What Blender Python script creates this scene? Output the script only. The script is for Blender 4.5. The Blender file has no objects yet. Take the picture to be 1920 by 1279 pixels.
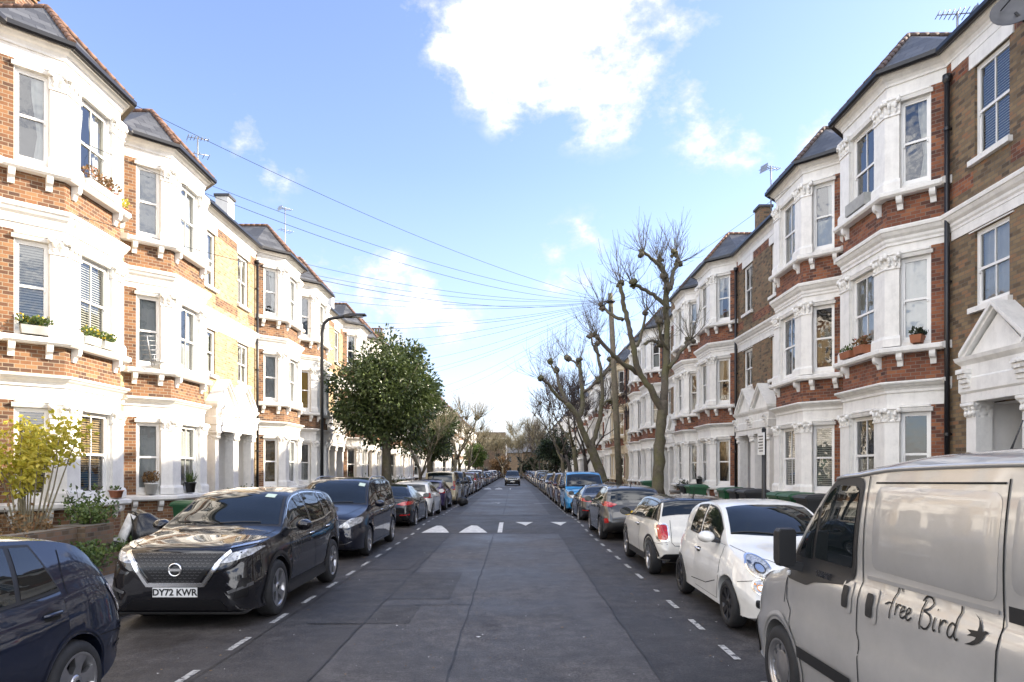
import bpy, bmesh, math, random
from math import sin, cos, pi, sqrt, radians as R, atan2
from mathutils import Vector, Matrix
from mathutils.bvhtree import BVHTree
rnd = random.Random(7)
SC = bpy.context.scene
COL = SC.collection
F = 1280.0; VX = 964.0; VY = 881.0; EYE = 1.9       # measured from the photograph

# ------------------------------------------------------------------ mesh builder
class MB:
    def __init__(s, flip=False):
        s.v = []; s.f = []; s.m = []; s.sm = []; s.flip = flip
    def V(s, p):
        s.v.append((p[0], -p[1], p[2]) if s.flip else (p[0], p[1], p[2])); return len(s.v) - 1
    def face(s, idx, mi=0, sm=False):
        s.f.append(tuple(reversed(idx)) if s.flip else tuple(idx)); s.m.append(mi); s.sm.append(sm)
    def poly(s, pts, mi=0, sm=False):
        s.face([s.V(p) for p in pts], mi, sm)
    def box(s, x0, x1, y0, y1, z0, z1, mi=0):
        a = [s.V(p) for p in ((x0,y0,z0),(x1,y0,z0),(x1,y1,z0),(x0,y1,z0),(x0,y0,z1),(x1,y0,z1),(x1,y1,z1),(x0,y1,z1))]
        for q in ((0,3,2,1),(4,5,6,7),(0,1,5,4),(1,2,6,5),(2,3,7,6),(3,0,4,7)): s.face([a[i] for i in q], mi)
    def bar(s, p, q, w, h, mi=0, up=(0,0,1)):
        p = Vector(p); q = Vector(q); d = (q-p).normalized(); u = Vector(up)
        if abs(d.dot(u)) > .98: u = Vector((1,0,0))
        x = d.cross(u).normalized()*w/2; y = x.cross(d).normalized()*h/2
        s.loft([[p-x-y, p+x-y, p+x+y, p-x+y], [q-x-y, q+x-y, q+x+y, q-x+y]], mi, True, True)
    def loft(s, rings, mi=0, closed=True, caps=True, sm=False):
        ids = [[s.V(p) for p in r] for r in rings]; n = len(ids[0])
        for a, b in zip(ids, ids[1:]):
            for i in range(n if closed else n-1):
                j = (i+1) % n; s.face((a[i], a[j], b[j], b[i]), mi, sm)
        if caps:
            s.face(list(reversed(ids[0])), mi); s.face(ids[-1], mi)
    def tube(s, pts, rad, n=6, mi=0, sm=True, caps=True):
        pts = [Vector(p) for p in pts]; rings = []; u = None
        for i, p in enumerate(pts):
            d = (pts[min(i+1, len(pts)-1)] - pts[max(i-1, 0)])
            if d.length < 1e-7: d = Vector((0,0,1))
            d.normalize()
            if u is None:
                u = d.cross(Vector((0,0,1)) if abs(d.z) < .9 else Vector((1,0,0))).normalized()
            else:
                u = (u - d*u.dot(d))
                if u.length < 1e-5: u = d.orthogonal()
                u.normalize()
            w = d.cross(u); r = rad[i] if isinstance(rad, (list, tuple)) else rad
            rings.append([p + (u*cos(2*pi*k/n) + w*sin(2*pi*k/n))*r for k in range(n)])
        s.loft(rings, mi, True, caps and n > 2, sm)
    def lathe(s, prof, n=20, mi=0, axis='z', o=(0,0,0), sm=True, closed=False):
        rings = []
        for k in range(n):
            a = 2*pi*k/n; r = []
            for (rad, h) in prof:
                if axis == 'z': p = (rad*cos(a), rad*sin(a), h)
                elif axis == 'y': p = (rad*cos(a), h, -rad*sin(a))
                else: p = (h, rad*cos(a), rad*sin(a))
                r.append((p[0]+o[0], p[1]+o[1], p[2]+o[2]))
            rings.append([s.V(p) for p in r])
        m = len(prof)
        for k in range(n):
            a = rings[k]; b = rings[(k+1) % n]
            for i in range(m if closed else m-1):
                j = (i+1) % m; s.face((a[i], b[i], b[j], a[j]), mi, sm)
    def ball(s, c, r, n=8, mi=0, sq=(1,1,1), jit=0, rg=None):
        m = max(4, n//2+1); rings = []
        for i in range(m+1):
            t = pi*i/m; row = []
            for k in range(n):
                a = 2*pi*k/n; q = r*(1 + (rg.uniform(-jit, jit) if jit else 0))
                row.append((c[0]+q*sq[0]*sin(t)*cos(a), c[1]+q*sq[1]*sin(t)*sin(a), c[2]-q*sq[2]*cos(t)))
            rings.append(row)
        s.loft(rings, mi, True, False, True)
    def sweep(s, path, prof, mi=0, caps=True, sm=False):
        """path in plan [(x,y)], profile [(outward,z)]; outward is to the right of travel"""
        n = len(path); rings = []
        for i in range(n):
            ns = []
            for a, b in ((i-1, i), (i, i+1)):
                if 0 <= a and b < n:
                    dx = path[b][0]-path[a][0]; dy = path[b][1]-path[a][1]; l = sqrt(dx*dx+dy*dy)
                    ns.append((dy/l, -dx/l))
            if len(ns) == 1: m = ns[0]; k = 1
            else:
                m = (ns[0][0]+ns[1][0], ns[0][1]+ns[1][1]); l = sqrt(m[0]**2+m[1]**2); m = (m[0]/l, m[1]/l)
                k = 1/max(.3, m[0]*ns[0][0]+m[1]*ns[0][1])
            rings.append([(path[i][0]+m[0]*k*o, path[i][1]+m[1]*k*o, z) for o, z in prof])
        s.loft(rings, mi, True, caps, sm)
    def prism(s, poly, vec, mi=0):
        v = Vector(vec); s.loft([[Vector(p) for p in poly], [Vector(p)+v for p in poly]], mi, True, True)
    def mesh(s, name, mats):
        me = bpy.data.meshes.new(name); me.from_pydata(s.v, [], s.f)
        for m in mats: me.materials.append(m)
        me.polygons.foreach_set('material_index', s.m); me.polygons.foreach_set('use_smooth', s.sm)
        me.update(); return me
    def build(s, name, mats, parent=None, loc=None, rz=None, **kw):
        return link(name, s.mesh(name, mats), parent, loc, rz, **kw)

def link(name, data, parent=None, loc=None, rz=None, label=None, cat=None, group=None, kind=None):
    o = bpy.data.objects.new(name, data); COL.objects.link(o)
    if parent is not None: o.parent = parent
    if loc is not None: o.location = loc
    if rz is not None: o.rotation_euler = (0, 0, rz)
    return tag(o, label, cat, group, kind)
def tag(o, label=None, cat=None, group=None, kind=None):
    if label: o['label'] = label
    if cat: o['category'] = cat
    if group: o['group'] = group
    if kind: o['kind'] = kind
    return o
def empty(name, loc=(0,0,0), rz=0, label=None, cat=None, group=None):
    o = link(name, None, None, loc, rz, label, cat, group); o.empty_display_size = .2; return o
def copy_tree(o, parent=None):
    c = o.copy(); COL.objects.link(c)
    if parent is not None:
        c.parent = parent; c.matrix_parent_inverse = o.matrix_parent_inverse
    for ch in list(KIDS.get(o.name, ())) or [x for x in o.children]: copy_tree(ch, c)
    return c
KIDS = {}
ORD = ['first','second','third','fourth','fifth','sixth','seventh','eighth','ninth','tenth','eleventh','twelfth','thirteenth','fourteenth','fifteenth','sixteenth','seventeenth','eighteenth','nineteenth','twentieth','twenty first','twenty second','twenty third','twenty fourth','twenty fifth','twenty sixth','twenty seventh','twenty eighth','twenty ninth','thirtieth']

# ------------------------------------------------------------------ materials
def NT(name):
    m = bpy.data.materials.new(name); m.use_nodes = True; t = m.node_tree
    return m, t, t.nodes['Principled BSDF'], t.nodes['Material Output']
def nd(t, typ, **kw):
    n = t.nodes.new(typ)
    for k, v in kw.items():
        if k in n.inputs.keys(): n.inputs[k].default_value = v
        else: setattr(n, k, v)
    return n
def mth(t, op, a, b=None, c=None):
    n = t.nodes.new('ShaderNodeMath'); n.operation = op
    for i, x in enumerate((a, b, c)):
        if x is None: continue
        if isinstance(x, (int, float)): n.inputs[i].default_value = x
        else: t.links.new(x, n.inputs[i])
    return n.outputs[0]
def mixc(t, fac, a, b, mode='MIX'):
    n = t.nodes.new('ShaderNodeMix'); n.data_type = 'RGBA'; n.blend_type = mode
    for i, x in ((0, fac), (6, a), (7, b)):
        if isinstance(x, (int, float)): n.inputs[i].default_value = x
        elif isinstance(x, tuple): n.inputs[i].default_value = (*x[:3], 1)
        else: t.links.new(x, n.inputs[i])
    return n.outputs[2]
def noise(t, vec, scale, detail=4, rough=.6):
    n = nd(t, 'ShaderNodeTexNoise'); n.inputs['Scale'].default_value = scale; n.inputs['Detail'].default_value = detail
    n.inputs['Roughness'].default_value = rough
    if vec is not None: t.links.new(vec, n.inputs['Vector'])
    return n.outputs['Fac']
def ramp(t, fac, stops):
    n = t.nodes.new('ShaderNodeValToRGB'); e = n.color_ramp.elements
    while len(e) < len(stops): e.new(.5)
    for i, (p, c) in enumerate(stops): e[i].position = p; e[i].color = (*c, 1) if isinstance(c, tuple) else (c, c, c, 1)
    t.links.new(fac, n.inputs['Fac']); return n.outputs['Color']
def bump(t, b, h, strength=.3, dist=.02):
    n = nd(t, 'ShaderNodeBump'); n.inputs['Strength'].default_value = strength; n.inputs['Distance'].default_value = dist
    t.links.new(h, n.inputs['Height']); t.links.new(n.outputs['Normal'], b.inputs['Normal']); return n
def objco(t): return nd(t, 'ShaderNodeTexCoord').outputs['Object']
def posco(t): return nd(t, 'ShaderNodeNewGeometry').outputs['Position']

def plain(name, col, rough=.5, metal=0, coat=0, spec=.5, var=0, vscale=4, bmp=0, bscale=30, alpha=None, emit=None):
    m, t, b, o = NT(name)
    b.inputs['Base Color'].default_value = (*col, 1); b.inputs['Roughness'].default_value = rough
    b.inputs['Metallic'].default_value = metal; b.inputs['Coat Weight'].default_value = coat
    b.inputs['Coat Roughness'].default_value = .03; b.inputs['Specular IOR Level'].default_value = spec
    if var:
        f = noise(t, objco(t), vscale, 6, .65)
        lo = tuple(max(0, c*(1-var)) for c in col); hi = tuple(min(1, c*(1+var)) for c in col)
        t.links.new(ramp(t, f, [(.3, lo), (.7, hi)]), b.inputs['Base Color'])
    if bmp: bump(t, b, noise(t, objco(t), bscale, 4), bmp, .01)
    if emit: b.inputs['Emission Color'].default_value = (*emit[0], 1); b.inputs['Emission Strength'].default_value = emit[1]
    return m

def paint(name, col, metal=.0, flake=0, rough=.35, dirt=.25):
    m, t, b, o = NT(name)
    f = noise(t, objco(t), 2.3, 6, .7)
    lo = tuple(c*(1-dirt*.4) for c in col); hi = tuple(min(1, c*(1+dirt*.25)+dirt*.01) for c in col)
    t.links.new(ramp(t, f, [(.3, lo), (.75, hi)]), b.inputs['Base Color'])
    b.inputs['Roughness'].default_value = rough; b.inputs['Metallic'].default_value = metal; b.inputs['Specular IOR Level'].default_value = .1
    b.inputs['Coat Weight'].default_value = 1; b.inputs['Coat Roughness'].default_value = .035; b.inputs['Coat IOR'].default_value = 1.6
    w = noise(t, objco(t), 3.1, 2); n = nd(t, 'ShaderNodeBump'); n.inputs['Strength'].default_value = .06; n.inputs['Distance'].default_value = .03
    t.links.new(w, n.inputs['Height']); t.links.new(n.outputs[0], b.inputs['Coat Normal'])
    return m

def brick(name, cols, mortar, dark=.0, soot=.25):
    """stretcher bond laid on any upright face: u runs along the face, v is height"""
    m, t, b, o = NT(name)
    tc = nd(t, 'ShaderNodeTexCoord'); p = nd(t, 'ShaderNodeSeparateXYZ'); n = nd(t, 'ShaderNodeSeparateXYZ')
    t.links.new(tc.outputs['Object'], p.inputs[0]); t.links.new(tc.outputs['Normal'], n.inputs[0])
    u = mth(t, 'SUBTRACT', mth(t, 'MULTIPLY', p.outputs[1], n.outputs[0]), mth(t, 'MULTIPLY', p.outputs[0], n.outputs[1]))
    cb = nd(t, 'ShaderNodeCombineXYZ'); t.links.new(u, cb.inputs[0]); t.links.new(p.outputs[2], cb.inputs[1])
    bt = nd(t, 'ShaderNodeTexBrick'); t.links.new(cb.outputs[0], bt.inputs['Vector'])
    bt.inputs['Scale'].default_value = 1; bt.inputs['Brick Width'].default_value = .18; bt.inputs['Row Height'].default_value = .075
    bt.inputs['Mortar Size'].default_value = .007; bt.inputs['Mortar Smooth'].default_value = .2; bt.offset = .5
    bt.inputs['Color1'].default_value = (0,0,0,1); bt.inputs['Color2'].default_value = (1,1,1,1); bt.inputs['Mortar'].default_value = (.5,.5,.5,1)
    fine = noise(t, cb.outputs[0], 9, 5, .7)
    mix = mth(t, 'ADD', mth(t, 'MULTIPLY', bt.outputs['Color'], .75), mth(t, 'MULTIPLY', fine, .35))
    c = ramp(t, mix, [(.12, cols[0]), (.4, cols[1]), (.68, cols[2]), (.95, cols[3])])
    c = mixc(t, bt.outputs['Fac'], c, mortar)
    st = noise(t, tc.outputs['Object'], .9, 6, .65)
    sf = nd(t, 'ShaderNodeMapRange'); t.links.new(st, sf.inputs[0]); sf.inputs[1].default_value = .45; sf.inputs[2].default_value = .75
    sf.inputs[3].default_value = 0; sf.inputs[4].default_value = soot
    c = mixc(t, sf.outputs[0], c, (.03,.025,.02))
    t.links.new(c, b.inputs['Base Color']); b.inputs['Roughness'].default_value = .85
    inv = mth(t, 'SUBTRACT', mth(t, 'ADD', 1, mth(t, 'MULTIPLY', fine, .4)), bt.outputs['Fac'])
    bump(t, b, inv, .5, .008)
    return m

def stucco(name, col, dirt=.3):
    m, t, b, o = NT(name); co = objco(t)
    mp = nd(t, 'ShaderNodeMapping'); mp.inputs['Scale'].default_value = (3, 3, .35); t.links.new(co, mp.inputs[0])
    f = mth(t, 'MULTIPLY', noise(t, mp.outputs[0], 1.6, 6, .7), noise(t, co, 5, 5, .7))
    d = nd(t, 'ShaderNodeMapRange'); t.links.new(f, d.inputs[0]); d.inputs[1].default_value = .19; d.inputs[2].default_value = .36; d.inputs[3].default_value = 0; d.inputs[4].default_value = dirt
    t.links.new(mixc(t, d.outputs[0], col, tuple(c*.5 for c in col)), b.inputs['Base Color'])
    b.inputs['Roughness'].default_value = .55; bump(t, b, noise(t, co, 25, 4), .12, .01)
    return m
def carved(name, col):
    m, t, b, o = NT(name); co = objco(t)
    v = nd(t, 'ShaderNodeTexVoronoi'); v.feature = 'SMOOTH_F1'; v.inputs['Scale'].default_value = 13; t.links.new(co, v.inputs['Vector'])
    b.inputs['Base Color'].default_value = (*col, 1); b.inputs['Roughness'].default_value = .6
    bump(t, b, v.outputs['Distance'], 1, .035); return m
def slate(name, col, pitch=.2):
    m, t, b, o = NT(name); tc = nd(t, 'ShaderNodeTexCoord'); p = nd(t, 'ShaderNodeSeparateXYZ'); n = nd(t, 'ShaderNodeSeparateXYZ')
    t.links.new(tc.outputs['Object'], p.inputs[0]); t.links.new(tc.outputs['Normal'], n.inputs[0])
    u = mth(t, 'SUBTRACT', mth(t, 'MULTIPLY', p.outputs[1], n.outputs[0]), mth(t, 'MULTIPLY', p.outputs[0], n.outputs[1]))
    cb = nd(t, 'ShaderNodeCombineXYZ'); t.links.new(mth(t, 'MULTIPLY', u, 1.25), cb.inputs[0]); t.links.new(p.outputs[2], cb.inputs[1])
    bt = nd(t, 'ShaderNodeTexBrick'); t.links.new(cb.outputs[0], bt.inputs['Vector']); bt.offset = .5
    bt.inputs['Scale'].default_value = 1; bt.inputs['Brick Width'].default_value = .3; bt.inputs['Row Height'].default_value = pitch
    bt.inputs['Mortar Size'].default_value = .006; bt.inputs['Color1'].default_value = (0,0,0,1); bt.inputs['Color2'].default_value = (1,1,1,1)
    f = mth(t, 'ADD', mth(t, 'MULTIPLY', bt.outputs['Color'], .7), mth(t, 'MULTIPLY', noise(t, tc.outputs['Object'], 6, 5), .4))
    c = ramp(t, f, [(.1, tuple(x*.55 for x in col)), (.5, col), (.95, tuple(x*1.5 for x in col))])
    c = mixc(t, bt.outputs['Fac'], c, tuple(x*.35 for x in col))
    t.links.new(c, b.inputs['Base Color']); b.inputs['Roughness'].default_value = .5
    bump(t, b, mth(t, 'SUBTRACT', 1, bt.outputs['Fac']), .6, .01); return m
def window_glass(name, refl=1.0):
    m, t, b, o = NT(name); t.nodes.remove(b)
    fr = nd(t, 'ShaderNodeFresnel'); fr.inputs[0].default_value = 1.6
    tr = nd(t, 'ShaderNodeBsdfTransparent'); tr.inputs[0].default_value = (.82,.86,.86,1)
    gl = nd(t, 'ShaderNodeBsdfGlossy'); gl.inputs['Roughness'].default_value = .0; gl.inputs[0].default_value = (1,1,1,1)
    n = nd(t, 'ShaderNodeBump'); n.inputs['Strength'].default_value = .1; n.inputs['Distance'].default_value = .05
    t.links.new(noise(t, posco(t), 2.2, 2), n.inputs['Height']); t.links.new(n.outputs[0], gl.inputs['Normal']); t.links.new(n.outputs[0], fr.inputs['Normal'])
    mx = nd(t, 'ShaderNodeMixShader'); f = mth(t, 'MINIMUM', mth(t, 'ADD', mth(t, 'MULTIPLY', fr.outputs[0], 1.35*refl), .05), 1)
    t.links.new(f, mx.inputs[0]); t.links.new(tr.outputs[0], mx.inputs[1]); t.links.new(gl.outputs[0], mx.inputs[2])
    t.links.new(mx.outputs[0], o.inputs[0]); return m
def leafmat(name, c0, c1, rough=.45, trans=.25):
    m, t, b, o = NT(name); g = nd(t, 'ShaderNodeNewGeometry'); 
    c = ramp(t, g.outputs['Random Per Island'], [(0, c0), (1, c1)])
    t.links.new(c, b.inputs['Base Color']); b.inputs['Roughness'].default_value = rough
    tl = nd(t, 'ShaderNodeBsdfTranslucent'); t.links.new(c, tl.inputs[0]); mx = nd(t, 'ShaderNodeMixShader'); mx.inputs[0].default_value = trans
    t.links.new(b.outputs[0], mx.inputs[1]); t.links.new(tl.outputs[0], mx.inputs[2]); t.links.new(mx.outputs[0], o.inputs[0]); return m
def bark(name, c, moss=None, amt=.5):
    m, t, b, o = NT(name); co = objco(t)
    f = noise(t, co, 7, 6, .7); col = ramp(t, f, [(.3, tuple(x*.55 for x in c)), (.7, tuple(x*1.3 for x in c))])
    if moss:
        g = nd(t, 'ShaderNodeMapRange'); t.links.new(noise(t, co, 1.6, 5), g.inputs[0]); g.inputs[1].default_value = .42; g.inputs[2].default_value = .62; g.inputs[3].default_value = 0; g.inputs[4].default_value = amt
        col = mixc(t, g.outputs[0], col, moss)
    t.links.new(col, b.inputs['Base Color']); b.inputs['Roughness'].default_value = .85; bump(t, b, noise(t, co, 22, 5), .5, .02); return m

M = {}
M['white'] = stucco('white_stucco', (.8,.78,.73)); M['white2'] = plain('white_woodwork', (.8,.79,.76), .35)
M['carved'] = carved('carved_stucco', (.78,.76,.71)); M['cream'] = stucco('cream_stucco', (.62,.52,.36))
M['porch'] = stucco('porch_render', (.82,.80,.76), .15)
M['red'] = brick('red_brick', [(.05,.028,.02), (.145,.064,.03), (.22,.10,.042), (.28,.15,.068)], (.29,.24,.17))
M['red_dull'] = brick('dull_red_brick', [(.05,.024,.02), (.155,.052,.027), (.24,.08,.036), (.30,.12,.052)], (.18,.14,.11), soot=.35)
M['stock'] = brick('yellow_stock_brick', [(.19,.125,.06), (.31,.215,.105), (.37,.27,.145), (.42,.33,.195)], (.38,.32,.23), soot=.15)
M['brown'] = brick('brown_stock_brick', [(.06,.042,.028), (.16,.11,.06), (.23,.16,.085), (.24,.12,.06)], (.13,.11,.085), soot=.35)
M['oldbrick'] = brick('old_garden_brick', [(.05,.035,.02), (.14,.09,.05), (.21,.14,.085), (.2,.1,.06)], (.16,.14,.11), soot=.5)
M['slate'] = slate('grey_slate', (.068,.070,.073)); M['terracotta'] = plain('terracotta', (.17,.09,.055), .7, var=.3, vscale=6)
M['lead'] = plain('lead_flashing', (.05,.05,.055), .55, var=.3); M['gutter'] = plain('black_gutter', (.012,.012,.014), .35)
M['ridge_dark'] = plain('dark_ridge_tile', (.09,.06,.05), .75, var=.35, vscale=6)
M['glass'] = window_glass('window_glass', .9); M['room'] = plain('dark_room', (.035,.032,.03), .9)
M['cloth'] = plain('curtain_cloth', (.62,.6,.56), .9, var=.1); M['net'] = plain('net_curtain', (.55,.55,.54), .9, var=.08)
M['ochre_cloth'] = plain('ochre_curtain', (.8,.48,.14), .9); M['greyblue'] = plain('grey_curtain', (.22,.24,.28), .9, var=.15)
M['blind'] = plain('blind_slats', (.6,.57,.5), .6); M['wood_blind'] = plain('wooden_blind_slats', (.42,.29,.15), .6)
M['tile'] = plain('porch_tile', (.2,.12,.09), .5, var=.4, vscale=20)
for n, c in (('door_black', (.02,.02,.025)), ('door_green', (.03,.08,.05)), ('door_blue', (.03,.06,.14)), ('door_red', (.25,.03,.03))):
    M[n] = plain(n + '_paint', c, .25, coat=.5)
M['brass'] = plain('brass', (.6,.42,.15), .3, 1); M['steel'] = plain('galvanised_steel', (.35,.36,.37), .45, .8)
M['tyre'] = plain('tyre_rubber', (.018,.018,.019), .75, var=.3, vscale=12, bmp=.2, bscale=60)
M['alloy'] = plain('alloy_wheel', (.45,.45,.46), .3, .85, var=.15, vscale=9); M['dark_alloy'] = plain('dark_alloy_wheel', (.03,.03,.032), .35, .5)
M['black_plastic'] = plain('black_plastic', (.016,.016,.017), .5); M['well'] = plain('wheel_well', (.006,.006,.006), .9)
M['seam'] = plain('panel_gap', (.004,.004,.004), .9); M['chrome'] = plain('chrome', (.82,.82,.82), .2, 1)
M['car_glass'] = plain('car_glass', (.008,.011,.012), .015, 0, 0, .75)
M['lens'] = plain('headlamp_lens', (.42,.43,.44), .12, .3, .35, var=.7, vscale=26); M['lens_dark'] = plain('smoked_headlamp', (.05,.052,.058), .04, .6, 1, var=.9, vscale=30)
M['tail'] = plain('tail_lamp', (.42,.012,.012), .08, 0, 1, var=.4, vscale=25); M['amber'] = plain('amber_lens', (.7,.25,.03), .1, 0, 1)
M['grille'] = plain('grille_black', (.006,.006,.007), .3); M['plate_w'] = plain('white_plate', (.72,.72,.7), .3)
M['plate_y'] = plain('yellow_plate', (.75,.5,.03), .3); M['ink'] = plain('black_lettering', (.008,.008,.008), .5); M['sticker'] = plain('pale_sticker', (.55,.65,.55), .5)
# ------------------------------------------------------------------ terraced houses
# local axes of a house: x outward from the main wall, y along the street from the party wall, z up
SILL = [1.25, 4.43, 7.67]; CAPB = [2.90, 6.07, 9.25]; CAPT = [3.2, 6.41, 9.63]; CORB = [3.53, 6.6, 9.93]; CORT = [3.72, 6.92, 10.14]
A0 = (0, .375); A1 = (.78, 1.125); A2 = (.78, 3.025); A3 = (0, 3.775); HW = 6.4
BAY = [A0, A1, A2, A3]
def lerp2(a, b, d):
    l = sqrt((b[0]-a[0])**2 + (b[1]-a[1])**2); k = d/l
    return (a[0]+(b[0]-a[0])*k, a[1]+(b[1]-a[1])*k)
def facet(mb, a, b, z0, z1, holes=(), depth=.22, mi=0, rmi=None):
    """upright wall facet from a to b in plan with rectangular holes (t0,t1,z0,z1) and reveals going inward"""
    L = sqrt((b[0]-a[0])**2 + (b[1]-a[1])**2); nx, ny = (b[1]-a[1])/L, -(b[0]-a[0])/L
    P = lambda t, z, i=0: (a[0]+(b[0]-a[0])*t/L - nx*i, a[1]+(b[1]-a[1])*t/L - ny*i, z)
    ts = sorted({0, L} | {x for h in holes for x in h[:2]}); zs = sorted({z0, z1} | {x for h in holes for x in h[2:4]})
    for t0, t1 in zip(ts, ts[1:]):
        for y0, y1 in zip(zs, zs[1:]):
            if any(h[0] <= t0+1e-6 and h[1] >= t1-1e-6 and h[2] <= y0+1e-6 and h[3] >= y1-1e-6 for h in holes): continue
            mb.poly([P(t0,y0), P(t1,y0), P(t1,y1), P(t0,y1)], mi)
    r = mi if rmi is None else rmi
    for t0, t1, y0, y1 in [h[:4] for h in holes]:
        d = depth
        mb.poly([P(t0,y0), P(t0,y0,d), P(t1,y0,d), P(t1,y0)], r); mb.poly([P(t0,y1), P(t1,y1), P(t1,y1,d), P(t0,y1,d)], r)
        mb.poly([P(t0,y0), P(t0,y1), P(t0,y1,d), P(t0,y0,d)], r); mb.poly([P(t1,y0), P(t1,y0,d), P(t1,y1,d), P(t1,y1)], r)
WIN = {}
def win_meshes(w, h, bars):
    """sash window: frame in x outward, y along, z up from the sill, 12 cm inside the wall face"""
    k = (w, h, bars)
    if k in WIN: return WIN[k]
    b = MB(); x0, x1 = -.15, -.05; e = .002; fw = .038; st = .036
    b.box(x0, x1, -w/2+e, -w/2+fw, e, h-e); b.box(x0, x1, w/2-fw, w/2-e, e, h-e)
    b.box(x0, x1, -w/2+fw, w/2-fw, e, .05); b.box(x0, x1, -w/2+fw, w/2-fw, h-.05, h-e)
    hm = h*.5
    b.box(-.125, -.07, -w/2+fw, w/2-fw, hm-.024, hm+.024)
    for sgn in (-1, 1):
        lo, hi = sorted((sgn*(w/2-fw), sgn*(w/2-fw-st))); b.box(-.122, -.08, lo, hi, .05, hm-.024); b.box(-.105, -.06, lo, hi, hm+.024, h-.05)
        b.box(-.078, -.052, *sorted((sgn*(w/2-fw-.004), sgn*(w/2-fw-.034))), hm-.075, hm-.024)     # sash horns
    b.box(-.12, -.082, -w/2+fw+st, w/2-fw-st, .05, .11); b.box(-.103, -.062, -w/2+fw+st, w/2-fw-st, h-.085, h-.05)
    if bars: b.box(-.113, -.084, -.011, .011, .11, hm-.024); b.box(-.098, -.067, -.011, .011, hm+.024, h-.085)
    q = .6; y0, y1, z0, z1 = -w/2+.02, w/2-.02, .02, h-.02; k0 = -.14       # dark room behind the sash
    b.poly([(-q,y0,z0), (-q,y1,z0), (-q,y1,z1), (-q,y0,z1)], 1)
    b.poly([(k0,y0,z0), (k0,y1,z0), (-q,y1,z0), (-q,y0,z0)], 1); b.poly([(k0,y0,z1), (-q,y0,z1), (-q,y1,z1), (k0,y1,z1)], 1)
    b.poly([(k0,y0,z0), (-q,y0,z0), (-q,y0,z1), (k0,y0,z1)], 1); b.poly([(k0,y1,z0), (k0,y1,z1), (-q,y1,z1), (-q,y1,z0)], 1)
    fr = b.mesh('window', [M['white2'], M['room']])
    g = MB(); gy = w/2-fw-st+.01; g.poly([(-.102,-gy,.1), (-.102,gy,.1), (-.102,gy,hm), (-.102,-gy,hm)]); g.poly([(-.084,-gy,hm), (-.084,gy,hm), (-.084,gy,h-.07), (-.084,-gy,h-.07)])
    gl = g.mesh('pane', [M['glass']])
    cv = {}
    def drape(y0, y1, z0, z1, amp, mat, pinch=0):
        d = MB(); n = max(10, int((y1-y0)/.022)); rows = []; ph = rnd.uniform(0, 6)
        for j in range(7):
            v = j/6; row = []
            for i in range(n+1):
                u = i/n; y = y0 + (y1-y0)*u
                if pinch: y = y0 + (y1-y0)*u*(1-pinch*max(0, 1-abs(v-.35)/.45)) if pinch > 0 else y1 - (y1-y0)*(1-u)*(1+pinch*max(0, 1-abs(v-.35)/.45))
                row.append((-.175+amp*sin(u*n*.9+sin(v*3)+ph)*(.6+.4*sin(u*7)), y, z0+(z1-z0)*v))
            rows.append(row)
        d.loft(rows, 0, False, False, True); return d
    hw = w/2-.03
    def join(a, b2):
        o = len(a.v); a.v += b2.v; a.f += [tuple(i+o for i in f) for f in b2.f]; a.m += b2.m; a.sm += b2.sm; return a
    cv['net'] = drape(-hw, hw, .04, h-.05, .018, 0).mesh('curtain', [M['net']])
    cv['pair'] = join(drape(-hw, -hw+w*.36, .04, h-.05, .025, 0, .35), drape(hw-w*.36, hw, .04, h-.05, .025, 0, -.35)).mesh('curtain', [M['cloth']])
    cv['one'] = drape(hw-w*.42, hw, .04, h-.05, .028, 0, -.45).mesh('curtain', [M['cloth']])
    cv['grey'] = drape(-hw, hw, .04, h-.05, .025, 0).mesh('curtain', [M['greyblue']])
    cv['halfnet'] = join(drape(-hw, hw, .04, h*.46, .016, 0), drape(hw-w*.3, hw, h*.46, h-.05, .02, 0)).mesh('curtain', [M['net']])
    cv['ochre'] = drape(-hw, hw, .04, h-.05, .02, 0).mesh('curtain', [M['ochre_cloth']])
    for nm, ma, lo in (('blind', 'blind', .05), ('woodblind', 'wood_blind', .05), ('halfblind', 'blind', h*.45)):
        d = MB(); z = lo
        while z < h-.07:
            d.poly([(-.14,-hw,z), (-.14,hw,z), (-.17,hw,z+.034), (-.17,-hw,z+.034)]); z += .05
        cv[nm] = d.mesh('blind', [M[ma]])
    d = MB()
    for sg in (-1, 1):
        c0, c1 = sorted((sg*.01, sg*hw)); d.box(-.19, -.16, c0, c0+.04, .04, h*.5); d.box(-.19, -.16, c1-.04, c1, .04, h*.5)
        z = .07
        while z < h*.5-.04: d.poly([(-.185,c0+.04,z), (-.185,c1-.04,z), (-.165,c1-.04,z+.03), (-.165,c0+.04,z+.03)]); z += .05
        d.box(-.19, -.16, c0+.04, c1-.04, h*.5-.04, h*.5)
    cv['shutter'] = d.mesh('shutter', [M['white2']])
    WIN[k] = (fr, gl, cv); return WIN[k]
def put_window(parent, flip, x, y, z, ang, w, h, bars, dress):
    fr, gl, cv = win_meshes(w, h, bars); s = -1 if flip else 1
    o = link('window', fr, parent, (x, s*y, z), s*ang)
    link('pane', gl, o)
    if dress: link(cv[dress].name.split('.')[0], cv[dress], o)
    return o
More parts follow.
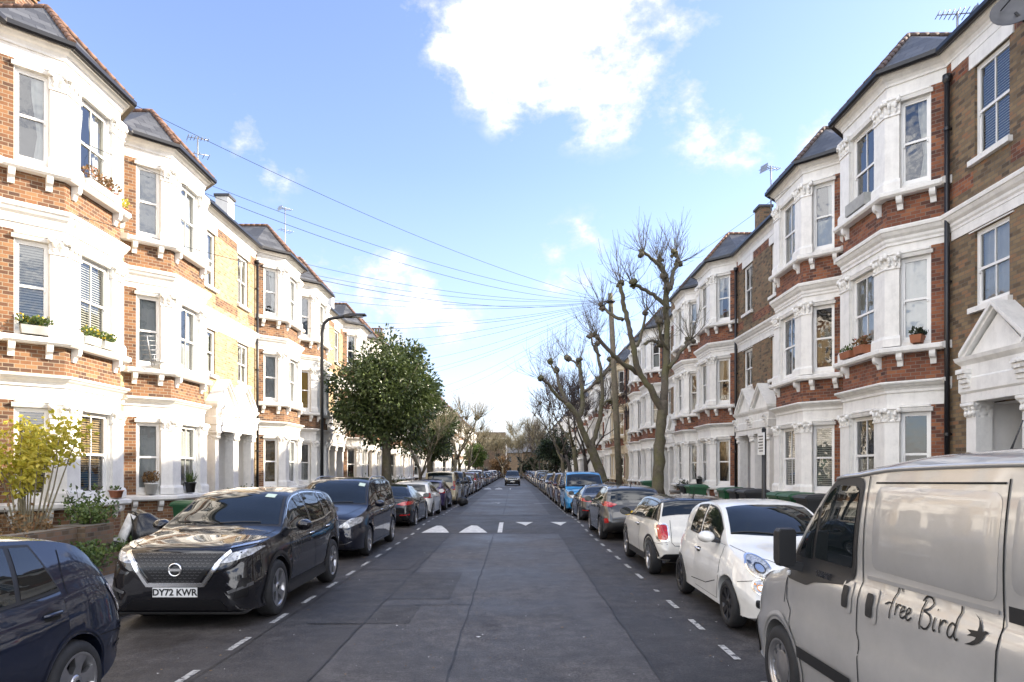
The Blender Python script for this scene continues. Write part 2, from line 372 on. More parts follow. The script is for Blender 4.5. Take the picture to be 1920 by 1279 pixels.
# where every hole in the facade sits: (facet, centre distance along it, sill, width, height, bars)
CL = sqrt(.78**2 + .75**2)
def bay_holes(f): return [('a', .555, SILL[f]+.1, .54, 1.74, False), ('b', .95, SILL[f]+.1, 1.02, 1.74, True), ('c', CL-.555, SILL[f]+.1, .54, 1.74, False)]
FLAT = [(5.05-3.775, 4.92, .9, 1.42, True), (5.05-3.775, 7.68, .9, 1.74, True)]
def corner_path(i, d0, d1):
    """short plan path round bay corner i: d0 back along the incoming facet, d1 along the outgoing one"""
    p = BAY[i]; return [lerp2(p, BAY[i-1], d0), p, lerp2(p, BAY[i+1], d1)]
HP = {}
def house_parts(flip, mb_stucco='white', brick_bay='red', brick_main='stock', ridge='terracotta', porch=True):
    key = (flip, mb_stucco, brick_bay, brick_main, ridge)
    if key in HP: return HP[key]
    P = {}; W = M[mb_stucco]; CV = M['carved'] if mb_stucco == 'white' else W
    # ---- main wall: strip by the party wall, flat length with its two windows and the porch recess
    b = MB(flip)
    facet(b, (0, 0), A0, 0, 10.14)
    hf = [(c-w/2, c+w/2, z, z+h) for c, z, w, h, _ in FLAT] + [(1.2, 2.5, .55, 3.1)]
    facet(b, A3, (0, HW), 0, 10.14, hf[:2] + hf[2:], .22)
    b.poly([(0,0,0),(0,0,10.1),(-8.5,0,10.1),(-8.5,0,0)]); b.poly([(0,HW,0),(-8.5,HW,0),(-8.5,HW,10.1),(0,HW,10.1)])
    b.poly([(-8.5,0,0),(-8.5,0,10.1),(-8.5,HW,10.1),(-8.5,HW,0)])
    for z0, z1 in ((7.2, 7.5), (9.45, 9.9)):      # bands of red brick across the stock brick, 3 mm proud
        for y0, y1 in ((3.775, 4.565), (5.535, HW)): b.box(-.02, .004, y0+.002, y1, z0, z1, 1)
    P['wall'] = b.mesh('wall', [M[brick_main], M[brick_bay]])
    # ---- bay: brick spandrels and piers
    b = MB(flip)
    lev = [(0, SILL[0]-.13), (CORT[0]-.03, SILL[1]-.13), (CORT[1]-.03, SILL[2]-.13)]
    for z0, z1 in lev:
        for i in range(3): facet(b, BAY[i], BAY[i+1], z0, z1)
    for f in range(3):
        for i, j in ((0, 1), (3, 2)):
            p, q = BAY[i], lerp2(BAY[i], BAY[j], .27)
            if i == 3: p, q = q, p
            facet(b, p, q, SILL[f]-.13, CAPT[f]+.02)
    P['bay'] = b.mesh('bay', [M[brick_bay]])
    # ---- stucco: friezes, window surrounds, cornices
    b = MB(flip)
    for f in range(3):
        zt = CAPT[f]+.02
        for i, (h, _) in enumerate(zip(bay_holes(f), range(3))):
            c, z, w, hh = h[1], h[2], h[3], h[4]
            p, q = BAY[i], BAY[i+1]; o = 0
            if i == 0: p = lerp2(A0, A1, .27); o = .27
            if i == 2: q = lerp2(A3, A2, .27)
            facet(b, p, q, SILL[f]-.13, zt, [(c-w/2-o, c+w/2-o, z, z+hh)], .22)
        for i in range(3): facet(b, BAY[i], BAY[i+1], zt, CORT[f])
        # sloping apron under the sash
        # shouldered label moulding over each window
        for i, h in enumerate(bay_holes(f)):
            c, z, w, hh = h[1:5]; a, e = BAY[i], BAY[i+1]
            zl = z+hh; pth = [lerp2(a, e, c-w/2-.06), lerp2(a, e, c+w/2+.06)]
            b.sweep(pth, [(.004, zl), (.05, zl), (.075, zl+.07), (.004, zl+.09)])
            pth = [lerp2(a, e, c-w/2-.0), lerp2(a, e, c+w/2+.0)]
            b.sweep(pth, [(.004, zl+.09), (.05, zl+.1), (.05, zl+.13), (.004, zl+.15)])
    P['stucco_frieze'] = b.mesh('stucco_frieze', [W])
    full = [(0, 0)] + BAY + [(0, HW)]; over = [(0, .2)] + BAY + [(0, 3.95)]
    for f, path in ((0, over), (1, full), (2, full)):
        b = MB(flip); zb, zt = CORB[f], CORT[f]; k = (zt-zb)
        b.sweep(path, [(.003, zb-.03), (.03, zb-.03), (.03, zb+.02), (.055, zb+.06), (.06, zb+k*.35), (.11, zb+k*.5), (.15, zb+k*.72), (.17, zb+k*.75), (.18, zt-.02), (.17, zt), (.003, zt+.015)])
        if f: b.sweep([(0, 3.95), (0, HW)], [(.003, zb-.21), (.02, zb-.21), (.02, zb-.032), (.003, zb-.032)])
        P['cornice%d' % f] = b.mesh('cornice', [W])
        b = MB(flip); z = SILL[f]
        b.sweep(over if f else BAY, [(.003, z-.13), (.16, z-.13), (.2, z-.09), (.2, z-.02), (.18, z), (.003, z+.03)])
        P['sill%d' % f] = b.mesh('sill', [W])
    b = MB(); b.sweep([(0, -.055), (0, .055)], [(.003, -.26), (.04, -.26), (.055, -.2), (.07, -.16), (.13, -.13), (.155, -.08), (.155, 0), (.003, 0)]); P['bracket'] = b.mesh('bracket', [W])
    # ---- corner pilasters with base, shaft and carved capital
    for f in range(3):
        for i in (1, 2):
            d0, d1 = (.25, .40) if i == 1 else (.40, .25)
            b = MB(flip); z0 = SILL[f]+.028
            b.sweep(corner_path(i, d0+.03, d1+.03), [(.003, z0), (.11, z0), (.11, z0+.16), (.085, z0+.22), (.003, z0+.22)])
            b.sweep(corner_path(i, d0, d1), [(.003, z0+.22), (.06, z0+.22), (.06, CAPB[f]), (.003, CAPB[f])])
            P['pilaster%d%d' % (f, i)] = b.mesh('pilaster', [W])
            b = MB(flip); z0 = CAPB[f]; k = CAPT[f]-z0
            b.sweep(corner_path(i, d0+.02, d1+.02), [(.003, z0), (.085, z0), (.085, z0+.035), (.065, z0+.05), (.07, z0+k*.5), (.10, z0+k*.8), (.12, z0+k*.86), (.12, z0+k), (.003, z0+k)])
            for path in (corner_path(i, d0, d1)[:2], corner_path(i, d0, d1)[1:]):
                l = sqrt((path[1][0]-path[0][0])**2+(path[1][1]-path[0][1])**2); n = max(2, round(l/.13))
                nx, ny = (path[1][1]-path[0][1])/l, -(path[1][0]-path[0][0])/l
                for q in range(n):
                    p = lerp2(path[0], path[1], l*(q+.5)/n)
                    for zz, o, r in ((.28, .075, .05), (.55, .10, .055)):
                        b.ball((p[0]+nx*o, p[1]+ny*o, z0+k*zz), r, 6, 0, (.7,.7,1.4), .15, rnd)
                for p in path: b.ball((p[0]+nx*.11, p[1]+ny*.11, z0+k*.74), .055, 6, 0, (1,1,1), .1, rnd)
            P['capital%d%d' % (f, i)] = b.mesh('capital', [CV])
    # ---- stone sills and lintels of the flat windows
    for n_, (c, z, w, h, _) in enumerate(FLAT):
        b = MB(flip); y = 3.775+c; b.box(-.2, .09, y-w/2-.08, y+w/2+.08, z-.1, z)
        P['fsill%d' % n_] = b.mesh('window_sill', [W]); b = MB(flip)
        zt = z+h; top = 6.36 if z < 6 else 9.7
        b.sweep([(0, y-w/2-.12), (0, y+w/2+.12)], [(.005, zt), (.03, zt), (.03, top), (.005, top)])
        P['flint%d' % n_] = b.mesh('lintel', [W])
    # ---- roof
    b = MB(flip); zE = 10.2; sl = .663
    zr = lambda x: zE + (.15-x)*sl
    b.poly([(.15,0,zr(.15)), (.15,HW,zr(.15)), (-4.4,HW,zr(-4.4)), (-4.4,0,zr(-4.4))]); b.poly([(-4.4,0,zr(-4.4)), (-4.4,HW,zr(-4.4)), (-8.7,HW,10.2), (-8.7,0,10.2)])
    b.poly([(.15,0,zE-.05), (-8.7,0,zE-.05), (-8.7,HW,zE-.05), (.15,HW,zE-.05)])
    b.poly([(.15,0,zE-.05), (.15,0,zE), (-4.4,0,zr(-4.4)), (-8.7,0,10.2), (-8.7,0,zE-.05)]); b.poly([(.15,HW,zE-.05), (-8.7,HW,zE-.05), (-8.7,HW,10.2), (-4.4,HW,zr(-4.4)), (.15,HW,zE)])
    a = (.02, .12, zr(.02)); B_ = (1.0, 1.04, zE); C_ = (1.0, 3.11, zE); d = (.02, 4.03, zr(.02)); p = (-.22, 2.075, 11.6); q = (-2.2, 2.075, 11.6)
    for tri in ((a, B_, p), (B_, C_, p), (C_, d, p), (a, p, q), (d, q, p)): b.poly(tri)
    dn = lambda v: (v[0], v[1], v[2]-.06)
    for v, w in ((a, B_), (B_, C_), (C_, d)): b.poly([dn(v), dn(w), w, v])
    b.poly([dn(a), dn(d), dn(C_), dn(B_)])
    P['roof'] = b.mesh('roof', [M['slate']])
    b = MB(flip)
    up = lambda v, k=.02: (v[0], v[1], v[2]+k)
    for v, w in ((p, B_), (p, C_), (p, q)):
        n = 9; pts = [Vector(up(v)).lerp(Vector(up(w)), i/n) for i in range(n+1)]
        for i in range(n): b.tube([pts[i], pts[i].lerp(pts[i+1], .97)], [.06, .068], 8, 0)
    P['hip'] = b.mesh('hip_tiles', [M[ridge]]); b = MB(flip)
    for i in range(14): b.tube([(-4.4, i*HW/14, zr(-4.4)+.03), (-4.4, (i+.96)*HW/14, zr(-4.4)+.03)], .1, 8, 0)
    P['ridge'] = b.mesh('ridge_tiles', [M[ridge]])
    b = MB(flip)
    gp = [(0, 0)] + BAY + [(0, HW)]
    b.sweep(gp, [(.185, 10.1), (.26, 10.08), (.3, 10.12), (.3, 10.2), (.28, 10.2), (.27, 10.13), (.2, 10.13), (.185, 10.2)])
    P['gutter'] = b.mesh('gutter', [M['gutter']])
    b = MB(flip); y = 3.93
    b.tube([(.09,y,9.62),(.09,y,.3)], .05, 8, 0); b.lathe([(.05,9.5),(.085,9.56),(.085,9.66),(.06,9.66)], 8, 0, 'z', (.09,y,0))
    for z in (8.6, 5.6, 2.6): b.lathe([(.06,-.03),(.06,.03)], 8, 0, 'z', (.09, y, z)); b.box(0, .09, y-.02, y+.02, z-.02, z+.02)
    P['drain'] = b.mesh('drainpipe', [M['gutter']])
    # ---- party upstand with its end block
    b = MB(flip); y = HW
    b.loft([[(.1,y-.13,zr(.1)-.02), (.1,y-.004,zr(.1)-.02), (.1,y-.004,zr(.1)+.28), (.1,y-.13,zr(.1)+.28)], [(-4.3,y-.13,zr(-4.3)-.02), (-4.3,y-.004,zr(-4.3)-.02), (-4.3,y-.004,zr(-4.3)+.28), (-4.3,y-.13,zr(-4.3)+.28)]], 0)
    b.box(-.28, .14, y-.25, y-.004, zr(.1)-.1, 10.95, 1); b.box(-.32, .19, y-.29, y-.004, 10.95, 11.03, 0)
    P['upstand'] = b.mesh('party_upstand', [M['lead'], W if brick_main == 'stock' else M[brick_main]])
    # ---- porch
    b = MB(flip); c = 5.63
    b.sweep([(0, 4.78), (.34, 4.78), (.34, HW)][::1], [(.0, 3.12), (.0, 3.12), (.02, 3.13), (.02, 3.28), (.05, 3.32), (.05, 3.55), (.02, 3.58), (.02, 3.8), (.09, 3.88), (.11, 3.95), (-.3, 3.96), (-.3, 3.12)])
    tri = [(0, 4.8, 3.96), (0, HW-.04, 3.96), (0, c, 4.72)]
    b.prism([(.003, 4.9, 3.962), (.003, HW-.14, 3.962), (.003, c, 4.6)], (.29, 0, 0))
    for s_ in (-1, 1):
        e = c + s_*.85
        for o0, o1, dz0, dz1 in ((.0, .42, -.02, .06), (.0, .37, -.09, -.022)):
            b.prism([(o0+.004, e, 3.964+dz0+.02), (o0+.004, e, 3.964+dz1+.02), (o0+.004, c+s_*.001, 4.76+dz1), (o0+.004, c+s_*.001, 4.76+dz0)], (o1, 0, 0))
    b.box(.003, .3, 4.86, 5.1, 3.3, 3.58)
    P['pediment'] = b.mesh('pediment', [W])
    b = MB(flip)
    for y0, y1 in ((4.84, 5.06), (6.2, HW-.002)):
        for k in range(5): b.box(.36-.01*k, .52-.035*k, y0, y1, 3.72-.085*k-.08, 3.72-.085*k)
    P['console'] = b.mesh('console', [CV])
    for nm, y0, y1 in (('0', 4.82, 5.08), ('1', 6.2, HW-.002)):
        b = MB(flip); b.box(.003, .3, y0, y1, .5, 2.84); b.box(.003, .35, y0-.04, y1+(.04 if nm == '0' else 0), 0, .75); b.box(.003, .33, y0-.02, y1+(.02 if nm == '0' else 0), .75, .85)
        P['column'+nm] = b.mesh('column', [W])
        b = MB(flip); e = .05 if nm == '0' else 0
        b.loft([[(.003,y0,2.84),(.3,y0,2.84),(.3,y1,2.84),(.003,y1,2.84)], [(.003,y0-.01,2.98),(.32,y0-.01,2.98),(.32,y1+e*.2,2.98),(.003,y1+e*.2,2.98)], [(.003,y0-.06,3.07),(.38,y0-.06,3.07),(.38,y1+e,3.07),(.003,y1+e,3.07)], [(.003,y0-.06,3.118),(.38,y0-.06,3.118),(.38,y1+e,3.118),(.003,y1+e,3.118)]])
        for yy in (y0+.03, (y0+y1)/2, y1-.03):
            for zz in (2.92, 3.02): b.ball((.33, yy, zz), .05, 6, 0, (.8,.8,1.2), .15, rnd)
        P['columncap'+nm] = b.mesh('capital', [CV])
    b = MB(flip); y0, y1, z0, z1, q = 4.98, 6.27, .55, 3.095, -1.05
    b.poly([(0,y0,z0),(0,y0,z1),(q,y0,z1),(q,y0,z0)]); b.poly([(0,y1,z0),(q,y1,z0),(q,y1,z1),(0,y1,z1)])
    b.poly([(0,y0,z1),(0,y1,z1),(q,y1,z1),(q,y0,z1)]); b.poly([(q,y0,z0),(q,y0,z1),(q,y1,z1),(q,y1,z0)])
    b.poly([(0,y0,z0),(q,y0,z0),(q,y1,z0),(0,y1,z0)], 1)
    for k in range(3): b.box(0.0, .3+.28*k, 5.0, 6.19, .0, .55-.18*k, 1)
    P['porch'] = b.mesh('porch', [M['porch'], M['tile']])
    b = MB(flip); x = q
    b.box(x+.01, x+.06, 5.16, 6.09, .552, 2.6); b.box(x+.06, x+.08, 5.24, 5.58, .7, 1.35); b.box(x+.06, x+.08, 5.67, 6.01, .7, 1.35); b.box(x+.06, x+.07, 5.24, 5.58, 1.5, 2.45, 1); b.box(x+.06, x+.07, 5.67, 6.01, 1.5, 2.45, 1)
    b.box(x+.01, x+.1, 5.06, 5.15, .552, 3.0, 2); b.box(x+.01, x+.1, 6.1, 6.19, .552, 3.0, 2); b.box(x+.01, x+.1, 5.15, 6.1, 2.61, 2.7, 2); b.box(x+.01, x+.04, 5.15, 6.1, 2.7, 3.0, 1)
    P['door'] = b.mesh('door', [M['door_black'], M['car_glass'], M['white2']])
    b = MB(flip); b.ball((x+.1, 5.62, 1.42), .04, 8); P['handle'] = b.mesh('handle', [M['brass']])
    HP[key] = P; return P
def chimney_parts(kind):
    b = MB(); b.box(-.45, .45, -.3, .3, 0, 1.6); b.box(-.5, .5, -.35, .35, 1.6, 1.68); b.box(-.54, .54, -.39, .39, 1.68, 1.82); b.box(-.47, .47, -.32, .32, 1.82, 1.9, 1)
    p = MB()
    for i in range(4): p.lathe([(.0,1.88),(.12,1.88),(.1,1.95),(.085,2.2),(.11,2.22),(.11,2.28),(.07,2.28),(.07,2.0)], 10, 0, 'z', (-.33+.22*i, 0, 0))
    return b.mesh('chimney', [M[kind], M['lead']]), p.mesh('chimney_pots', [M['terracotta']])
DRESS = ['pair', 'net', 'net', 'blind', 'one', 'halfnet', 'halfblind', None, 'woodblind', 'pair', 'halfnet']
def house(loc, rz, flip, label, stucco_='white', bay_='red', main_='stock', ridge_='terracotta', dress=None, far=False, door=None, drain=True, chim=None, rg=None):
    P = house_parts(flip, stucco_, bay_, main_, ridge_); rg = rg or rnd
    r = empty('terraced_house', loc, rz, label, 'house', 'terraced houses along the street')
    L_ = lambda n: link(P[n].name.split('.')[0], P[n], r)
    L_('wall'); L_('bay'); L_('stucco_frieze'); L_('fsill0'); L_('fsill1'); L_('flint0'); L_('flint1'); L_('pediment'); L_('porch')
    rf = L_('roof'); link('ridge_tiles', P['ridge'], rf); link('hip_tiles', P['hip'], rf); L_('gutter'); L_('upstand')
    if drain: L_('drain')
    for f in range(3):
        L_('cornice%d' % f); L_('sill%d' % f)
        for i, d in ((0, .22), (0, .82), (1, .25), (1, 1.65), (2, CL-.82), (2, CL-.22)):
            a, e = BAY[i], BAY[i+1]; p = lerp2(a, e, d); s_ = -1 if flip else 1
            link('bracket', P['bracket'], r, (p[0], s_*p[1], SILL[f]-.132), s_*atan2(-(e[0]-a[0]), e[1]-a[1]))
        for i in (1, 2):
            p = L_('pilaster%d%d' % (f, i)); link('capital', P['capital%d%d' % (f, i)], p)
    for k in '01':
        c = L_('column'+k); link('capital', P['columncap'+k], c)
    L_('console')
    d = link('door', P['door'], r); link('handle', P['handle'], d)
    if door:
        d.material_slots[0].link = 'OBJECT'; d.material_slots[0].material = M[door]
    dress = dress or {}
    for f in range(3):
        common = rg.choice(DRESS)
        for i, (fc, c, z, w, h, bars) in enumerate(bay_holes(f)):
            a, e = BAY[i], BAY[i+1]; p = lerp2(a, e, c); ang = atan2(-(e[0]-a[0]), e[1]-a[1])
            dr = dress.get((f, fc), common if rg.random() < .7 else rg.choice(DRESS))
            put_window(r, flip, p[0], p[1], z, ang, w, h, bars, dr)
    for k, (c, z, w, h, bars) in enumerate(FLAT):
        put_window(r, flip, 0, 3.775+c, z, 0, w, h, bars, dress.get((k+1, 'f'), rg.choice(DRESS)))
    if chim:
        x, y, z, kind = chim; cm, pm = chimney_parts(kind)
        c = link('chimney', cm, rf, (x, -y if flip else y, z)); link('chimney_pots', pm, c)
    return r
# ------------------------------------------------------------------ cars (x forward, y left, z up, origin under the middle)
def interp(kn, s):
    if s <= kn[0][0]: return kn[0][1]
    for (a, u), (b, v) in zip(kn, kn[1:]):
        if s <= b: return u + (v-u)*(s-a)/(b-a)
    return kn[-1][1]
def pchip(kn):
    x = [k[0] for k in kn]; y = [k[1] for k in kn]; n = len(x)
    d = [(y[i+1]-y[i])/(x[i+1]-x[i]) for i in range(n-1)]; m = [d[0]] + [0 if d[i-1]*d[i] <= 0 else 2*d[i-1]*d[i]/(d[i-1]+d[i]) for i in range(1, n-1)] + [d[-1]]
    def f(s):
        if s <= x[0]: return y[0]
        for i in range(n-1):
            if s <= x[i+1]:
                h = x[i+1]-x[i]; t = (s-x[i])/h
                return y[i]*(1+2*t)*(1-t)**2 + m[i]*h*t*(1-t)**2 + y[i+1]*t*t*(3-2*t) + m[i+1]*h*t*t*(t-1)
        return y[-1]
    return f
class Car:
    def __init__(c, **k):
        c.__dict__.update(dict(flare=0, tumble=.0, hip=.012, shoulder=.007, crown=[(0,.05),(9,.05)], sharp=3.2, lowtuck=.05, arch=.05), **k)
        c.fT = pchip(c.top); c.fB = pchip(c.belt); c.fb = pchip(c.bot); c.fW = pchip(c.plan); c.fR = pchip(c.roofw); c.fc = pchip(c.crown)
        c.axles = (c.fa, c.fa+c.wb)
        c.zroof = max(c.fT(i*c.L/200) for i in range(201))
    def section(c, s):
        """half section, bottom centre up to roof centre"""
        w = c.W*c.fW(s); T = c.fT(s); zb = min(c.fb(s), T-.05); cr = c.fc(s); zs = min(c.fB(s), T-cr*.9); zs = max(zs, zb+.04); hgt = zs-zb
        p = [(0, zb), (w*.55, zb), (w-.10, zb), (w-.03, zb+.035*min(1, hgt/.3)), (w-c.lowtuck*.5, zb+hgt*.18), (w-.008, zb+hgt*.36), (w, zb+hgt*.54), (w-c.shoulder, zb+hgt*(.54+c.shoulder*3)), (w-c.shoulder-.003-c.hip*.4, zb+hgt*.78), (w-c.shoulder-.008-c.hip, zb+hgt*.88), (w-.026-c.shoulder-c.hip, zb+hgt*.96), (w-.046-c.shoulder-c.hip, zs)]
        wb = w-.046-c.shoulder-c.hip; ze = max(T-cr, zs); full = max(.05, c.zroof-c.fc(c.L*.55)-c.fB(c.L*.5))
        k = min(1, max(0, (ze-zs)/full)); we = wb + (c.fR(s)-wb)*k
        for i in range(1, 7):
            t = i/6; p.append((wb+(we-wb)*t + .022*k*sin(pi*t), zs+(ze-zs)*t))
        for i in range(1, 11):
            t = i/10; q = 1-t; p.append((we*q, ze + (T-ze)*(1-q**c.sharp)))
        return p
    def edge(c, s):
        p = c.section(s); return p[17]
    def side_y(c, s, z):
        p = c.section(s)[3:18]
        for (a, u), (b, v) in zip(p, p[1:]):
            if u <= z <= v: return a + (b-a)*((z-u)/(v-u) if v > u else 0)
        return p[-1][0] if z > p[-1][1] else p[0][0]
    def top_z(c, s, y):
        p = c.section(s)[11:]; y = abs(y)
        for (a, u), (b, v) in zip(p, p[1:]):
            if b <= y <= a: return u + (v-u)*((a-y)/(a-b) if a > b else 0)
        return p[-1][1]
    X = lambda c, s: c.L/2 - s
def boolean_wells(c, me):
    o = bpy.data.objects.new('tmp', me); COL.objects.link(o); b = MB()
    for s in c.axles:
        for g in (-1, 1):
            y0, y1 = sorted((g*(c.W-.30), g*(c.W+.25))); n = 40
            ring = lambda y: [(c.X(s)+(c.R+c.arch)*cos(2*pi*k/n), y, c.R*.98+(c.R+c.arch)*sin(2*pi*k/n)) for k in range(n)]
            b.loft([ring(y1), ring(y0)], 1)
    k = bpy.data.objects.new('tmp2', b.mesh('tmp2', list(me.materials))); COL.objects.link(k)
    md = o.modifiers.new('b', 'BOOLEAN'); md.operation = 'DIFFERENCE'; md.object = k; md.solver = 'EXACT'
    dg = bpy.context.evaluated_depsgraph_get(); dg.update(); out = bpy.data.meshes.new_from_object(o.evaluated_get(dg))
    bpy.data.objects.remove(o); bpy.data.objects.remove(k)
    return out
def body_mesh(c):
    ss = [0]; s = 0
    while s < c.L-1e-6:
        d = min(s, c.L-s); st = .012 if d < .03 else .025 if d < .12 else .05 if d < .4 else .075
        s = min(c.L, s+st)
        if c.L - s < .006: s = c.L
        ss.append(s)
    b = MB(); rings = []
    for s in ss:
        p = c.section(s); rings.append([(c.X(s), y, z) for y, z in p] + [(c.X(s), -y, z) for y, z in reversed(p[1:-1])])
    b.loft(rings, 0, True, True, True)
    # front-facing winding check
    me = b.mesh('body', [c.paint, M['well'], M['black_plastic']])
    bm = bmesh.new(); bm.from_mesh(me); bmesh.ops.recalc_face_normals(bm, faces=bm.faces); bm.to_mesh(me); bm.free()
    out = boolean_wells(c, me); out.name = 'body'
    for p in out.polygons: p.use_smooth = True
    out.materials.clear()
    for m in (c.paint, M['well'], M['black_plastic']): out.materials.append(m)
    try:
        out.set_sharp_from_angle(angle=R(40))
    except Exception: pass
    return out
def densify(poly, step=.05):
    """flat polygon -> triangulated fine mesh"""
    bm = bmesh.new(); f = bm.faces.new([bm.verts.new((x, y, 0)) for x, y in poly])
    for ax in (0, 1):
        lo = min(p[ax] for p in poly); hi = max(p[ax] for p in poly); n = int((hi-lo)/step)+1
        for i in range(1, n):
            co = [0,0,0]; no = [0,0,0]; co[ax] = lo+(hi-lo)*i/n; no[ax] = 1
            bmesh.ops.bisect_plane(bm, geom=bm.verts[:]+bm.edges[:]+bm.faces[:], plane_co=co, plane_no=no)
    bmesh.ops.triangulate(bm, faces=[f for f in bm.faces if len(f.verts) > 4])
    bm.verts.index_update(); v = [(x.co.x, x.co.y) for x in bm.verts]; f = [[q.index for q in x.verts] for x in bm.faces]; bm.free(); return v, f
def rpoly(poly, r=.03, n=4):
    out = []; m = len(poly)
    for i in range(m):
        p = Vector(poly[i]); a = Vector(poly[i-1]); b = Vector(poly[(i+1) % m])
        u = (a-p); v = (b-p); k = min(r, u.length*.45, v.length*.45); u = p+u.normalized()*k; v = p+v.normalized()*k
        for j in range(n+1):
            t = j/n; out.append(tuple(u*(1-t)**2 + p*2*t*(1-t) + v*t*t))
    return out
def ribbon(pts, w, closed=False):
    """polyline -> list of quads"""
    P = [Vector(p) for p in pts]; n = len(P); L = []; Rr = []
    for i in range(n):
        a = P[(i-1) % n] if closed or i else P[0]; b = P[(i+1) % n] if closed or i < n-1 else P[-1]
        d = (b-a).normalized(); q = Vector((-d.y, d.x))*w/2; L.append(P[i]+q); Rr.append(P[i]-q)
    v = [tuple(p) for p in L+Rr]; f = [(i, n+i, n+(i+1) % n, (i+1) % n) for i in range(n if closed else n-1)]
    return v, f
def resample(pts, step=.05):
    out = [pts[0]]
    for a, b in zip(pts, pts[1:]):
        l = sqrt((b[0]-a[0])**2+(b[1]-a[1])**2); n = max(1, int(l/step))
        out += [(a[0]+(b[0]-a[0])*i/n, a[1]+(b[1]-a[1])*i/n) for i in range(1, n+1)]
    return out
class Decal:
    """lays flat outlines onto the body: projection along y ('side'), x ('front','rear') or z ('top')"""
    def __init__(d, c, bvh): d.c = c; d.bvh = bvh
    def put(d, mb, vf, ax, g=1, eps=.004, mi=0, thick=0):
        v, f = vf; ids = {}; c = d.c
        for i, (a, b) in enumerate(v):
            if ax == 'side': o, dr = Vector((c.X(a), g*3, b)), Vector((0, -g, 0))
            elif ax == 'front': o, dr = Vector((6, a, b)), Vector((-1, 0, 0))
            elif ax == 'rear': o, dr = Vector((-6, a, b)), Vector((1, 0, 0))
            else: o, dr = Vector((c.X(a), b, 5)), Vector((0, 0, -1))
            loc, nor, _, _ = d.bvh.ray_cast(o, dr)
            if loc is None: continue
            nn = nor if nor.dot(dr) < 0 else -nor
            nn = (nn*.6 - dr*.4).normalized()
            ids[i] = mb.V(loc + nn*eps)
        for q in f:
            if not all(i in ids for i in q): continue
            t = [ids[i] for i in q]; A, B, C_ = [Vector(mb.v[i]) for i in t[:3]]
            if max((A-B).length, (B-C_).length) > .35: continue
            if (B-A).cross(C_-A).dot(dr) > 0: t.reverse()
            mb.face(t, mi, True)
def wheel_meshes(c):
    Rr, w = c.R, c.tw; rr = Rr*c.rimk
    b = MB(); prof = [(rr, -w/2+.01), (rr+.02, -w/2), (Rr-.03, -w/2+.004), (Rr-.008, -w/2+.03), (Rr, -w/2+.06), (Rr, w/2-.06), (Rr-.008, w/2-.03), (Rr-.03, w/2-.004), (rr+.02, w/2), (rr, w/2-.01)]
    b.lathe(prof, 36, 0, 'y', closed=True)
    ty = b.mesh('tyre', [M['tyre']])
    b = MB()
    b.lathe([(rr+.012, w/2-.004), (rr-.006, w/2-.002), (rr-.02, w/2-.02), (rr-.03, w/2-.07), (rr-.03, -w/2+.02)], 36, 0, 'y')
    b.lathe([(.0, w/2-.095), (rr-.03, w/2-.10)], 24, 1, 'y')
    n = c.spokes; st = c.spoke_style
    if st == 'cap':       # pressed cover with round openings
        b.lathe([(0, w/2-.012), (.05, w/2-.01), (.07, w/2-.022), (rr*.55, w/2-.024), (rr*.62, w/2-.03)], 30, 0, 'y')
        b.lathe([(rr*.84, w/2-.03), (rr*.9, w/2-.016), (rr, w/2-.012)], 30, 0, 'y')
        for k in range(n):
            a = 2*pi*k/n; h = pi/n*.62
            q = lambda r, t: (r*cos(t), w/2-.03, -r*sin(t))
            ring0 = [q(rr*.6, a-h), q(rr*.6, a), q(rr*.6, a+h), q(rr*.86, a+h*.9), q(rr*.86, a), q(rr*.86, a-h*.9)]
            b.prism(list(reversed(ring0)), (0, -.012, 0), 0)
    else:
        for k in range(n):
            for off in ((-.1, .1) if st == 'twin' else (0,)):
                a = 2*pi*k/n + off*(1 if st == 'twin' else 0) + .3; wd0, wd1 = (.032, .026) if st == 'twin' else (.05, .075 if st == 'fan' else .045)
                u = Vector((cos(a), 0, -sin(a))); t = Vector((sin(a), 0, cos(a))); y0 = Vector((0, 1, 0))
                r0 = u*.04; r1 = u*(rr-.012)
                A = [r0-t*wd0+y0*(w/2-.028), r0+t*wd0+y0*(w/2-.028), r0+t*wd0*.8+y0*(w/2-.075), r0-t*wd0*.8+y0*(w/2-.075)]
                md = u*(rr*.55); Bm = [md-t*wd0*.75+y0*(w/2-.018), md+t*wd0*.75+y0*(w/2-.018), md+t*wd0*.6+y0*(w/2-.07), md-t*wd0*.6+y0*(w/2-.07)]
                B2 = [r1-t*wd1+y0*(w/2-.01), r1+t*wd1+y0*(w/2-.01), r1+t*wd1*.8+y0*(w/2-.05), r1-t*wd1*.8+y0*(w/2-.05)]
                b.loft([A, Bm, B2], 0, True, True)
        b.lathe([(0, w/2-.012), (.035, w/2-.014), (.06, w/2-.022), (.068, w/2-.05)], 16, 0, 'y')
        b.lathe([(0, w/2-.009), (.026, w/2-.010)], 12, 1, 'y')
    ri = b.mesh('rim', [c.rim, M['well']])
    return ty, ri
def text_mesh(txt, size, name='lettering', sx=1.0, squeeze=1.0):
    cu = bpy.data.curves.new(name, 'FONT'); cu.body = txt; cu.size = size; cu.align_x = 'CENTER'; cu.align_y = 'CENTER'; cu.extrude = .0015; cu.offset = size*.028; cu.space_character = squeeze
    o = bpy.data.objects.new('tmp', cu); COL.objects.link(o); dg = bpy.context.evaluated_depsgraph_get(); dg.update()
    me = bpy.data.meshes.new_from_object(o.evaluated_get(dg)); bpy.data.objects.remove(o); return me
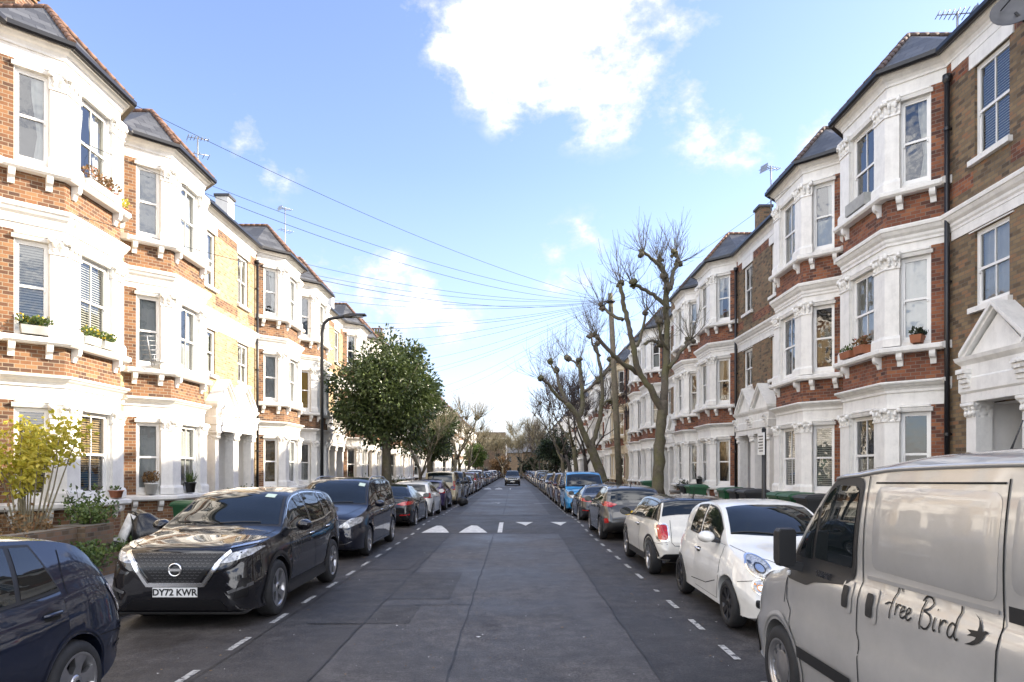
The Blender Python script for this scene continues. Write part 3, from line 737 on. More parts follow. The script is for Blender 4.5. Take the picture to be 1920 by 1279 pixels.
def add_text(mb, txt, size, org, ex, ey, mi, kx=1.0):
    me = text_mesh(txt, size); off = len(mb.v); ez = Vector(ex).cross(Vector(ey))
    for v in me.vertices: mb.v.append(tuple(Vector(org) + Vector(ex)*v.co.x*kx + Vector(ey)*v.co.y + ez*(v.co.z)))
    for p in me.polygons: mb.f.append(tuple(i+off for i in p.vertices)); mb.m.append(mi); mb.sm.append(False)
def arc(cx, cz, r, a0, a1, n=14): return [(cx+r*cos(a0+(a1-a0)*i/n), cz+r*sin(a0+(a1-a0)*i/n)) for i in range(n+1)]
def circ(cx, cy, rx, ry=None, n=20): return [(cx+rx*cos(2*pi*i/n), cy+(ry or rx)*sin(2*pi*i/n)) for i in range(n)]

def build_car(c, label, cat='car', group='cars parked along the street', loc=(0,0), heading=1, detail=2, roll=0):
    """heading -1: nose towards the camera"""
    root = empty(c.name, (loc[0], loc[1], 0), heading*pi/2 + roll, label, cat, group)
    me = body_mesh(c); body = link('body', me, root)
    bm = bmesh.new(); bm.from_mesh(me); bmesh.ops.triangulate(bm, faces=bm.faces); bvh = BVHTree.FromBMesh(bm); bm.free(); D = Decal(c, bvh)
    def part(name, fn, mats, parent=root):
        b = MB(); fn(b)
        if b.f: return b.build(name, mats, parent)
    # wheels
    ty, ri = wheel_meshes(c)
    for s in c.axles:
        for g in (1, -1):
            w = empty('wheel', (c.X(s), g*(c.W-c.tw/2-c.inset), c.R)); w.parent = root; w.rotation_euler = (0, rnd.uniform(0, 6), 0 if g > 0 else pi)
            link('tyre', ty, w); link('rim', ri, w)
    # side glass
    def sidepatch(b, sa, sb, lo, hi, g, eps, mi=0, n=None, rows=7, ta=0, tb=0):
        n = n or max(4, int((sb-sa)/.06)); rg = []
        for i in range(n+1):
            row = []
            for j in range(rows):
                v = j/(rows-1); s0 = sa + (sb-sa)*i/n; s = s0
                for _ in range(2):
                    l = lo(s); h = max(hi(s), l+.001); s = s0 + (ta*(1-i/n)+tb*i/n)*v
                z = l+(h-l)*v; row.append((c.X(s), g*(c.side_y(s, z)+eps), z))
            rg.append(row)
        if g > 0: rg.reverse()
        b.loft(rg, mi, False, False, True)
    lo = lambda s: c.fB(s)+c.glow; hi = lambda s: c.edge(s)[1]-c.ghigh
    for g in (1, -1):
        def trim(b):
            for sa, sb, ta, tb in c.glass: sidepatch(b, sa-.025, sb+.025, lambda s: lo(s)-.022, lambda s: hi(s)+.018, g, .003, 0, None, 7, ta, tb)
        part('window_trim', trim, [c.trim])
        for sa, sb, ta, tb in c.glass:
            part('side_window', lambda b: sidepatch(b, sa, sb, lo, hi, g, .007, 0, None, 7, ta, tb), [M['car_glass']])
    # windscreen and rear window: patches of the upper surface
    def toppatch(b, s0, s1, mrg, eps, mi=0, n=14, m=13, bow=0):
        rows = []
        for i in range(n+1):
            row = []
            for j in range(m):
                v = -1+2*j/(m-1); s = s0+(s1-s0)*i/n; s = s + bow*(v*v)*(1-i/n if bow > 0 else i/n); y = v*(c.edge(s)[0]-mrg)
                z = c.top_z(s, y); e = .01; dzs = (c.top_z(s+e, y)-c.top_z(s-e, y))/(2*e); nv = Vector((dzs, 0, 1)).normalized()
                row.append((c.X(s)+nv.x*eps, y, z+nv.z*eps))
            rows.append(row)
        b.loft(rows, mi, False, False, True)
    a0, a1 = c.ws; part('windscreen', lambda b: toppatch(b, a0, a1, .055, .005, 0, 14, 13, .10), [M['car_glass']])
    part('windscreen_trim', lambda b: toppatch(b, a0-.03, a1+.025, .02, .0025, 0, 14, 13, .10), [M['black_plastic'] if not c.white_pillar else c.paint])
    if c.rw:
        a0, a1 = c.rw; part('rear_window', lambda b: toppatch(b, a0, a1, c.rwm, .006, 0, 12, 11), [M['car_glass']])
    if c.roof_mat: part('roof', lambda b: toppatch(b, c.ws[1]+.03, c.roof_end, .0, .004, 0, 20, 13), [c.roof_mat])
    # doors: panels above black shut lines
    for sa, sb in c.doors:
        for g in (1, -1):
            def low(s):
                z = c.fb(s)+.10
                for ax in c.axles:
                    d = abs(s-ax); rr = c.R+c.arch+.05
                    if d < rr: z = max(z, c.R+sqrt(rr*rr-d*d))
                return z
            up = lambda s: c.fB(s)+c.glow-.03
            part('panel_gap', lambda b: sidepatch(b, sa-.007, sb+.007, lambda s: low(s)-.007, lambda s: up(s)+.004, g, .0018, 0, None, 12), [M['seam']])
            d = part('door', lambda b: sidepatch(b, sa, sb, low, up, g, .0036, 0, None, 12), [c.paint])
            hs = sb-.16; z = c.fB(hs)-c.handle_z; y = c.side_y(hs, z)
            def hnd(b):
                D.put(b, densify(rpoly([(hs-.09,z-.035),(hs+.09,z-.035),(hs+.09,z+.03),(hs-.09,z+.03)], .03)), 'side', g, .0045, 1)
                b.tube([(c.X(hs-.10), g*(y+.012), z+.008), (c.X(hs-.05), g*(y+.034), z+.012), (c.X(hs+.05), g*(y+.034), z+.014), (c.X(hs+.1), g*(y+.012), z+.012)], [.012,.015,.015,.012], 8)
            part('handle', hnd, [c.handle, M['seam']], d)
    # arch lips and sill cladding
    for g in (1, -1):
        for s in c.axles:
            def lip(b):
                r0 = c.R+c.arch-.002; r1 = r0+c.lip; n = 28; v = []; f = []
                for i in range(n+1):
                    a = -.25+(pi+.5)*i/n
                    for k in range(4): r = r0+(r1-r0)*k/3; v.append((s+r*cos(a), c.R*.98+r*sin(a)))
                for i in range(n):
                    for k in range(3): f.append((4*i+k, 4*i+k+1, 4*i+k+5, 4*i+k+4))
                D.put(b, (v, f), 'side', g, .010 if c.lip > .05 else .006, 0)
            part('wheel_arch_lip', lip, [c.lipmat])
        if c.clad: part('sill_cladding', lambda b: sidepatch(b, c.axles[0]+c.R+.1, c.axles[1]-c.R-.1, lambda s: c.fb(s)+.04, lambda s: c.fb(s)+c.clad, g, .009, 0), [M['black_plastic']])
    # door mirrors
    for g in (1, -1) if c.mir else ():
        s = c.mir; z = c.fB(s)+.075+c.mirz; y = c.side_y(s, c.fB(s)-.02)
        mr = empty('wing_mirror', (0,0,0)); mr.parent = root
        def cap(b):
            n = 14; rg = []
            for i in range(9):
                t = i/8; k = sqrt(max(0, 1-(1-t)**2.4)) if t < 1 else 1
                rg.append([(c.X(s)+.10-.15*t*c.mirk, g*(y+.15+.115*c.mirk*k*cos(2*pi*q/n)), z+.082*c.mirk*k*sin(2*pi*q/n)*(1.25 if c.mirk > 1.2 else 1)) for q in range(n)])
            b.loft(rg, 0, True, True, True)
        m = part('mirror_shell', cap, [c.mirmat], mr)
        part('mirror_stalk', lambda b: b.bar((c.X(s)+.01, g*(y-.03), z-.07), (c.X(s)+.02, g*(y+.1), z-.045), .06, .035), [M['black_plastic']], mr)
    # front: grilles, lamps, plate and badge
    for nm, poly, ax, mat, eps in c.shapes:
        gs = (1, -1) if ax.endswith('*') else (1,); a = ax.rstrip('*')
        for g in gs:
            def fn(b):
                if a == 'side': D.put(b, densify(poly, .04), 'side', g, eps)
                else: D.put(b, densify([(g*p, q) if a != 'top' else (p, g*q) for p, q in poly], .04), a, 1, eps)
            part(nm, fn, [mat])
    for nm, pts, w, ax, mat, eps in c.strips:
        gs = (1, -1) if ax.endswith('*') else (1,); a = ax.rstrip('*')
        for g in gs:
            def fn(b):
                q = resample(pts, .03); q = q if a == 'side' else [(g*x, y) if a != 'top' else (x, g*y) for x, y in q]
                D.put(b, ribbon(q, w), a, g, eps)
                if eps > .012: D.put(b, ribbon(q, w*1.5), a, g, eps*.5)
            part(nm, fn, [mat])
    for end, z, txt in c.plates:
        sgn = 1 if end == 'front' else -1; o, dr = Vector((6*sgn, 0, z)), Vector((-sgn, 0, 0)); hit = bvh.ray_cast(o, dr)[0]
        x = hit.x + sgn*.018
        def pl(b):
            b.box(*sorted((x-sgn*.02, x)), -.26, .26, z-.0555, z+.0555)
            if txt: add_text(b, txt, .108, (x+sgn*.0015, 0, z-.002), (0, sgn, 0), (0, 0, 1), 1, .98)
        part('number_plate', pl, [M['plate_w'] if end == 'front' else M['plate_y'], M['ink']])
    if c.badge:
        z, r = c.badge; hit = bvh.ray_cast(Vector((6, 0, z)), Vector((-1, 0, 0)))[0]
        def bd(b):
            b.lathe([(r, .0), (r-.004, .018), (r-.016, .02), (r-.02, .006)], 24, 0, 'x', (hit.x+.006, 0, z))
            if c.name == 'crossover_car': b.box(hit.x+.01, hit.x+.022, -r*.8, r*.8, z-.016, z+.016)
            else: b.lathe([(0, .014), (r-.02, .010)], 20, 1, 'x', (hit.x+.006, 0, z))
        part('badge', bd, [M['chrome'], c.badge_mat])
    # wipers and aerial
    def wip(b):
        for y0, y1 in ((-.05, -.62), (.52, -.02)):
            pts = []
            for i in range(8):
                t = i/7; y = y0+(y1-y0)*t; s = c.ws[0]+.02+.02*sin(t*3)+.10*(y/.7)**2*1.0; pts.append((c.X(s), y, c.top_z(s, y)+.018))
            b.tube(pts, .008, 5)
    part('wiper', wip, [M['black_plastic']])
    if c.aerial:
        s = c.aerial; z = c.fT(s); part('aerial', lambda b: b.tube([(c.X(s), 0, z-.01), (c.X(s)-.05, 0, z+.08), (c.X(s)-.13, 0, z+.22)], [.012, .006, .004], 6), [M['black_plastic']])
    if c.rails:
        for g in (1, -1):
            def rl(b):
                pts = []
                for i in range(13):
                    t = i/12; s = c.rails[0]+(c.rails[1]-c.rails[0])*t; e = c.edge(s); pts.append((c.X(s), g*(e[0]-.03), e[1]+.01+.045*min(1, 6*t, 6*(1-t))))
                b.tube(pts, .018, 6)
            part('roof_rail', rl, [c.railmat])
    if c.extra: c.extra(c, root, D, part, sidepatch, bvh)
    return root
BASE = dict(tw=.21, rimk=.66, spokes=5, spoke_style='single', inset=.012, glow=.03, ghigh=.045, white_pillar=False, roof_mat=None, roof_end=3, lip=.03, clad=0, mirz=0, mirk=1, handle_z=.13, badge=None, aerial=None, rails=None, extra=None, rwm=.1, plates=[], shapes=[], strips=[], rim=M['alloy'], trim=M['black_plastic'], railmat=M['chrome'], badge_mat=M['chrome'])
def spec(**k):
    d = dict(BASE); d.update(k); p = d['paint']
    for q in ('lipmat', 'handle', 'mirmat'): d.setdefault(q, p)
    return Car(**d)
FRONT_PLAN = [(0,.62),(.03,.74),(.08,.82),(.2,.9),(.45,.965),(.8,.99),(1.3,1)]
def plan(L, r0=.70, f=None): return (f or FRONT_PLAN) + [(L*.62,1),(L-.7,.985),(L-.35,.955),(L-.14,.90),(L-.05,.83),(L,r0)]
P = {}
for n, col, metal in (('black', (.006,.006,.008), 0), ('navy', (.011,.016,.034), .3), ('midnight', (.008,.010,.02), .2), ('white', (.74,.73,.69), 0), ('pearl', (.70,.675,.61), 0), ('silver_grey', (.52,.508,.485), .5), ('graphite', (.07,.068,.066), .5), ('sky', (.03,.27,.58), .1),
        ('silver', (.42,.43,.44), .7), ('purple', (.05,.035,.10), .4), ('cream', (.55,.47,.3), 0), ('maroon', (.07,.012,.014), .2), ('red', (.35,.025,.02), 0), ('bronze', (.19,.15,.11), .5), ('slate', (.03,.034,.042), .3), ('blue', (.02,.06,.2), .3), ('orange', (.45,.13,.03), 0), ('sage', (.16,.18,.14), .3)):
    P[n] = paint(n + '_car_paint', col, metal, dirt=.3 if n in ('black','midnight') else .25)

M['lip_grey'] = plain('grey_trim_plastic', (.07,.07,.072), .45)
def qashqai():
    def mesh(c, root, D, part, sp, bvh):
        def gr(b):
            for r in range(10):
                for k in range(-10, 11):
                    y = k*.058+(.029 if r % 2 else 0); z = .90-.034*r
                    if abs(y) > .50-.028*r: continue
                    D.put(b, ribbon([(y-.02, z+.004), (y, z-.006), (y+.02, z+.004)], .008), 'front', 1, .012)
        part('grille_mesh', gr, [M['lip_grey']])
        def st(b): D.put(b, densify([(1.90,.36),(2.02,.36),(2.02,.50),(1.90,.50)], .06), 'top', 1, .012)
        part('parking_permit', st, [M['sticker']])
    g = [(-.53,.91),(.53,.91),(.27,.565),(-.27,.565)]
    return spec(name='crossover_car', paint=P['black'], L=4.43, W=.918, R=.365, fa=.93, wb=2.665, tw=.235, rimk=.65, spokes=5, spoke_style='fan', hip=.02, lowtuck=.09,
        top=[(0,.74),(.02,.80),(.06,.88),(.14,.96),(.3,1.01),(.7,1.07),(1.1,1.115),(1.2,1.14),(1.6,1.36),(1.98,1.535),(2.25,1.6),(2.75,1.63),(3.4,1.605),(3.9,1.54),(4.05,1.47),(4.2,1.27),(4.3,1.1),(4.38,.95),(4.43,.78)],
        belt=[(0,.7),(.3,.93),(1.1,1.03),(2,1.06),(3.2,1.10),(3.7,1.17),(4.1,1.2),(4.43,1.0)], bot=[(0,.42),(.02,.29),(.06,.21),(.2,.175),(.7,.18),(3.9,.21),(4.2,.27),(4.36,.36),(4.43,.5)],
        plan=plan(4.43, .75, [(0,.66),(.02,.76),(.06,.83),(.16,.90),(.4,.965),(.8,1),(1.3,1)]), roofw=[(0,.63),(5,.60)], crown=[(0,.03),(.3,.05),(1.1,.06),(1.6,.07),(2,.05),(3,.04),(4.43,.05)],
        glass=[(1.62,2.48,0,.0),(2.57,3.33,0,0),(3.40,3.72,0,-.12)], ws=(1.23,2.0), rw=(4.02,4.24), doors=[(1.42,2.52),(2.535,3.42)], mir=1.62, lip=.075, lipmat=M['black_plastic'], clad=.2, handle=M['chrome'], trim=M['chrome'], rim=M['alloy'], extra=mesh,
        shapes=[('grille', g, 'front', M['grille'], .006), ('headlight', rpoly([(.44,.79),(.60,.80),(.80,.87),(.86,.95),(.80,.955),(.60,.90)], .02), 'front*', M['lens'], .008), ('lower_intake', rpoly([(-.62,.245),(.62,.245),(.52,.37),(-.52,.37)], .05), 'front', M['grille'], .006), ('side_intake', rpoly([(.66,.36),(.80,.40),(.82,.62),(.74,.62)], .03), 'front*', M['grille'], .006), ('bumper_lip', [(-.76,.185),(.76,.185),(.82,.225),(-.82,.225)], 'front', M['lip_grey'], .014), ('bumper_wing', [(.62,.44),(.84,.52),(.84,.56),(.60,.47)], 'front*', M['lip_grey'], .006),
                ('tail_light', rpoly([(.5,.98),(.86,.98),(.86,1.08),(.5,1.05)], .02), 'rear*', M['tail'], .008)],
        strips=[('grille_chrome', [(.61,.925),(.52,.83),(.33,.548),(-.33,.548),(-.52,.83),(-.61,.925)], .034, 'front', M['chrome'], .022), ('bonnet_chrome', [(.575,.965),(.64,.975),(.80,1.0)], .018, 'front*', M['chrome'], .012), ('bonnet_gap', [(.16,.0),(.16,.3),(.2,.5),(.35,.64),(1.2,.76)], .008, 'top*', M['seam'], .003)],
        plates=[('front', .462, 'DY72 KWR'), ('rear', .85, '')], badge=(.725, .082))
def hatch(name, p, **k):
    d = dict(name=name, paint=p, L=4.2, W=.87, R=.315, fa=.86, wb=2.58, hip=.015,
        top=[(0,.6),(.02,.66),(.07,.75),(.2,.84),(.7,.93),(1.05,.985),(1.12,1.0),(1.6,1.25),(1.95,1.39),(2.25,1.445),(2.7,1.46),(3.3,1.43),(3.7,1.37),(3.82,1.31),(3.98,1.08),(4.08,.93),(4.15,.8),(4.2,.62)],
        belt=[(0,.6),(.3,.8),(1.0,.92),(2,.955),(3.2,1.0),(3.8,1.05),(4.2,.9)], bot=[(0,.42),(.02,.32),(.08,.22),(.3,.18),(3.7,.19),(4.0,.26),(4.15,.36),(4.2,.45)],
        plan=plan(4.2), roofw=[(0,.58),(5,.56)], crown=[(0,.03),(.3,.05),(1.1,.055),(1.6,.065),(2,.05),(3,.04),(4.2,.05)],
        glass=[(1.45,2.33,0,.06),(2.42,3.18,.06,.04),(3.24,3.5,.04,-.1)], ws=(1.15,1.97), rw=(3.79,4.0), doors=[(1.3,2.37),(2.385,3.3)], mir=1.45, aerial=3.55, spokes=5,
        shapes=[('grille', rpoly([(-.4,.56),(.4,.56),(.46,.66),(-.46,.66)], .03), 'front', M['grille'], .006), ('lower_intake', rpoly([(-.5,.3),(.5,.3),(.42,.42),(-.42,.42)], .04), 'front', M['grille'], .006), ('headlight', rpoly([(.46,.63),(.62,.62),(.80,.70),(.82,.80),(.66,.76)], .04), 'front*', M['lens'], .007),
                ('tail_light', rpoly([(.54,.82),(.84,.80),(.84,1.0),(.7,1.0)], .04), 'rear*', M['tail'], .008), ('bumper_insert', rpoly([(-.6,.28),(.6,.28),(.5,.4),(-.5,.4)], .04), 'rear', M['black_plastic'], .006)],
        strips=[('tailgate_gap', [(-.62,1.0),(-.58,.52),(.58,.52),(.62,1.0)], .008, 'rear', M['seam'], .003), ('bonnet_gap', [(.2,.0),(.2,.4),(.3,.56),(1.08,.7)], .008, 'top*', M['seam'], .003)],
        plates=[('front', .47, ''), ('rear', .66, '')], badge=(.68, .05))
    d.update(k); return spec(**d)
M['lens_clear'] = plain('clear_tail_lamp', (.62,.55,.53), .12, .2, 1, var=.4, vscale=18)
def astra():
    def ex(c, root, D, part, sp, bvh):
        for g in (1, -1):
            part('bumper_gap', lambda b: D.put(b, ribbon(resample([(3.5+.02,.62),(3.9,.60),(4.05,.585),(4.2,.58)], .03), .01), 'side', g, .004), [M['seam']])
            part('bumper_strip', lambda b: D.put(b, ribbon(resample([(4.0,.45),(4.12,.46),(4.2,.465)], .02), .035), 'side', g, .012), [c.paint])
            part('quarter_gap', lambda b: D.put(b, ribbon(resample([(3.5,1.3),(3.44,1.15),(3.42,.98)], .03), .008), 'side', g, .003), [M['seam']])
    return hatch('hatchback_car', P['navy'], L=4.25, W=.88, R=.315, fa=.84, wb=2.614, spokes=5, spoke_style='fan', hip=.035, lowtuck=.07, rimk=.68, handle=P['navy'], lip=.045, extra=ex,
        glass=[(1.45,2.3,0,.06),(2.38,2.92,.06,.10),(2.97,3.34,.10,-.10)], doors=[(1.3,2.34),(2.355,3.36)], aerial=None,
        top=[(0,.6),(.02,.66),(.07,.75),(.2,.84),(.7,.93),(1.05,.985),(1.12,1.0),(1.6,1.25),(1.95,1.39),(2.25,1.445),(2.7,1.46),(3.3,1.43),(3.66,1.375),(3.76,1.33),(3.9,1.18),(4.05,1.01),(4.12,.93),(4.2,.78),(4.25,.6)], plan=plan(4.25,.68),
        shapes=[('tail_light', rpoly([(3.93,.985),(4.12,.90),(4.17,.70),(4.08,.73),(4.0,.86)], .02), 'side*', M['lens_clear'], .009), ('tail_lamp_back', rpoly([(.52,.78),(.70,.74),(.69,.95),(.60,.95)], .03), 'rear*', M['tail'], .008), ('bumper_insert', rpoly([(-.6,.28),(.6,.28),(.5,.4),(-.5,.4)], .04), 'rear', M['black_plastic'], .006)])
def mpv(name, p, **k):
    d = dict(name=name, paint=p, L=4.85, W=.94, R=.34, fa=.95, wb=2.92, hip=.015,
        top=[(0,.68),(.02,.75),(.07,.85),(.2,.93),(.6,1.02),(.95,1.10),(1.02,1.12),(1.5,1.42),(1.9,1.62),(2.2,1.69),(2.8,1.72),(3.8,1.70),(4.4,1.63),(4.52,1.56),(4.66,1.25),(4.75,1.05),(4.81,.85),(4.85,.65)],
        belt=[(0,.65),(.3,.88),(1.0,1.03),(2,1.06),(3.8,1.10),(4.5,1.14),(4.85,1.0)], bot=[(0,.45),(.02,.34),(.08,.23),(.3,.18),(4.3,.19),(4.6,.26),(4.8,.36),(4.85,.45)],
        plan=plan(4.85), roofw=[(0,.67),(6,.66)], crown=[(0,.03),(.3,.05),(1.1,.06),(1.6,.07),(2,.05),(3,.04),(4.85,.05)],
        glass=[(1.36,2.42,0,.05),(2.50,3.45,.05,.05),(3.54,4.35,.05,-.12)], ws=(1.05,1.92), rw=(4.5,4.68), doors=[(1.35,2.45),(2.465,3.5)], mir=1.5, rails=(2.2,4.2), spokes=7, spoke_style='single', handle=M['chrome'], railmat=M['alloy'],
        shapes=[('grille', rpoly([(-.4,.66),(.4,.66),(.44,.74),(-.44,.74)], .02), 'front', M['grille'], .006), ('lower_intake', rpoly([(-.6,.28),(.6,.28),(.55,.42),(-.55,.42)], .04), 'front', M['grille'], .006), ('headlight', rpoly([(.44,.69),(.66,.67),(.88,.78),(.88,.90),(.70,.87)], .04), 'front*', M['lens'], .008), ('tail_light', rpoly([(.66,.95),(.88,.93),(.88,1.2),(.74,1.2)], .04), 'rear*', M['tail'], .008), ('tax_sticker', [(1.72,.50),(1.86,.50),(1.86,.64),(1.72,.64)], 'top', M['sticker'], .011)],
        strips=[('grille_chrome', [(-.45,.76),(.45,.76)], .016, 'front', M['chrome'], .012), ('window_chrome', [(1.4,1.07),(2.4,1.085),(3.5,1.105),(4.4,1.145)], .02, 'side*', M['chrome'], .009), ('bonnet_gap', [(.2,.0),(.2,.4),(.3,.56),(.98,.76)], .008, 'top*', M['seam'], .003), ('bumper_chrome', [(.48,.33),(.62,.35),(.74,.40)], .012, 'front*', M['chrome'], .01)],
        plates=[('front', .48, ''), ('rear', .80, '')], badge=(.72, .055))
    d.update(k); return spec(**d)
def coupe(name, p, **k):
    d = dict(name=name, paint=p, L=4.5, W=.90, R=.335, fa=.82, wb=2.72, hip=.02, tw=.235, rimk=.7,
        top=[(0,.58),(.02,.64),(.07,.72),(.2,.79),(.8,.88),(1.3,.95),(1.4,.98),(1.9,1.21),(2.3,1.36),(2.6,1.41),(2.9,1.42),(3.3,1.37),(3.8,1.17),(4.05,1.045),(4.2,1.02),(4.35,1.0),(4.42,.93),(4.47,.8),(4.5,.62)],
        belt=[(0,.55),(.3,.75),(1.2,.90),(2.2,.935),(3.4,.97),(4.0,.99),(4.5,.9)], bot=[(0,.4),(.02,.3),(.08,.2),(.3,.16),(4.0,.17),(4.3,.25),(4.45,.35),(4.5,.45)],
        plan=plan(4.5,.76), roofw=[(0,.53),(6,.52)], crown=[(0,.03),(.3,.05),(1.3,.05),(1.9,.06),(2.4,.05),(3,.045),(4.5,.045)],
        glass=[(1.78,2.75,0,.03),(2.83,3.5,.03,-.05)], ws=(1.43,2.32), rw=(3.32,4.0), rwm=.08, doors=[(1.6,2.95)], mir=1.75, trim=M['chrome'], handle=p, spokes=5, spoke_style='twin',
        shapes=[('grille', rpoly([(-.3,.46),(.3,.46),(.34,.66),(-.34,.66)], .05), 'front', M['grille'], .006), ('headlight', rpoly([(.44,.60),(.62,.58),(.82,.66),(.82,.72),(.5,.68)], .03), 'front*', M['lens'], .007), ('tail_light', rpoly([(.38,.80),(.60,.76),(.85,.80),(.86,.90),(.6,.88)], .02), 'rear*', M['tail'], .008), ('bumper_reflector', [(.5,.44),(.8,.46),(.8,.49),(.5,.47)], 'rear*', M['tail'], .008), ('diffuser', rpoly([(-.6,.26),(.6,.26),(.5,.4),(-.5,.4)], .04), 'rear', M['black_plastic'], .006)],
        strips=[('boot_gap', [(-.72,.96),(-.66,.74),(-.5,.66),(.5,.66),(.66,.74),(.72,.96)], .008, 'rear', M['seam'], .003)], plates=[('rear', .58, '')], badge=(.80, .04))
    d.update(k); return spec(**d)
def saloon(name, p, **k):
    d = dict(top=[(0,.6),(.02,.66),(.07,.75),(.2,.82),(.8,.92),(1.2,.98),(1.3,1.01),(1.8,1.25),(2.15,1.39),(2.5,1.44),(3.0,1.44),(3.4,1.39),(3.85,1.16),(4.0,1.08),(4.2,1.06),(4.38,1.03),(4.44,.95),(4.48,.8),(4.5,.62)], glass=[(1.6,2.5,0,.03),(2.58,3.3,.03,-.05)], doors=[(1.4,2.54),(2.555,3.4)], ws=(1.33,2.17), rw=(3.42,3.86), trim=M['black_plastic'], mir=1.6, spoke_style='single')
    d.update(k); return coupe(name, p, **d)
def suv(name, p, **k):
    c = qashqai(); d = dict(c.__dict__)
    for q in ('fT','fB','fb','fW','fR','fc','axles','zroof'): d.pop(q)
    d.update(name=name, paint=p, mirmat=p, handle=p, extra=None, plates=[('front', .462, ''), ('rear', .85, '')], badge=(.725, .06), trim=M['black_plastic'], rim=M['alloy']); d.update(k); return Car(**d)
def fiat():
    def ex(c, root, D, part, sp, bvh):
        for g in (1, -1):
            for cy, cz, r, nm in ((.575, .795, .112, 'headlight'), (.60, .585, .078, 'side_lamp')):
                def lamp(b):
                    ring = circ(g*cy, cz, r*.93, r, 28); D.put(b, densify(circ(g*cy, cz, r*.95, r*1.0, 28), .03), 'front', 1, .004, 1)
                    D.put(b, ribbon(ring, .013, True), 'front', 1, .010, 0)
                    D.put(b, ribbon(circ(g*cy, cz-.01, r*.42, None, 20), .012, True), 'front', 1, .008, 2)
                    D.put(b, densify(circ(g*cy, cz-.01, r*.34), .03), 'front', 1, .007, 0)
                    D.put(b, densify(circ(g*(cy+r*.6), cz+r*.35, r*.16), .03), 'front', 1, .008, 2)
                part(nm, lamp, [M['chrome'], M['lens'], M['amber'] if nm == 'side_lamp' else M['lens_dark']])
            part('side_scallop', lambda b: D.put(b, ribbon(resample([(1.15,.50),(1.6,.40),(2.35,.36)], .05), .012), 'side', g, .004), [M['seam']])
    W = P['white']
    return spec(name='city_car', paint=W, L=3.55, W=.814, R=.292, fa=.72, wb=2.30, tw=.195, rimk=.68, hip=.05, lowtuck=.05, spokes=7, spoke_style='twin', rim=M['dark_alloy'], white_pillar=True,
        top=[(0,.52),(.02,.62),(.06,.72),(.14,.81),(.3,.89),(.6,.955),(.86,1.0),(.94,1.03),(1.3,1.275),(1.6,1.42),(1.85,1.475),(2.15,1.49),(2.6,1.46),(2.95,1.37),(3.15,1.22),(3.32,.98),(3.42,.82),(3.5,.7),(3.55,.55)],
        belt=[(0,.5),(.3,.82),(.9,.955),(1.6,.965),(2.6,.985),(3.1,1.0),(3.55,.8)], bot=[(0,.4),(.02,.30),(.07,.22),(.25,.18),(3.1,.2),(3.35,.26),(3.5,.34),(3.55,.42)],
        plan=[(0,.60),(.02,.70),(.06,.78),(.14,.85),(.3,.92),(.55,.975),(.9,1),(2.4,1),(2.9,.985),(3.2,.94),(3.4,.87),(3.5,.78),(3.55,.66)], roofw=[(0,.57),(4,.55)], crown=[(0,.05),(.3,.09),(.9,.06),(1.3,.07),(1.7,.05),(2.5,.045),(3.55,.06)],
        glass=[(1.27,2.1,0,.0),(2.2,2.72,0,-.1)], ws=(1.0,1.63), rw=(2.98,3.2), doors=[(1.02,2.16)], mir=1.28, handle=M['chrome'], handle_z=.17, mirk=.95, lip=.02,
        shapes=[('lower_intake', rpoly([(-.55,.30),(.55,.30),(.5,.40),(-.5,.40)], .04), 'front', M['grille'], .006), ('side_intake', rpoly([(.45,.32),(.66,.36),(.66,.45),(.45,.43)], .03), 'front*', M['grille'], .008), ('tail_light', rpoly([(.54,.72),(.68,.72),(.66,.92),(.56,.92)], .03), 'rear*', M['tail'], .008)],
        strips=[('bonnet_gap', [(.08,.0),(.10,.2),(.18,.36),(.36,.50),(.6,.60),(.92,.69)], .008, 'top*', M['seam'], .003), ('bumper_gap', [(.0,.68),(.1,.66),(.3,.62),(.42,.60)], .007, 'side*', M['seam'], .003), ('nose_chrome', [(-.3,.63),(-.1,.64),(.1,.64),(.3,.63)], .016, 'front', M['chrome'], .01)], plates=[('front', .48, '')], badge=(.66, .05), badge_mat=M['tail'], extra=ex)
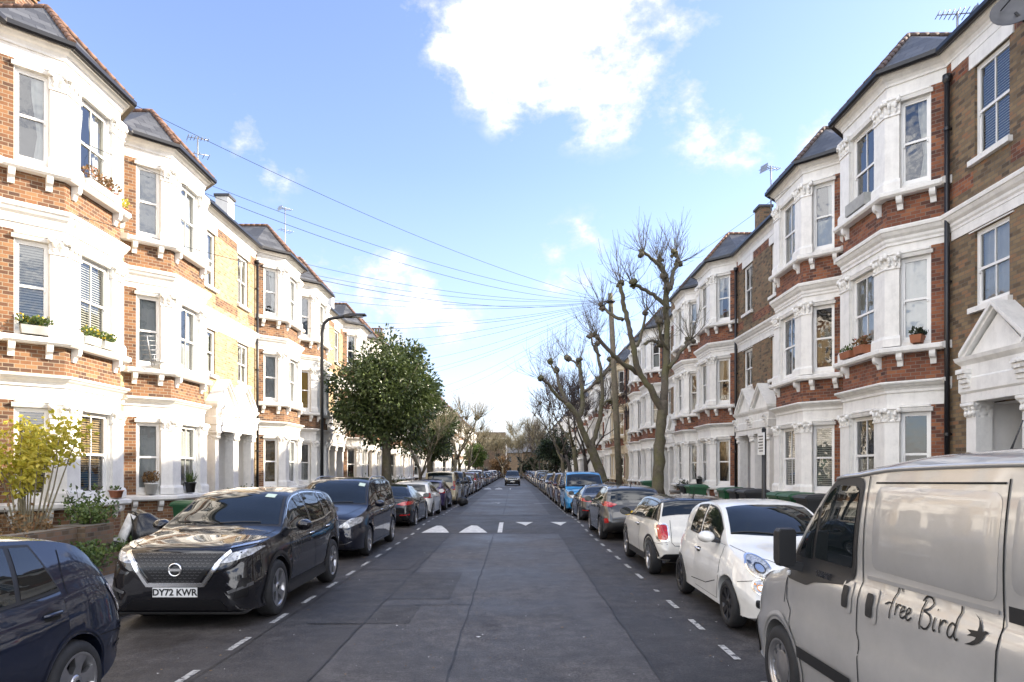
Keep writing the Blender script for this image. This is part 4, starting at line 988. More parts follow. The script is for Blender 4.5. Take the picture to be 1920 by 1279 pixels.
def mini():
    def ex(c, root, D, part, sp, bvh):
        for g in (1, -1):
            def lamp(b):
                q = lambda k: rpoly([(g*(.665-.095*k), .79-.15*k), (g*(.665+.095*k), .79-.15*k), (g*(.665+.10*k), .79+.15*k), (g*(.665-.095*k), .79+.15*k)], .06*k)
                D.put(b, densify(q(1), .03), 'rear', 1, .006, 0); D.put(b, densify(q(.86), .03), 'rear', 1, .009, 1); D.put(b, ribbon(resample(q(.97)+[q(.97)[0]], .02), .022), 'rear', 1, .013, 0); D.put(b, ribbon([(g*.60, .80), (g*.71, .80)], .010), 'rear', 1, .012, 2)
            part('tail_light', lamp, [M['chrome'], M['tail'], M['lens_dark']])
            part('pillar_cover', lambda b: sp(b, 1.2, 3.58, lambda s: c.fB(s)+.012, lambda s: c.edge(s)[1]+.0, g, .0018, 0, None, 7), [P['black']])
            part('boot_gap', lambda b: D.put(b, ribbon(resample([(g*.52,1.0),(g*.53,.62),(g*.48,.56),(0,.56)], .04), .008), 'rear', 1, .003), [M['seam']])
    p = P['pearl']
    return spec(name='small_hatchback', paint=p, L=3.82, W=.863, R=.312, fa=.80, wb=2.495, hip=.03, lowtuck=.06, spokes=5, spoke_style='twin', roof_mat=P['black'], roof_end=3.42,
        top=[(0,.58),(.02,.68),(.07,.80),(.18,.88),(.5,.94),(1.0,.985),(1.08,1.01),(1.4,1.24),(1.62,1.36),(1.85,1.40),(2.2,1.415),(2.9,1.405),(3.3,1.38),(3.42,1.345),(3.54,1.16),(3.63,.98),(3.70,.86),(3.77,.74),(3.82,.58)],
        belt=[(0,.55),(.3,.82),(1,.95),(2,.965),(3.3,.99),(3.82,.9)], bot=[(0,.4),(.02,.30),(.07,.22),(.25,.18),(3.3,.19),(3.6,.27),(3.78,.36),(3.82,.42)],
        plan=[(0,.66),(.02,.76),(.06,.83),(.15,.90),(.35,.96),(.7,1),(2.6,1),(3.2,.985),(3.5,.945),(3.66,.90),(3.76,.83),(3.82,.72)], roofw=[(0,.60),(4,.585)], crown=[(0,.05),(.3,.07),(1,.055),(1.4,.06),(1.8,.05),(2.5,.04),(3.82,.05)],
        glass=[(1.28,2.36,0,.0),(2.40,3.40,0,-.06)], ghigh=.055, ws=(1.11,1.64), rw=(3.41,3.57), rwm=.03, doors=[(1.12,2.4)], mir=1.3, handle=M['chrome'], lip=.065, lipmat=M['black_plastic'], clad=.16, mirmat=P['black'], aerial=3.2, extra=ex,
        shapes=[('rear_bumper', rpoly([(-.75,.25),(.75,.25),(.66,.42),(-.66,.42)], .06), 'rear', M['black_plastic'], .008), ('headlight', circ(.56, .74, .11), 'front*', M['lens'], .008)],
        strips=[('belt_chrome', [(1.2,.962),(2.2,.972),(3.4,.995)], .016, 'side*', M['chrome'], .006), ('bumper_crease', [(3.3,.62),(3.6,.60),(3.8,.59)], .007, 'side*', M['seam'], .003)], plates=[('rear', .66, '')], badge=(.80, .04))
def fiesta():
    return hatch('compact_hatchback', P['graphite'], L=4.05, W=.868, fa=.82, wb=2.49, R=.315,
        top=[(0,.6),(.02,.66),(.07,.75),(.2,.84),(.7,.94),(1.02,.99),(1.1,1.01),(1.55,1.26),(1.9,1.41),(2.2,1.465),(2.6,1.48),(3.2,1.455),(3.55,1.40),(3.66,1.34),(3.82,1.12),(3.92,.96),(4.0,.8),(4.05,.62)], belt=[(0,.6),(.3,.8),(1.0,.93),(2,.98),(3.2,1.05),(3.6,1.09),(4.05,.9)], plan=plan(4.05,.72),
        bot=[(0,.42),(.02,.32),(.08,.22),(.3,.18),(3.6,.19),(3.85,.26),(4.0,.36),(4.05,.45)], glass=[(1.4,2.25,0,.06),(2.33,3.05,.06,.04),(3.1,3.32,.04,-.1)], ws=(1.12,1.92), rw=(3.62,3.84), doors=[(1.25,2.29),(2.305,3.15)], mir=1.42, aerial=3.35,
        shapes=[('tail_light', rpoly([(.44,.98),(.62,.90),(.84,.94),(.85,1.06),(.7,1.05)], .03), 'rear*', M['tail'], .009), ('reflector', rpoly([(.68,.50),(.78,.47),(.8,.60),(.72,.62)], .02), 'rear*', M['tail'], .008), ('bumper_insert', rpoly([(-.62,.28),(.62,.28),(.55,.4),(-.55,.4)], .04), 'rear', M['black_plastic'], .006), ('headlight', rpoly([(.46,.66),(.62,.64),(.80,.72),(.82,.82),(.66,.78)], .04), 'front*', M['lens'], .007)], plates=[('rear', .76, '')])
def small_van(name, p, **k):
    d = dict(name=name, paint=p, L=4.2, W=.915, R=.315, fa=.86, wb=2.7,
        top=[(0,.62),(.02,.72),(.06,.84),(.15,.95),(.4,1.04),(.7,1.11),(.78,1.14),(1.15,1.46),(1.45,1.69),(1.7,1.78),(2.2,1.82),(3.8,1.80),(4.05,1.76),(4.12,1.6),(4.16,1.1),(4.2,.6)], belt=[(0,.6),(.3,.9),(.8,1.05),(2,1.08),(4.2,1.1)], bot=[(0,.45),(.02,.34),(.08,.24),(.3,.2),(3.9,.21),(4.15,.3),(4.2,.4)],
        plan=[(0,.66),(.02,.76),(.06,.84),(.16,.91),(.4,.97),(.8,1),(3.6,1),(4.0,.97),(4.12,.94),(4.2,.9)], roofw=[(0,.74),(6,.74)], crown=[(0,.04),(.3,.06),(1,.07),(1.5,.06),(2,.05),(4.2,.05)],
        glass=[(1.15,2.0,0,0)], ws=(.82,1.47), rw=(4.07,4.15), doors=[(1.0,2.05),(2.07,2.95)], mir=1.15, mirmat=M['black_plastic'], handle=M['black_plastic'], mirk=1.15, spokes=8, spoke_style='cap',
        shapes=[('grille', rpoly([(-.4,.66),(.4,.66),(.42,.74),(-.42,.74)], .02), 'front', M['grille'], .006), ('bumper', rpoly([(-.7,.28),(.7,.28),(.7,.5),(-.7,.5)], .06), 'front', M['black_plastic'], .006), ('headlight', rpoly([(.46,.70),(.66,.66),(.82,.74),(.84,.96),(.62,.90)], .04), 'front*', M['lens'], .008), ('tail_light', rpoly([(.74,.8),(.86,.8),(.86,1.3),(.76,1.3)], .03), 'rear*', M['tail'], .008)],
        strips=[('bonnet_gap', [(.1,.0),(.12,.4),(.2,.56),(.74,.72)], .008, 'top*', M['seam'], .003)], plates=[('front', .45, '')], badge=(.82, .05))
    d.update(k); return spec(**d)
FREEBIRD = [  # pen strokes of the lettering, units of one capital height, and the swallow
    [(-.18,.33),(0,.42),(.17,.42)], [(.50,.90),(.44,1.02),(.32,1.0),(.24,.82),(.17,.5),(.13,.2),(.12,-.10)],
    [(.36,.48),(.40,.30),(.41,.08)], [(.40,.26),(.46,.42),(.56,.46),(.62,.42)],
    [(.66,.22),(.82,.34),(.80,.44),(.72,.44),(.66,.30),(.68,.12),(.80,.08),(.92,.18)], [(.94,.22),(1.10,.34),(1.08,.44),(1.0,.44),(.94,.30),(.96,.12),(1.08,.08),(1.22,.20)],
    [(1.62,.86),(1.60,.5),(1.60,.2),(1.63,-.06)], [(1.48,.80),(1.66,.98),(1.88,.98),(1.96,.82),(1.88,.64),(1.70,.54),(1.96,.46),(2.06,.28),(1.98,.08),(1.82,.0),(1.68,.06)],
    [(2.22,.46),(2.20,.22),(2.24,.06),(2.32,.10)], [(2.22,.68),(2.25,.70)], [(2.46,.46),(2.46,.24),(2.50,.06)], [(2.46,.26),(2.54,.42),(2.64,.46),(2.70,.40)],
    [(3.06,.42),(2.92,.46),(2.82,.32),(2.82,.12),(2.92,.04),(3.04,.16),(3.08,.4)], [(3.12,1.02),(3.08,.6),(3.07,.2),(3.16,.04),(3.24,.10)]]
SWALLOW = [(.16,.99),(.42,.85),(.63,.68),(.72,.55),(.85,.60),(.98,.57),(.84,.48),(.80,.36),(.68,.2),(.4,.07),(.02,.02),(.3,.14),(.46,.25),(.5,.33),(.3,.32),(.08,.29),(.24,.4),(.05,.47),(.3,.5),(.5,.52),(.52,.66),(.4,.82)]
def smooth_line(pts, n=6):
    if len(pts) < 3: return pts
    P_ = [Vector(p) for p in pts]; P_ = [P_[0]*2-P_[1]] + P_ + [P_[-1]*2-P_[-2]]; out = []
    for i in range(1, len(P_)-2):
        for k in range(n):
            t = k/n; a, b, c_, d = P_[i-1:i+3]
            out.append(tuple(.5*((2*b)+(c_-a)*t+(2*a-5*b+4*c_-d)*t*t+(3*b-a-3*c_+d)*t**3)))
    return out + [tuple(P_[-2])]
def transit():
    p = P['silver_grey']
    def ex(c, root, D, part, sp, bvh):
        g = 1 if c.face > 0 else -1
        for g in (1, -1):
            for q in ([(2.08,1.86),(2.08,.9),(2.14,.8),(2.14,.34)], [(3.28,1.86),(3.30,1.2),(3.30,.34)], [(2.16,1.82),(3.26,1.84)], [(1.99,.50),(2.0,.34)], [(.93,.86),(.98,1.12)]): part('panel_gap', lambda b: D.put(b, ribbon(resample(q, .05), .010), 'side', g, .004), [M['seam']])
            for x0, x1, z0 in ((2.18, 3.25, 1.30), (3.34, 4.58, 1.36)):
                q = rpoly([(x0, z0), (x1, z0), (x1, 1.80), (x0, 1.80)], .07)
                def raised(b):
                    v, f = densify(q, .05); o = len(b.v); D.put(b, (v, f), 'side', g, .0015)
                    inner = [min(p[0]-x0, x1-p[0], p[1]-z0, 1.80-p[1]) > .03 for p in v]
                    for i, k in enumerate(inner):
                        if k and len(b.v)-o == len(v): b.v[o+i] = (b.v[o+i][0], b.v[o+i][1]+g*.008, b.v[o+i][2])
                part('pressed_panel', raised, [c.paint])
            part('pressed_crease', lambda b: [D.put(b, ribbon(resample(q, .05), .022), 'side', g, .008) for q in ([(2.14,1.245),(3.27,1.265)],)], [c.paint])
            part('rail_slot', lambda b: D.put(b, ribbon(resample([(3.33,1.27),(4.6,1.28)], .05), .07), 'side', g, .006), [M['black_plastic']])
            for q in ([(1.24,.555),(2.05,.555)], [(2.17,.555),(3.27,.555)], [(3.33,.555),(3.5,.555)]): part('rubbing_strip', lambda b: D.put(b, ribbon(resample(q, .05), .085), 'side', g, .014), [M['black_plastic']])
            part('window_surround', lambda b: D.put(b, densify(rpoly([(.93,1.10),(1.02,1.215),(1.60,1.80),(1.68,1.85),(1.99,1.85),(2.03,1.81),(2.0,1.24),(1.92,1.16),(1.45,1.10),(1.35,1.06),(1.0,1.06)], .05), .05), 'side', g, .006), [M['black_plastic']])
            part('quarter_window', lambda b: D.put(b, densify([(1.13,1.255),(1.37,1.255),(1.44,1.64),(1.40,1.605)], .05), 'side', g, .010), [M['car_glass']])
            part('side_window', lambda b: D.put(b, densify(rpoly([(1.41,1.27),(1.95,1.27),(1.985,1.76),(1.94,1.795),(1.68,1.795),(1.58,1.74),(1.50,1.66)], .03), .05), 'side', g, .010), [M['car_glass']])
            for s in (1.88, 2.18):
                def hd(b):
                    D.put(b, densify(rpoly([(s,.99),(s+.13,.99),(s+.13,1.19),(s,1.19)], .03), .04), 'side', g, .006, 1); D.put(b, densify(rpoly([(s+.02,1.02),(s+.09,1.02),(s+.09,1.16),(s+.02,1.16)], .02), .04), 'side', g, .016, 0)
                part('door_handle', hd, [M['black_plastic'], c.paint])
            part('indicator', lambda b: b.ball((c.X(1.0), g*(c.side_y(1.0, 1.1)+.01), 1.10), .022, 8), [M['plate_w']])
            def arm(b):
                y = c.W; x = c.X(1.16)
                b.loft([[(x+.05,g*(y-.08),1.13),(x+.05,g*(y-.08),1.20),(x-.07,g*(y-.08),1.20),(x-.07,g*(y-.08),1.13)][::g], [(x+.03,g*(y+.06),1.17),(x+.03,g*(y+.06),1.23),(x-.05,g*(y+.06),1.23),(x-.05,g*(y+.06),1.17)][::g]], 0)
                rg = []
                for k, (dx, sc) in enumerate(((.09,.55),(.075,.85),(.03,1),(-.05,1),(-.06,.96))):
                    rg.append([(x+dx, g*(y+.055+q*.066*sc), 1.32+w*.14*sc) for q, w in ((-.8,-1),(.8,-1),(1,-.85),(1,.85),(.8,1),(-.8,1),(-1,.85),(-1,-.85))][::g])
                b.loft(rg, 0, True, True)
            part('wing_mirror', arm, [M['black_plastic']])
        # lettering on the street side
        g = c.face; H = .165; s0 = 2.42; z0 = 1.075
        tr = lambda q: (s0 + q[0]*H*1.16, z0 + q[1]*H)
        def ink(b):
            for st in FREEBIRD: D.put(b, ribbon(resample([tr(q) for q in smooth_line(st)], .012), .0105), 'side', g, .005)
            D.put(b, densify([(s0+.665+q[0]*.15, z0+.0+q[1]*.155) for q in SWALLOW], .03), 'side', g, .005)
        part('painted_lettering', ink, [M['ink']])
        def emb(b):
            y = c.side_y(1.6, 1.16)+.014; add_text(b, 'TRANSIT', .062, (c.X(1.60), g*y, 1.172), (-g, 0, 0) if g > 0 else (1, 0, 0), (0, 0, 1), 0, .95)
        part('embossed_lettering', emb, [M['lens_dark']])
        for gg in (1, -1): part('roof_drip', lambda b: b.tube([(c.X(s), gg*(c.edge(s)[0]+.006), c.edge(s)[1]-.004) for s in [1.66+.1*i for i in range(32)]], .014, 6), [c.paint])
    c = spec(name='panel_van', paint=p, L=4.86, W=.985, R=.33, fa=.86, wb=2.93, tw=.215, rimk=.64, spokes=10, spoke_style='cap', hip=.0, shoulder=.026, lowtuck=.05, sharp=4.0, face=1,
        top=[(0,.62),(.03,.78),(.08,.90),(.18,.99),(.4,1.07),(.75,1.15),(.85,1.19),(1.25,1.58),(1.56,1.85),(1.68,1.92),(1.95,1.97),(2.4,2.01),(3.5,2.03),(4.5,2.02),(4.76,1.97),(4.82,1.7),(4.84,1.2),(4.86,.6)],
        belt=[(0,.6),(.3,.95),(.8,1.12),(1.5,1.2),(4.86,1.22)], bot=[(0,.42),(.03,.34),(.1,.26),(.3,.24),(4.86,.30)], plan=[(0,.68),(.03,.78),(.09,.86),(.2,.92),(.45,.965),(.9,.99),(1.4,1),(4.5,1),(4.75,.985),(4.86,.95)], roofw=[(0,.86),(6,.86)], crown=[(0,.04),(.3,.06),(1,.07),(1.5,.06),(2,.10),(4.86,.10)],
        glass=[], ws=(.9,1.60), rw=None, doors=[], mir=None, lip=.07, extra=ex,
        shapes=[('headlight', rpoly([(.50,.80),(.70,.76),(.86,.84),(.88,1.04),(.70,1.0)], .04), 'front*', M['lens'], .008), ('bumper', rpoly([(-.9,.28),(.9,.28),(.9,.56),(-.9,.56)], .05), 'front', M['black_plastic'], .012), ('grille', rpoly([(-.5,.62),(.5,.62),(.48,.8),(-.48,.8)], .03), 'front', M['grille'], .008)],
        strips=[('door_gap', [(.98,1.06),(.98,.9),(1.06,.82),(1.2,.5)], .010, 'side*', M['seam'], .004)], plates=[('front', .45, '')], badge=None, aerial=2.05)
    return c
# ------------------------------------------------------------------ trees, plants, street things
M['bark_moss'] = bark('mossy_bark', (.12,.10,.075), (.11,.11,.035), .6); M['bark'] = bark('grey_bark', (.12,.10,.08), (.1,.11,.04), .4); M['bark_dark'] = bark('dark_bark', (.05,.042,.036))
M['twig'] = plain('twigs', (.10,.085,.055), .8, var=.3); M['twig_pale'] = plain('pale_twigs', (.19,.165,.10), .8, var=.3); M['twig_dark'] = plain('dark_twigs', (.06,.045,.04), .8)
M['leaf_ever'] = leafmat('evergreen_leaf', (.026,.045,.014), (.11,.145,.045), .36, .2); M['leaf_dark'] = leafmat('dark_evergreen_leaf', (.010,.020,.010), (.035,.055,.022), .4, .1)
M['leaf_yellow'] = leafmat('yellow_green_leaf', (.34,.33,.03), (.62,.52,.08), .45, .4); M['leaf_green'] = leafmat('garden_leaf', (.03,.06,.012), (.12,.17,.04), .5, .3)
M['leaf_brown'] = leafmat('dry_leaf', (.12,.07,.03), (.28,.17,.07), .6, .3); M['leaf_mid'] = leafmat('mid_green_leaf', (.04,.085,.02), (.15,.2,.05), .45, .3); M['petal_y'] = leafmat('yellow_petal', (.6,.4,.02), (.7,.55,.05)); M['petal_r'] = leafmat('red_petal', (.4,.05,.03), (.5,.2,.1))
def rv(rg, s=1): return Vector((rg.uniform(-s,s), rg.uniform(-s,s), rg.uniform(-s,s)))
def leaf(b, p, d, l, w, rg, mi=0):
    d = d.normalized(); sd = d.cross(rv(rg)).normalized()*w; m = p + d*l*.5
    up = sd.cross(d).normalized()*l*.10
    b.poly([p, m+sd-up, p+d*l, m-sd-up], mi, False)
def twigs(b, p, d, L, n, rg, spread=.8, r=.012, mi=0, sub=2, lift=.25):
    for k in range(n):
        v = (d + rv(rg, spread)).normalized(); l = L*rg.uniform(.5, 1.15); pts = [p]; q = Vector(p); st = 4
        for i in range(st):
            q = q + v*l/st; v = (v + Vector((0,0,lift*.5)) + rv(rg, .10)).normalized(); pts.append(q.copy())
        b.tube(pts, [r*(1-i/st*.75) for i in range(st+1)], 3, mi, False, False)
        for _ in range(sub):
            i = rg.randint(1, st-1); w = (v + rv(rg, .7)).normalized(); b.tube([pts[i], pts[i]+w*l*.25, pts[i]+w*l*.42+Vector((0,0,.06*l))], [r*.5, r*.4, r*.25], 3, mi, False, False)
def px(x, y, d): return Vector(((x-VX)/F*d, d, EYE-(y-VY)/F*d))
def traced_tree(name, label, base, limbs, d, r0, rg, mats, group, knuckle=.15, twL=1.3, ntw=9):
    """limbs: (radius start, radius end, [(x,y) photo pixels], depth drift) - the drift gives the limb its own run towards or away from the street end"""
    root = empty(name, base, 0, label, 'tree', group); t = MB(); tw = MB(); o = Vector(base); ends = []
    for ra, rb, pts, drift in limbs:
        n = len(pts); P3 = []
        for i, (x, y) in enumerate(pts):
            q = px(x, y, d) - o; q.y += drift*i/(n-1); P3.append(q)
        S = [P3[0]]
        for i in range(n-1):
            a = P3[max(0,i-1)]; b_, c_ = P3[i], P3[i+1]; e = P3[min(n-1,i+2)]
            for k in range(1, 6):
                u = k/5; S.append(.5*((2*b_)+(c_-a)*u+(2*a-5*b_+4*c_-e)*u*u+(3*b_-a-3*c_+e)*u**3))
        m = len(S); S = [s + (rv(rg, .03) if 0 < i < m-1 else Vector((0,0,0))) for i, s in enumerate(S)]
        rad = [(ra+(rb-ra)*(i/(m-1))**.8)*rg.uniform(.93,1.08) for i in range(m)]
        if ra >= r0: rad[0] *= 1.35; rad[1] *= 1.12
        t.tube(S, rad, 9, 0)
        if rb < .09: ends.append((S[-1], (S[-1]-S[-3]).normalized(), rb))
        for i in range(6, m-2, 5):
            if rad[i] < .13 and rg.random() < .5: twigs(tw, S[i], (rv(rg)+Vector((0,0,.6))).normalized(), twL*.5, 2, rg, .4, .008)
    for p, dr, r in ends:
        for k in range(6): t.ball(p + rv(rg, .10), knuckle*rg.uniform(.3,.75), 6, 0, (1,1,.9), .4, rg)
        twigs(tw, p, (dr*.5+Vector((0,0,.9))).normalized(), twL, ntw, rg, .75, .013, 0, 3)
    t.build('trunk', [mats[0]], root); tw.build('twigs', [mats[1]], root); return root
def grown_tree(name, label, base, h, rg, mats, group, pollard=True, lean=(0,0), fork=.38, nl=5, r=.2, twL=1.5, dens=1.0, r_tw=.012, levels=3):
    root = empty(name, base, 0, label, 'tree', group); t = MB(); tw = MB()
    def grow(p, d, l, r, lv):
        st = 4; pts = [p]; q = p.copy(); v = d
        for i in range(st):
            v = (v + rv(rg, .16) + Vector((0,0,.08))).normalized(); q = q+v*l/st; pts.append(q.copy())
        rr = [r*(1-.4*i/st) for i in range(st+1)]
        if lv == 0: rr[0] *= 1.3
        t.tube(pts, rr, 8 if lv < 2 else 5, 0)
        if lv >= levels or (pollard and lv >= levels-1):
            if pollard:
                for k in range(4): t.ball(q+rv(rg,.08), .11*rg.uniform(.4,1), 6, 0, (1,1,1), .4, rg)
            twigs(tw, q, (v+Vector((0,0,.5))).normalized(), twL, int(9*dens), rg, .8, r_tw)
            if not pollard:
                for i in (1,2,3): twigs(tw, pts[i], v, twL*.8, int(4*dens), rg, .8, r_tw)
            return
        n = nl if lv == 0 else rg.choice((2,2,3)); a0 = rg.uniform(0, 6)
        for k in range(n):
            a = a0 + 2*pi*k/n + rg.uniform(-.4,.4); sp = rg.uniform(.45,.8) if lv == 0 else rg.uniform(.35,.8)
            w = (v*.9 + Vector((cos(a), sin(a), 0))*sp).normalized(); s = pts[-1] if k < 2 else pts[-2]
            grow(s, w, l*rg.uniform(.62,.85) if lv else h*rg.uniform(.24,.32), rr[-1]*.72, lv+1)
    grow(Vector((0,0,-.05)), Vector((lean[0], lean[1], 1)).normalized(), h*fork, r, 0)
    t.build('trunk', [mats[0]], root); tw.build('twigs', [mats[1]], root); return root
def leafy_tree(name, label, base, h, R_, zc, rg, mats, group, nleaf=9000, size=.15, squash=.95, clumps=70, tr=.16, cat='tree'):
    root = empty(name, base, 0, label, cat, group); t = MB(); c = MB()
    if tr:
        t.tube([(0,0,-.05),(.03,.02,zc*.4),(0,0,zc-R_*.6),(.05,.05,zc)], [tr*1.3,tr,tr*.85,tr*.4], 8, 0)
        for k in range(9):
            a = 2*pi*k/9; s = Vector((0,0,zc-R_*rg.uniform(.5,.95))); e = Vector((cos(a)*R_*.8, sin(a)*R_*.8, zc+R_*rg.uniform(-.4,.7))); t.tube([s, s.lerp(e,.5)+rv(rg,.15)+Vector((0,0,.15)), e], [tr*.45,tr*.25,.02], 5, 0)
    cl = []
    for k in range(clumps):
        u = Vector((rg.gauss(0,1), rg.gauss(0,1), rg.gauss(0,1))).normalized(); q = rg.random()**.4
        cl.append((Vector((u.x*R_*q*.86, u.y*R_*q*.86, zc+u.z*R_*squash*q*.86)), R_*rg.uniform(.16,.32), u))
    for i in range(nleaf):
        ct, r, u = cl[rg.randrange(clumps)] if rg.random() < .93 else (Vector((0,0,zc)), R_*.9, Vector((0,0,1)))
        v = Vector((rg.gauss(0,1), rg.gauss(0,1), rg.gauss(0,1))).normalized(); p = ct + v*r*rg.random()**.45
        leaf(c, p, (v*.8+u*.5+Vector((0,0,-.25))+rv(rg,.7)), size*rg.uniform(.7,1.3), size*.28, rg)
    if tr: t.build('trunk', [mats[0]], root)
    c.build('crown' if cat == 'tree' else 'leaves', [mats[1]], root); return root
def shrub(name, label, base, r, h, n, mat, rg, cat='plant', size=.09, group=None, spiky=False, stem=True):
    root = empty(name, base, 0, label, cat, group); b = MB(); s = MB()
    for k in range(max(5, n//60)):
        a = rg.uniform(0,2*pi); q = r*sqrt(rg.random()); e = Vector((cos(a)*q, sin(a)*q, h*rg.uniform(.5,1)))
        if spiky:
            for j in range(8):
                v = (Vector((cos(a+j), sin(a+j), rg.uniform(.5,1.6)))).normalized(); l = h*rg.uniform(.6,1); sd = v.cross(Vector((0,0,1))).normalized()*.018
                b.poly([sd, v*l*.6+sd*.8+Vector((0,0,0)), v*l-Vector((0,0,.12*l)), v*l*.6-sd*.8, -sd])
            continue
        s.tube([(0,0,0), e*.5+rv(rg,.05), e], [.012,.009,.004], 4)
        for j in range(60):
            t = rg.uniform(.25,1); p = e*t + rv(rg, r*.28); leaf(b, p, rv(rg)+Vector((0,0,.5)), size*rg.uniform(.6,1.3), size*.3, rg)
    if s.f: s.build('stems', [M['twig']], root)
    b.build('leaves', [mat], root); return root
def pot_plant(label, base, rg, potc, mat, r=.14, h=.25, spread=.22, ph=.35, n=160, spiky=False, petal=None, long=None, name='potted_plant', cat='potted plant', group=None, rz=0):
    root = empty(name, base, rz, label, cat, group); b = MB()
    if long: b.loft([[(-.09,-long/2,0),(.09,-long/2,0),(.09,long/2,0),(-.09,long/2,0)], [(-.11,-long/2-.02,h),(.11,-long/2-.02,h),(.11,long/2+.02,h),(-.11,long/2+.02,h)]])
    else: b.lathe([(0,0),(r*.72,0),(r*.95,h*.86),(r*1.08,h*.87),(r*1.08,h),(r*.9,h),(r*.85,h*.9),(0,h*.9)], 14)
    b.build('pot', [potc], root); l = MB(); f = MB()
    for i in range(n):
        y = rg.uniform(-long/2, long/2) if long else rg.uniform(-r,r)*.6; x = rg.uniform(-.06,.06)
        v = (Vector((rg.uniform(-1,1)*.9, rg.uniform(-1,1)*.9, rg.uniform(.3,1.3)))).normalized(); k = rg.random()**.6; p = Vector((x, y, h*.9)) + Vector((v.x*spread*k, v.y*spread*k, v.z*ph*k))
        if spiky: w = v.cross(Vector((0,0,1))).normalized()*.012; l.poly([Vector((x,y,h*.9))+w, p+w*.5, p+v*.06, p-w*.5, Vector((x,y,h*.9))-w])
        else: leaf(l, p, v+rv(rg,.6), .075, .024, rg)
        if petal and rg.random() < .22: leaf(f, p+Vector((0,0,.03)), rv(rg)+Vector((0,0,.5)), .05, .025, rg)
    l.build('leaves', [mat], root)
    if f.f: f.build('flowers', [petal], root)
    return root
M['bin_green'] = plain('green_bin_plastic', (.015,.075,.030), .42, var=.15); M['bin_black'] = plain('black_bin_plastic', (.016,.017,.018), .42, var=.2)
def wheelie(label, x, y, rz, mat):
    r = empty('wheelie_bin', (x, y, .12 if x < 0 else .37), rz, label, 'bin', 'wheelie bins in the front gardens'); b = MB()
    b.loft([[(-.2,-.22,.06),(.2,-.22,.06),(.2,.22,.06),(-.2,.22,.06)], [(-.27,-.28,.95),(.27,-.28,.95),(.27,.28,.95),(-.27,.28,.95)]])
    b.loft([[(-.3,-.31,.92),(.3,-.31,.92),(.3,.31,.92),(-.3,.31,.92)], [(-.3,-.31,.97),(.3,-.31,.97),(.3,.31,.97),(-.3,.31,.97)]]); b.box(.271, .275, -.07, .07, .62, .76, 1); b.build('bin_body', [mat, M['plate_w']], r)
    b = MB(); b.loft([[(-.32,-.32,.972),(.34,-.32,.972),(.34,.32,.972),(-.32,.32,.972)], [(-.30,-.30,1.02),(.33,-.31,1.0),(.33,.31,1.0),(-.30,.30,1.02)], [(-.22,-.24,1.06),(.24,-.24,1.04),(.24,.24,1.04),(-.22,.24,1.06)]]); b.build('lid', [mat], r)
    b = MB(); b.tube([(-.36,-.24,.95),(-.36,.24,.95)], .018, 6); b.bar((-.3,-.24,.94),(-.37,-.24,.95),.03,.03); b.bar((-.3,.24,.94),(-.37,.24,.95),.03,.03); b.build('handle', [mat], r)
    for g in (-1, 1): b = MB(); b.lathe([(.02,-.025),(.1,-.025),(.1,.025),(.02,.025)], 14, 0, 'y', (-.22, g*.2, .1), closed=True); b.build('wheel', [M['tyre']], r)
    return r
def tv_aerial(label, x, y, z, h, rz, n=7, group='television aerials on the roofs', K=.6):
    r = empty('roof_aerial', (x, y, z), rz, label, 'aerial', group); b = MB(); b.tube([(0,0,-.6),(0,0,h)], .022, 6); b.build('mast', [M['steel']], r); b = MB()
    b.tube([(-.45*K,0,h-.08),(.5*K,0,h-.02)], .012, 5)
    for i in range(n): x_ = (-.45+.95*i/(n-1))*K; w = (.34-.16*i/(n-1))*K; b.tube([(x_,-w,h-.08+.06*i/(n-1)),(x_,w,h-.08+.06*i/(n-1))], .011, 4)
    b.poly([(-.5*K,-.25*K,h-.22),(-.5*K,.25*K,h-.22),(-.42*K,.25*K,h+.02),(-.42*K,-.25*K,h+.02)]); b.build('antenna', [M['steel']], r)
    if h > 1.2: b = MB(); b.tube([(-.25,0,h*.6),(.3,0,h*.6+.05)], .014, 5); [b.tube([(-.25+.14*i,-.2,h*.6),(-.25+.14*i,.2,h*.6)], .010, 4) for i in range(5)]; b.build('lower_antenna', [M['steel']], r)
    return r
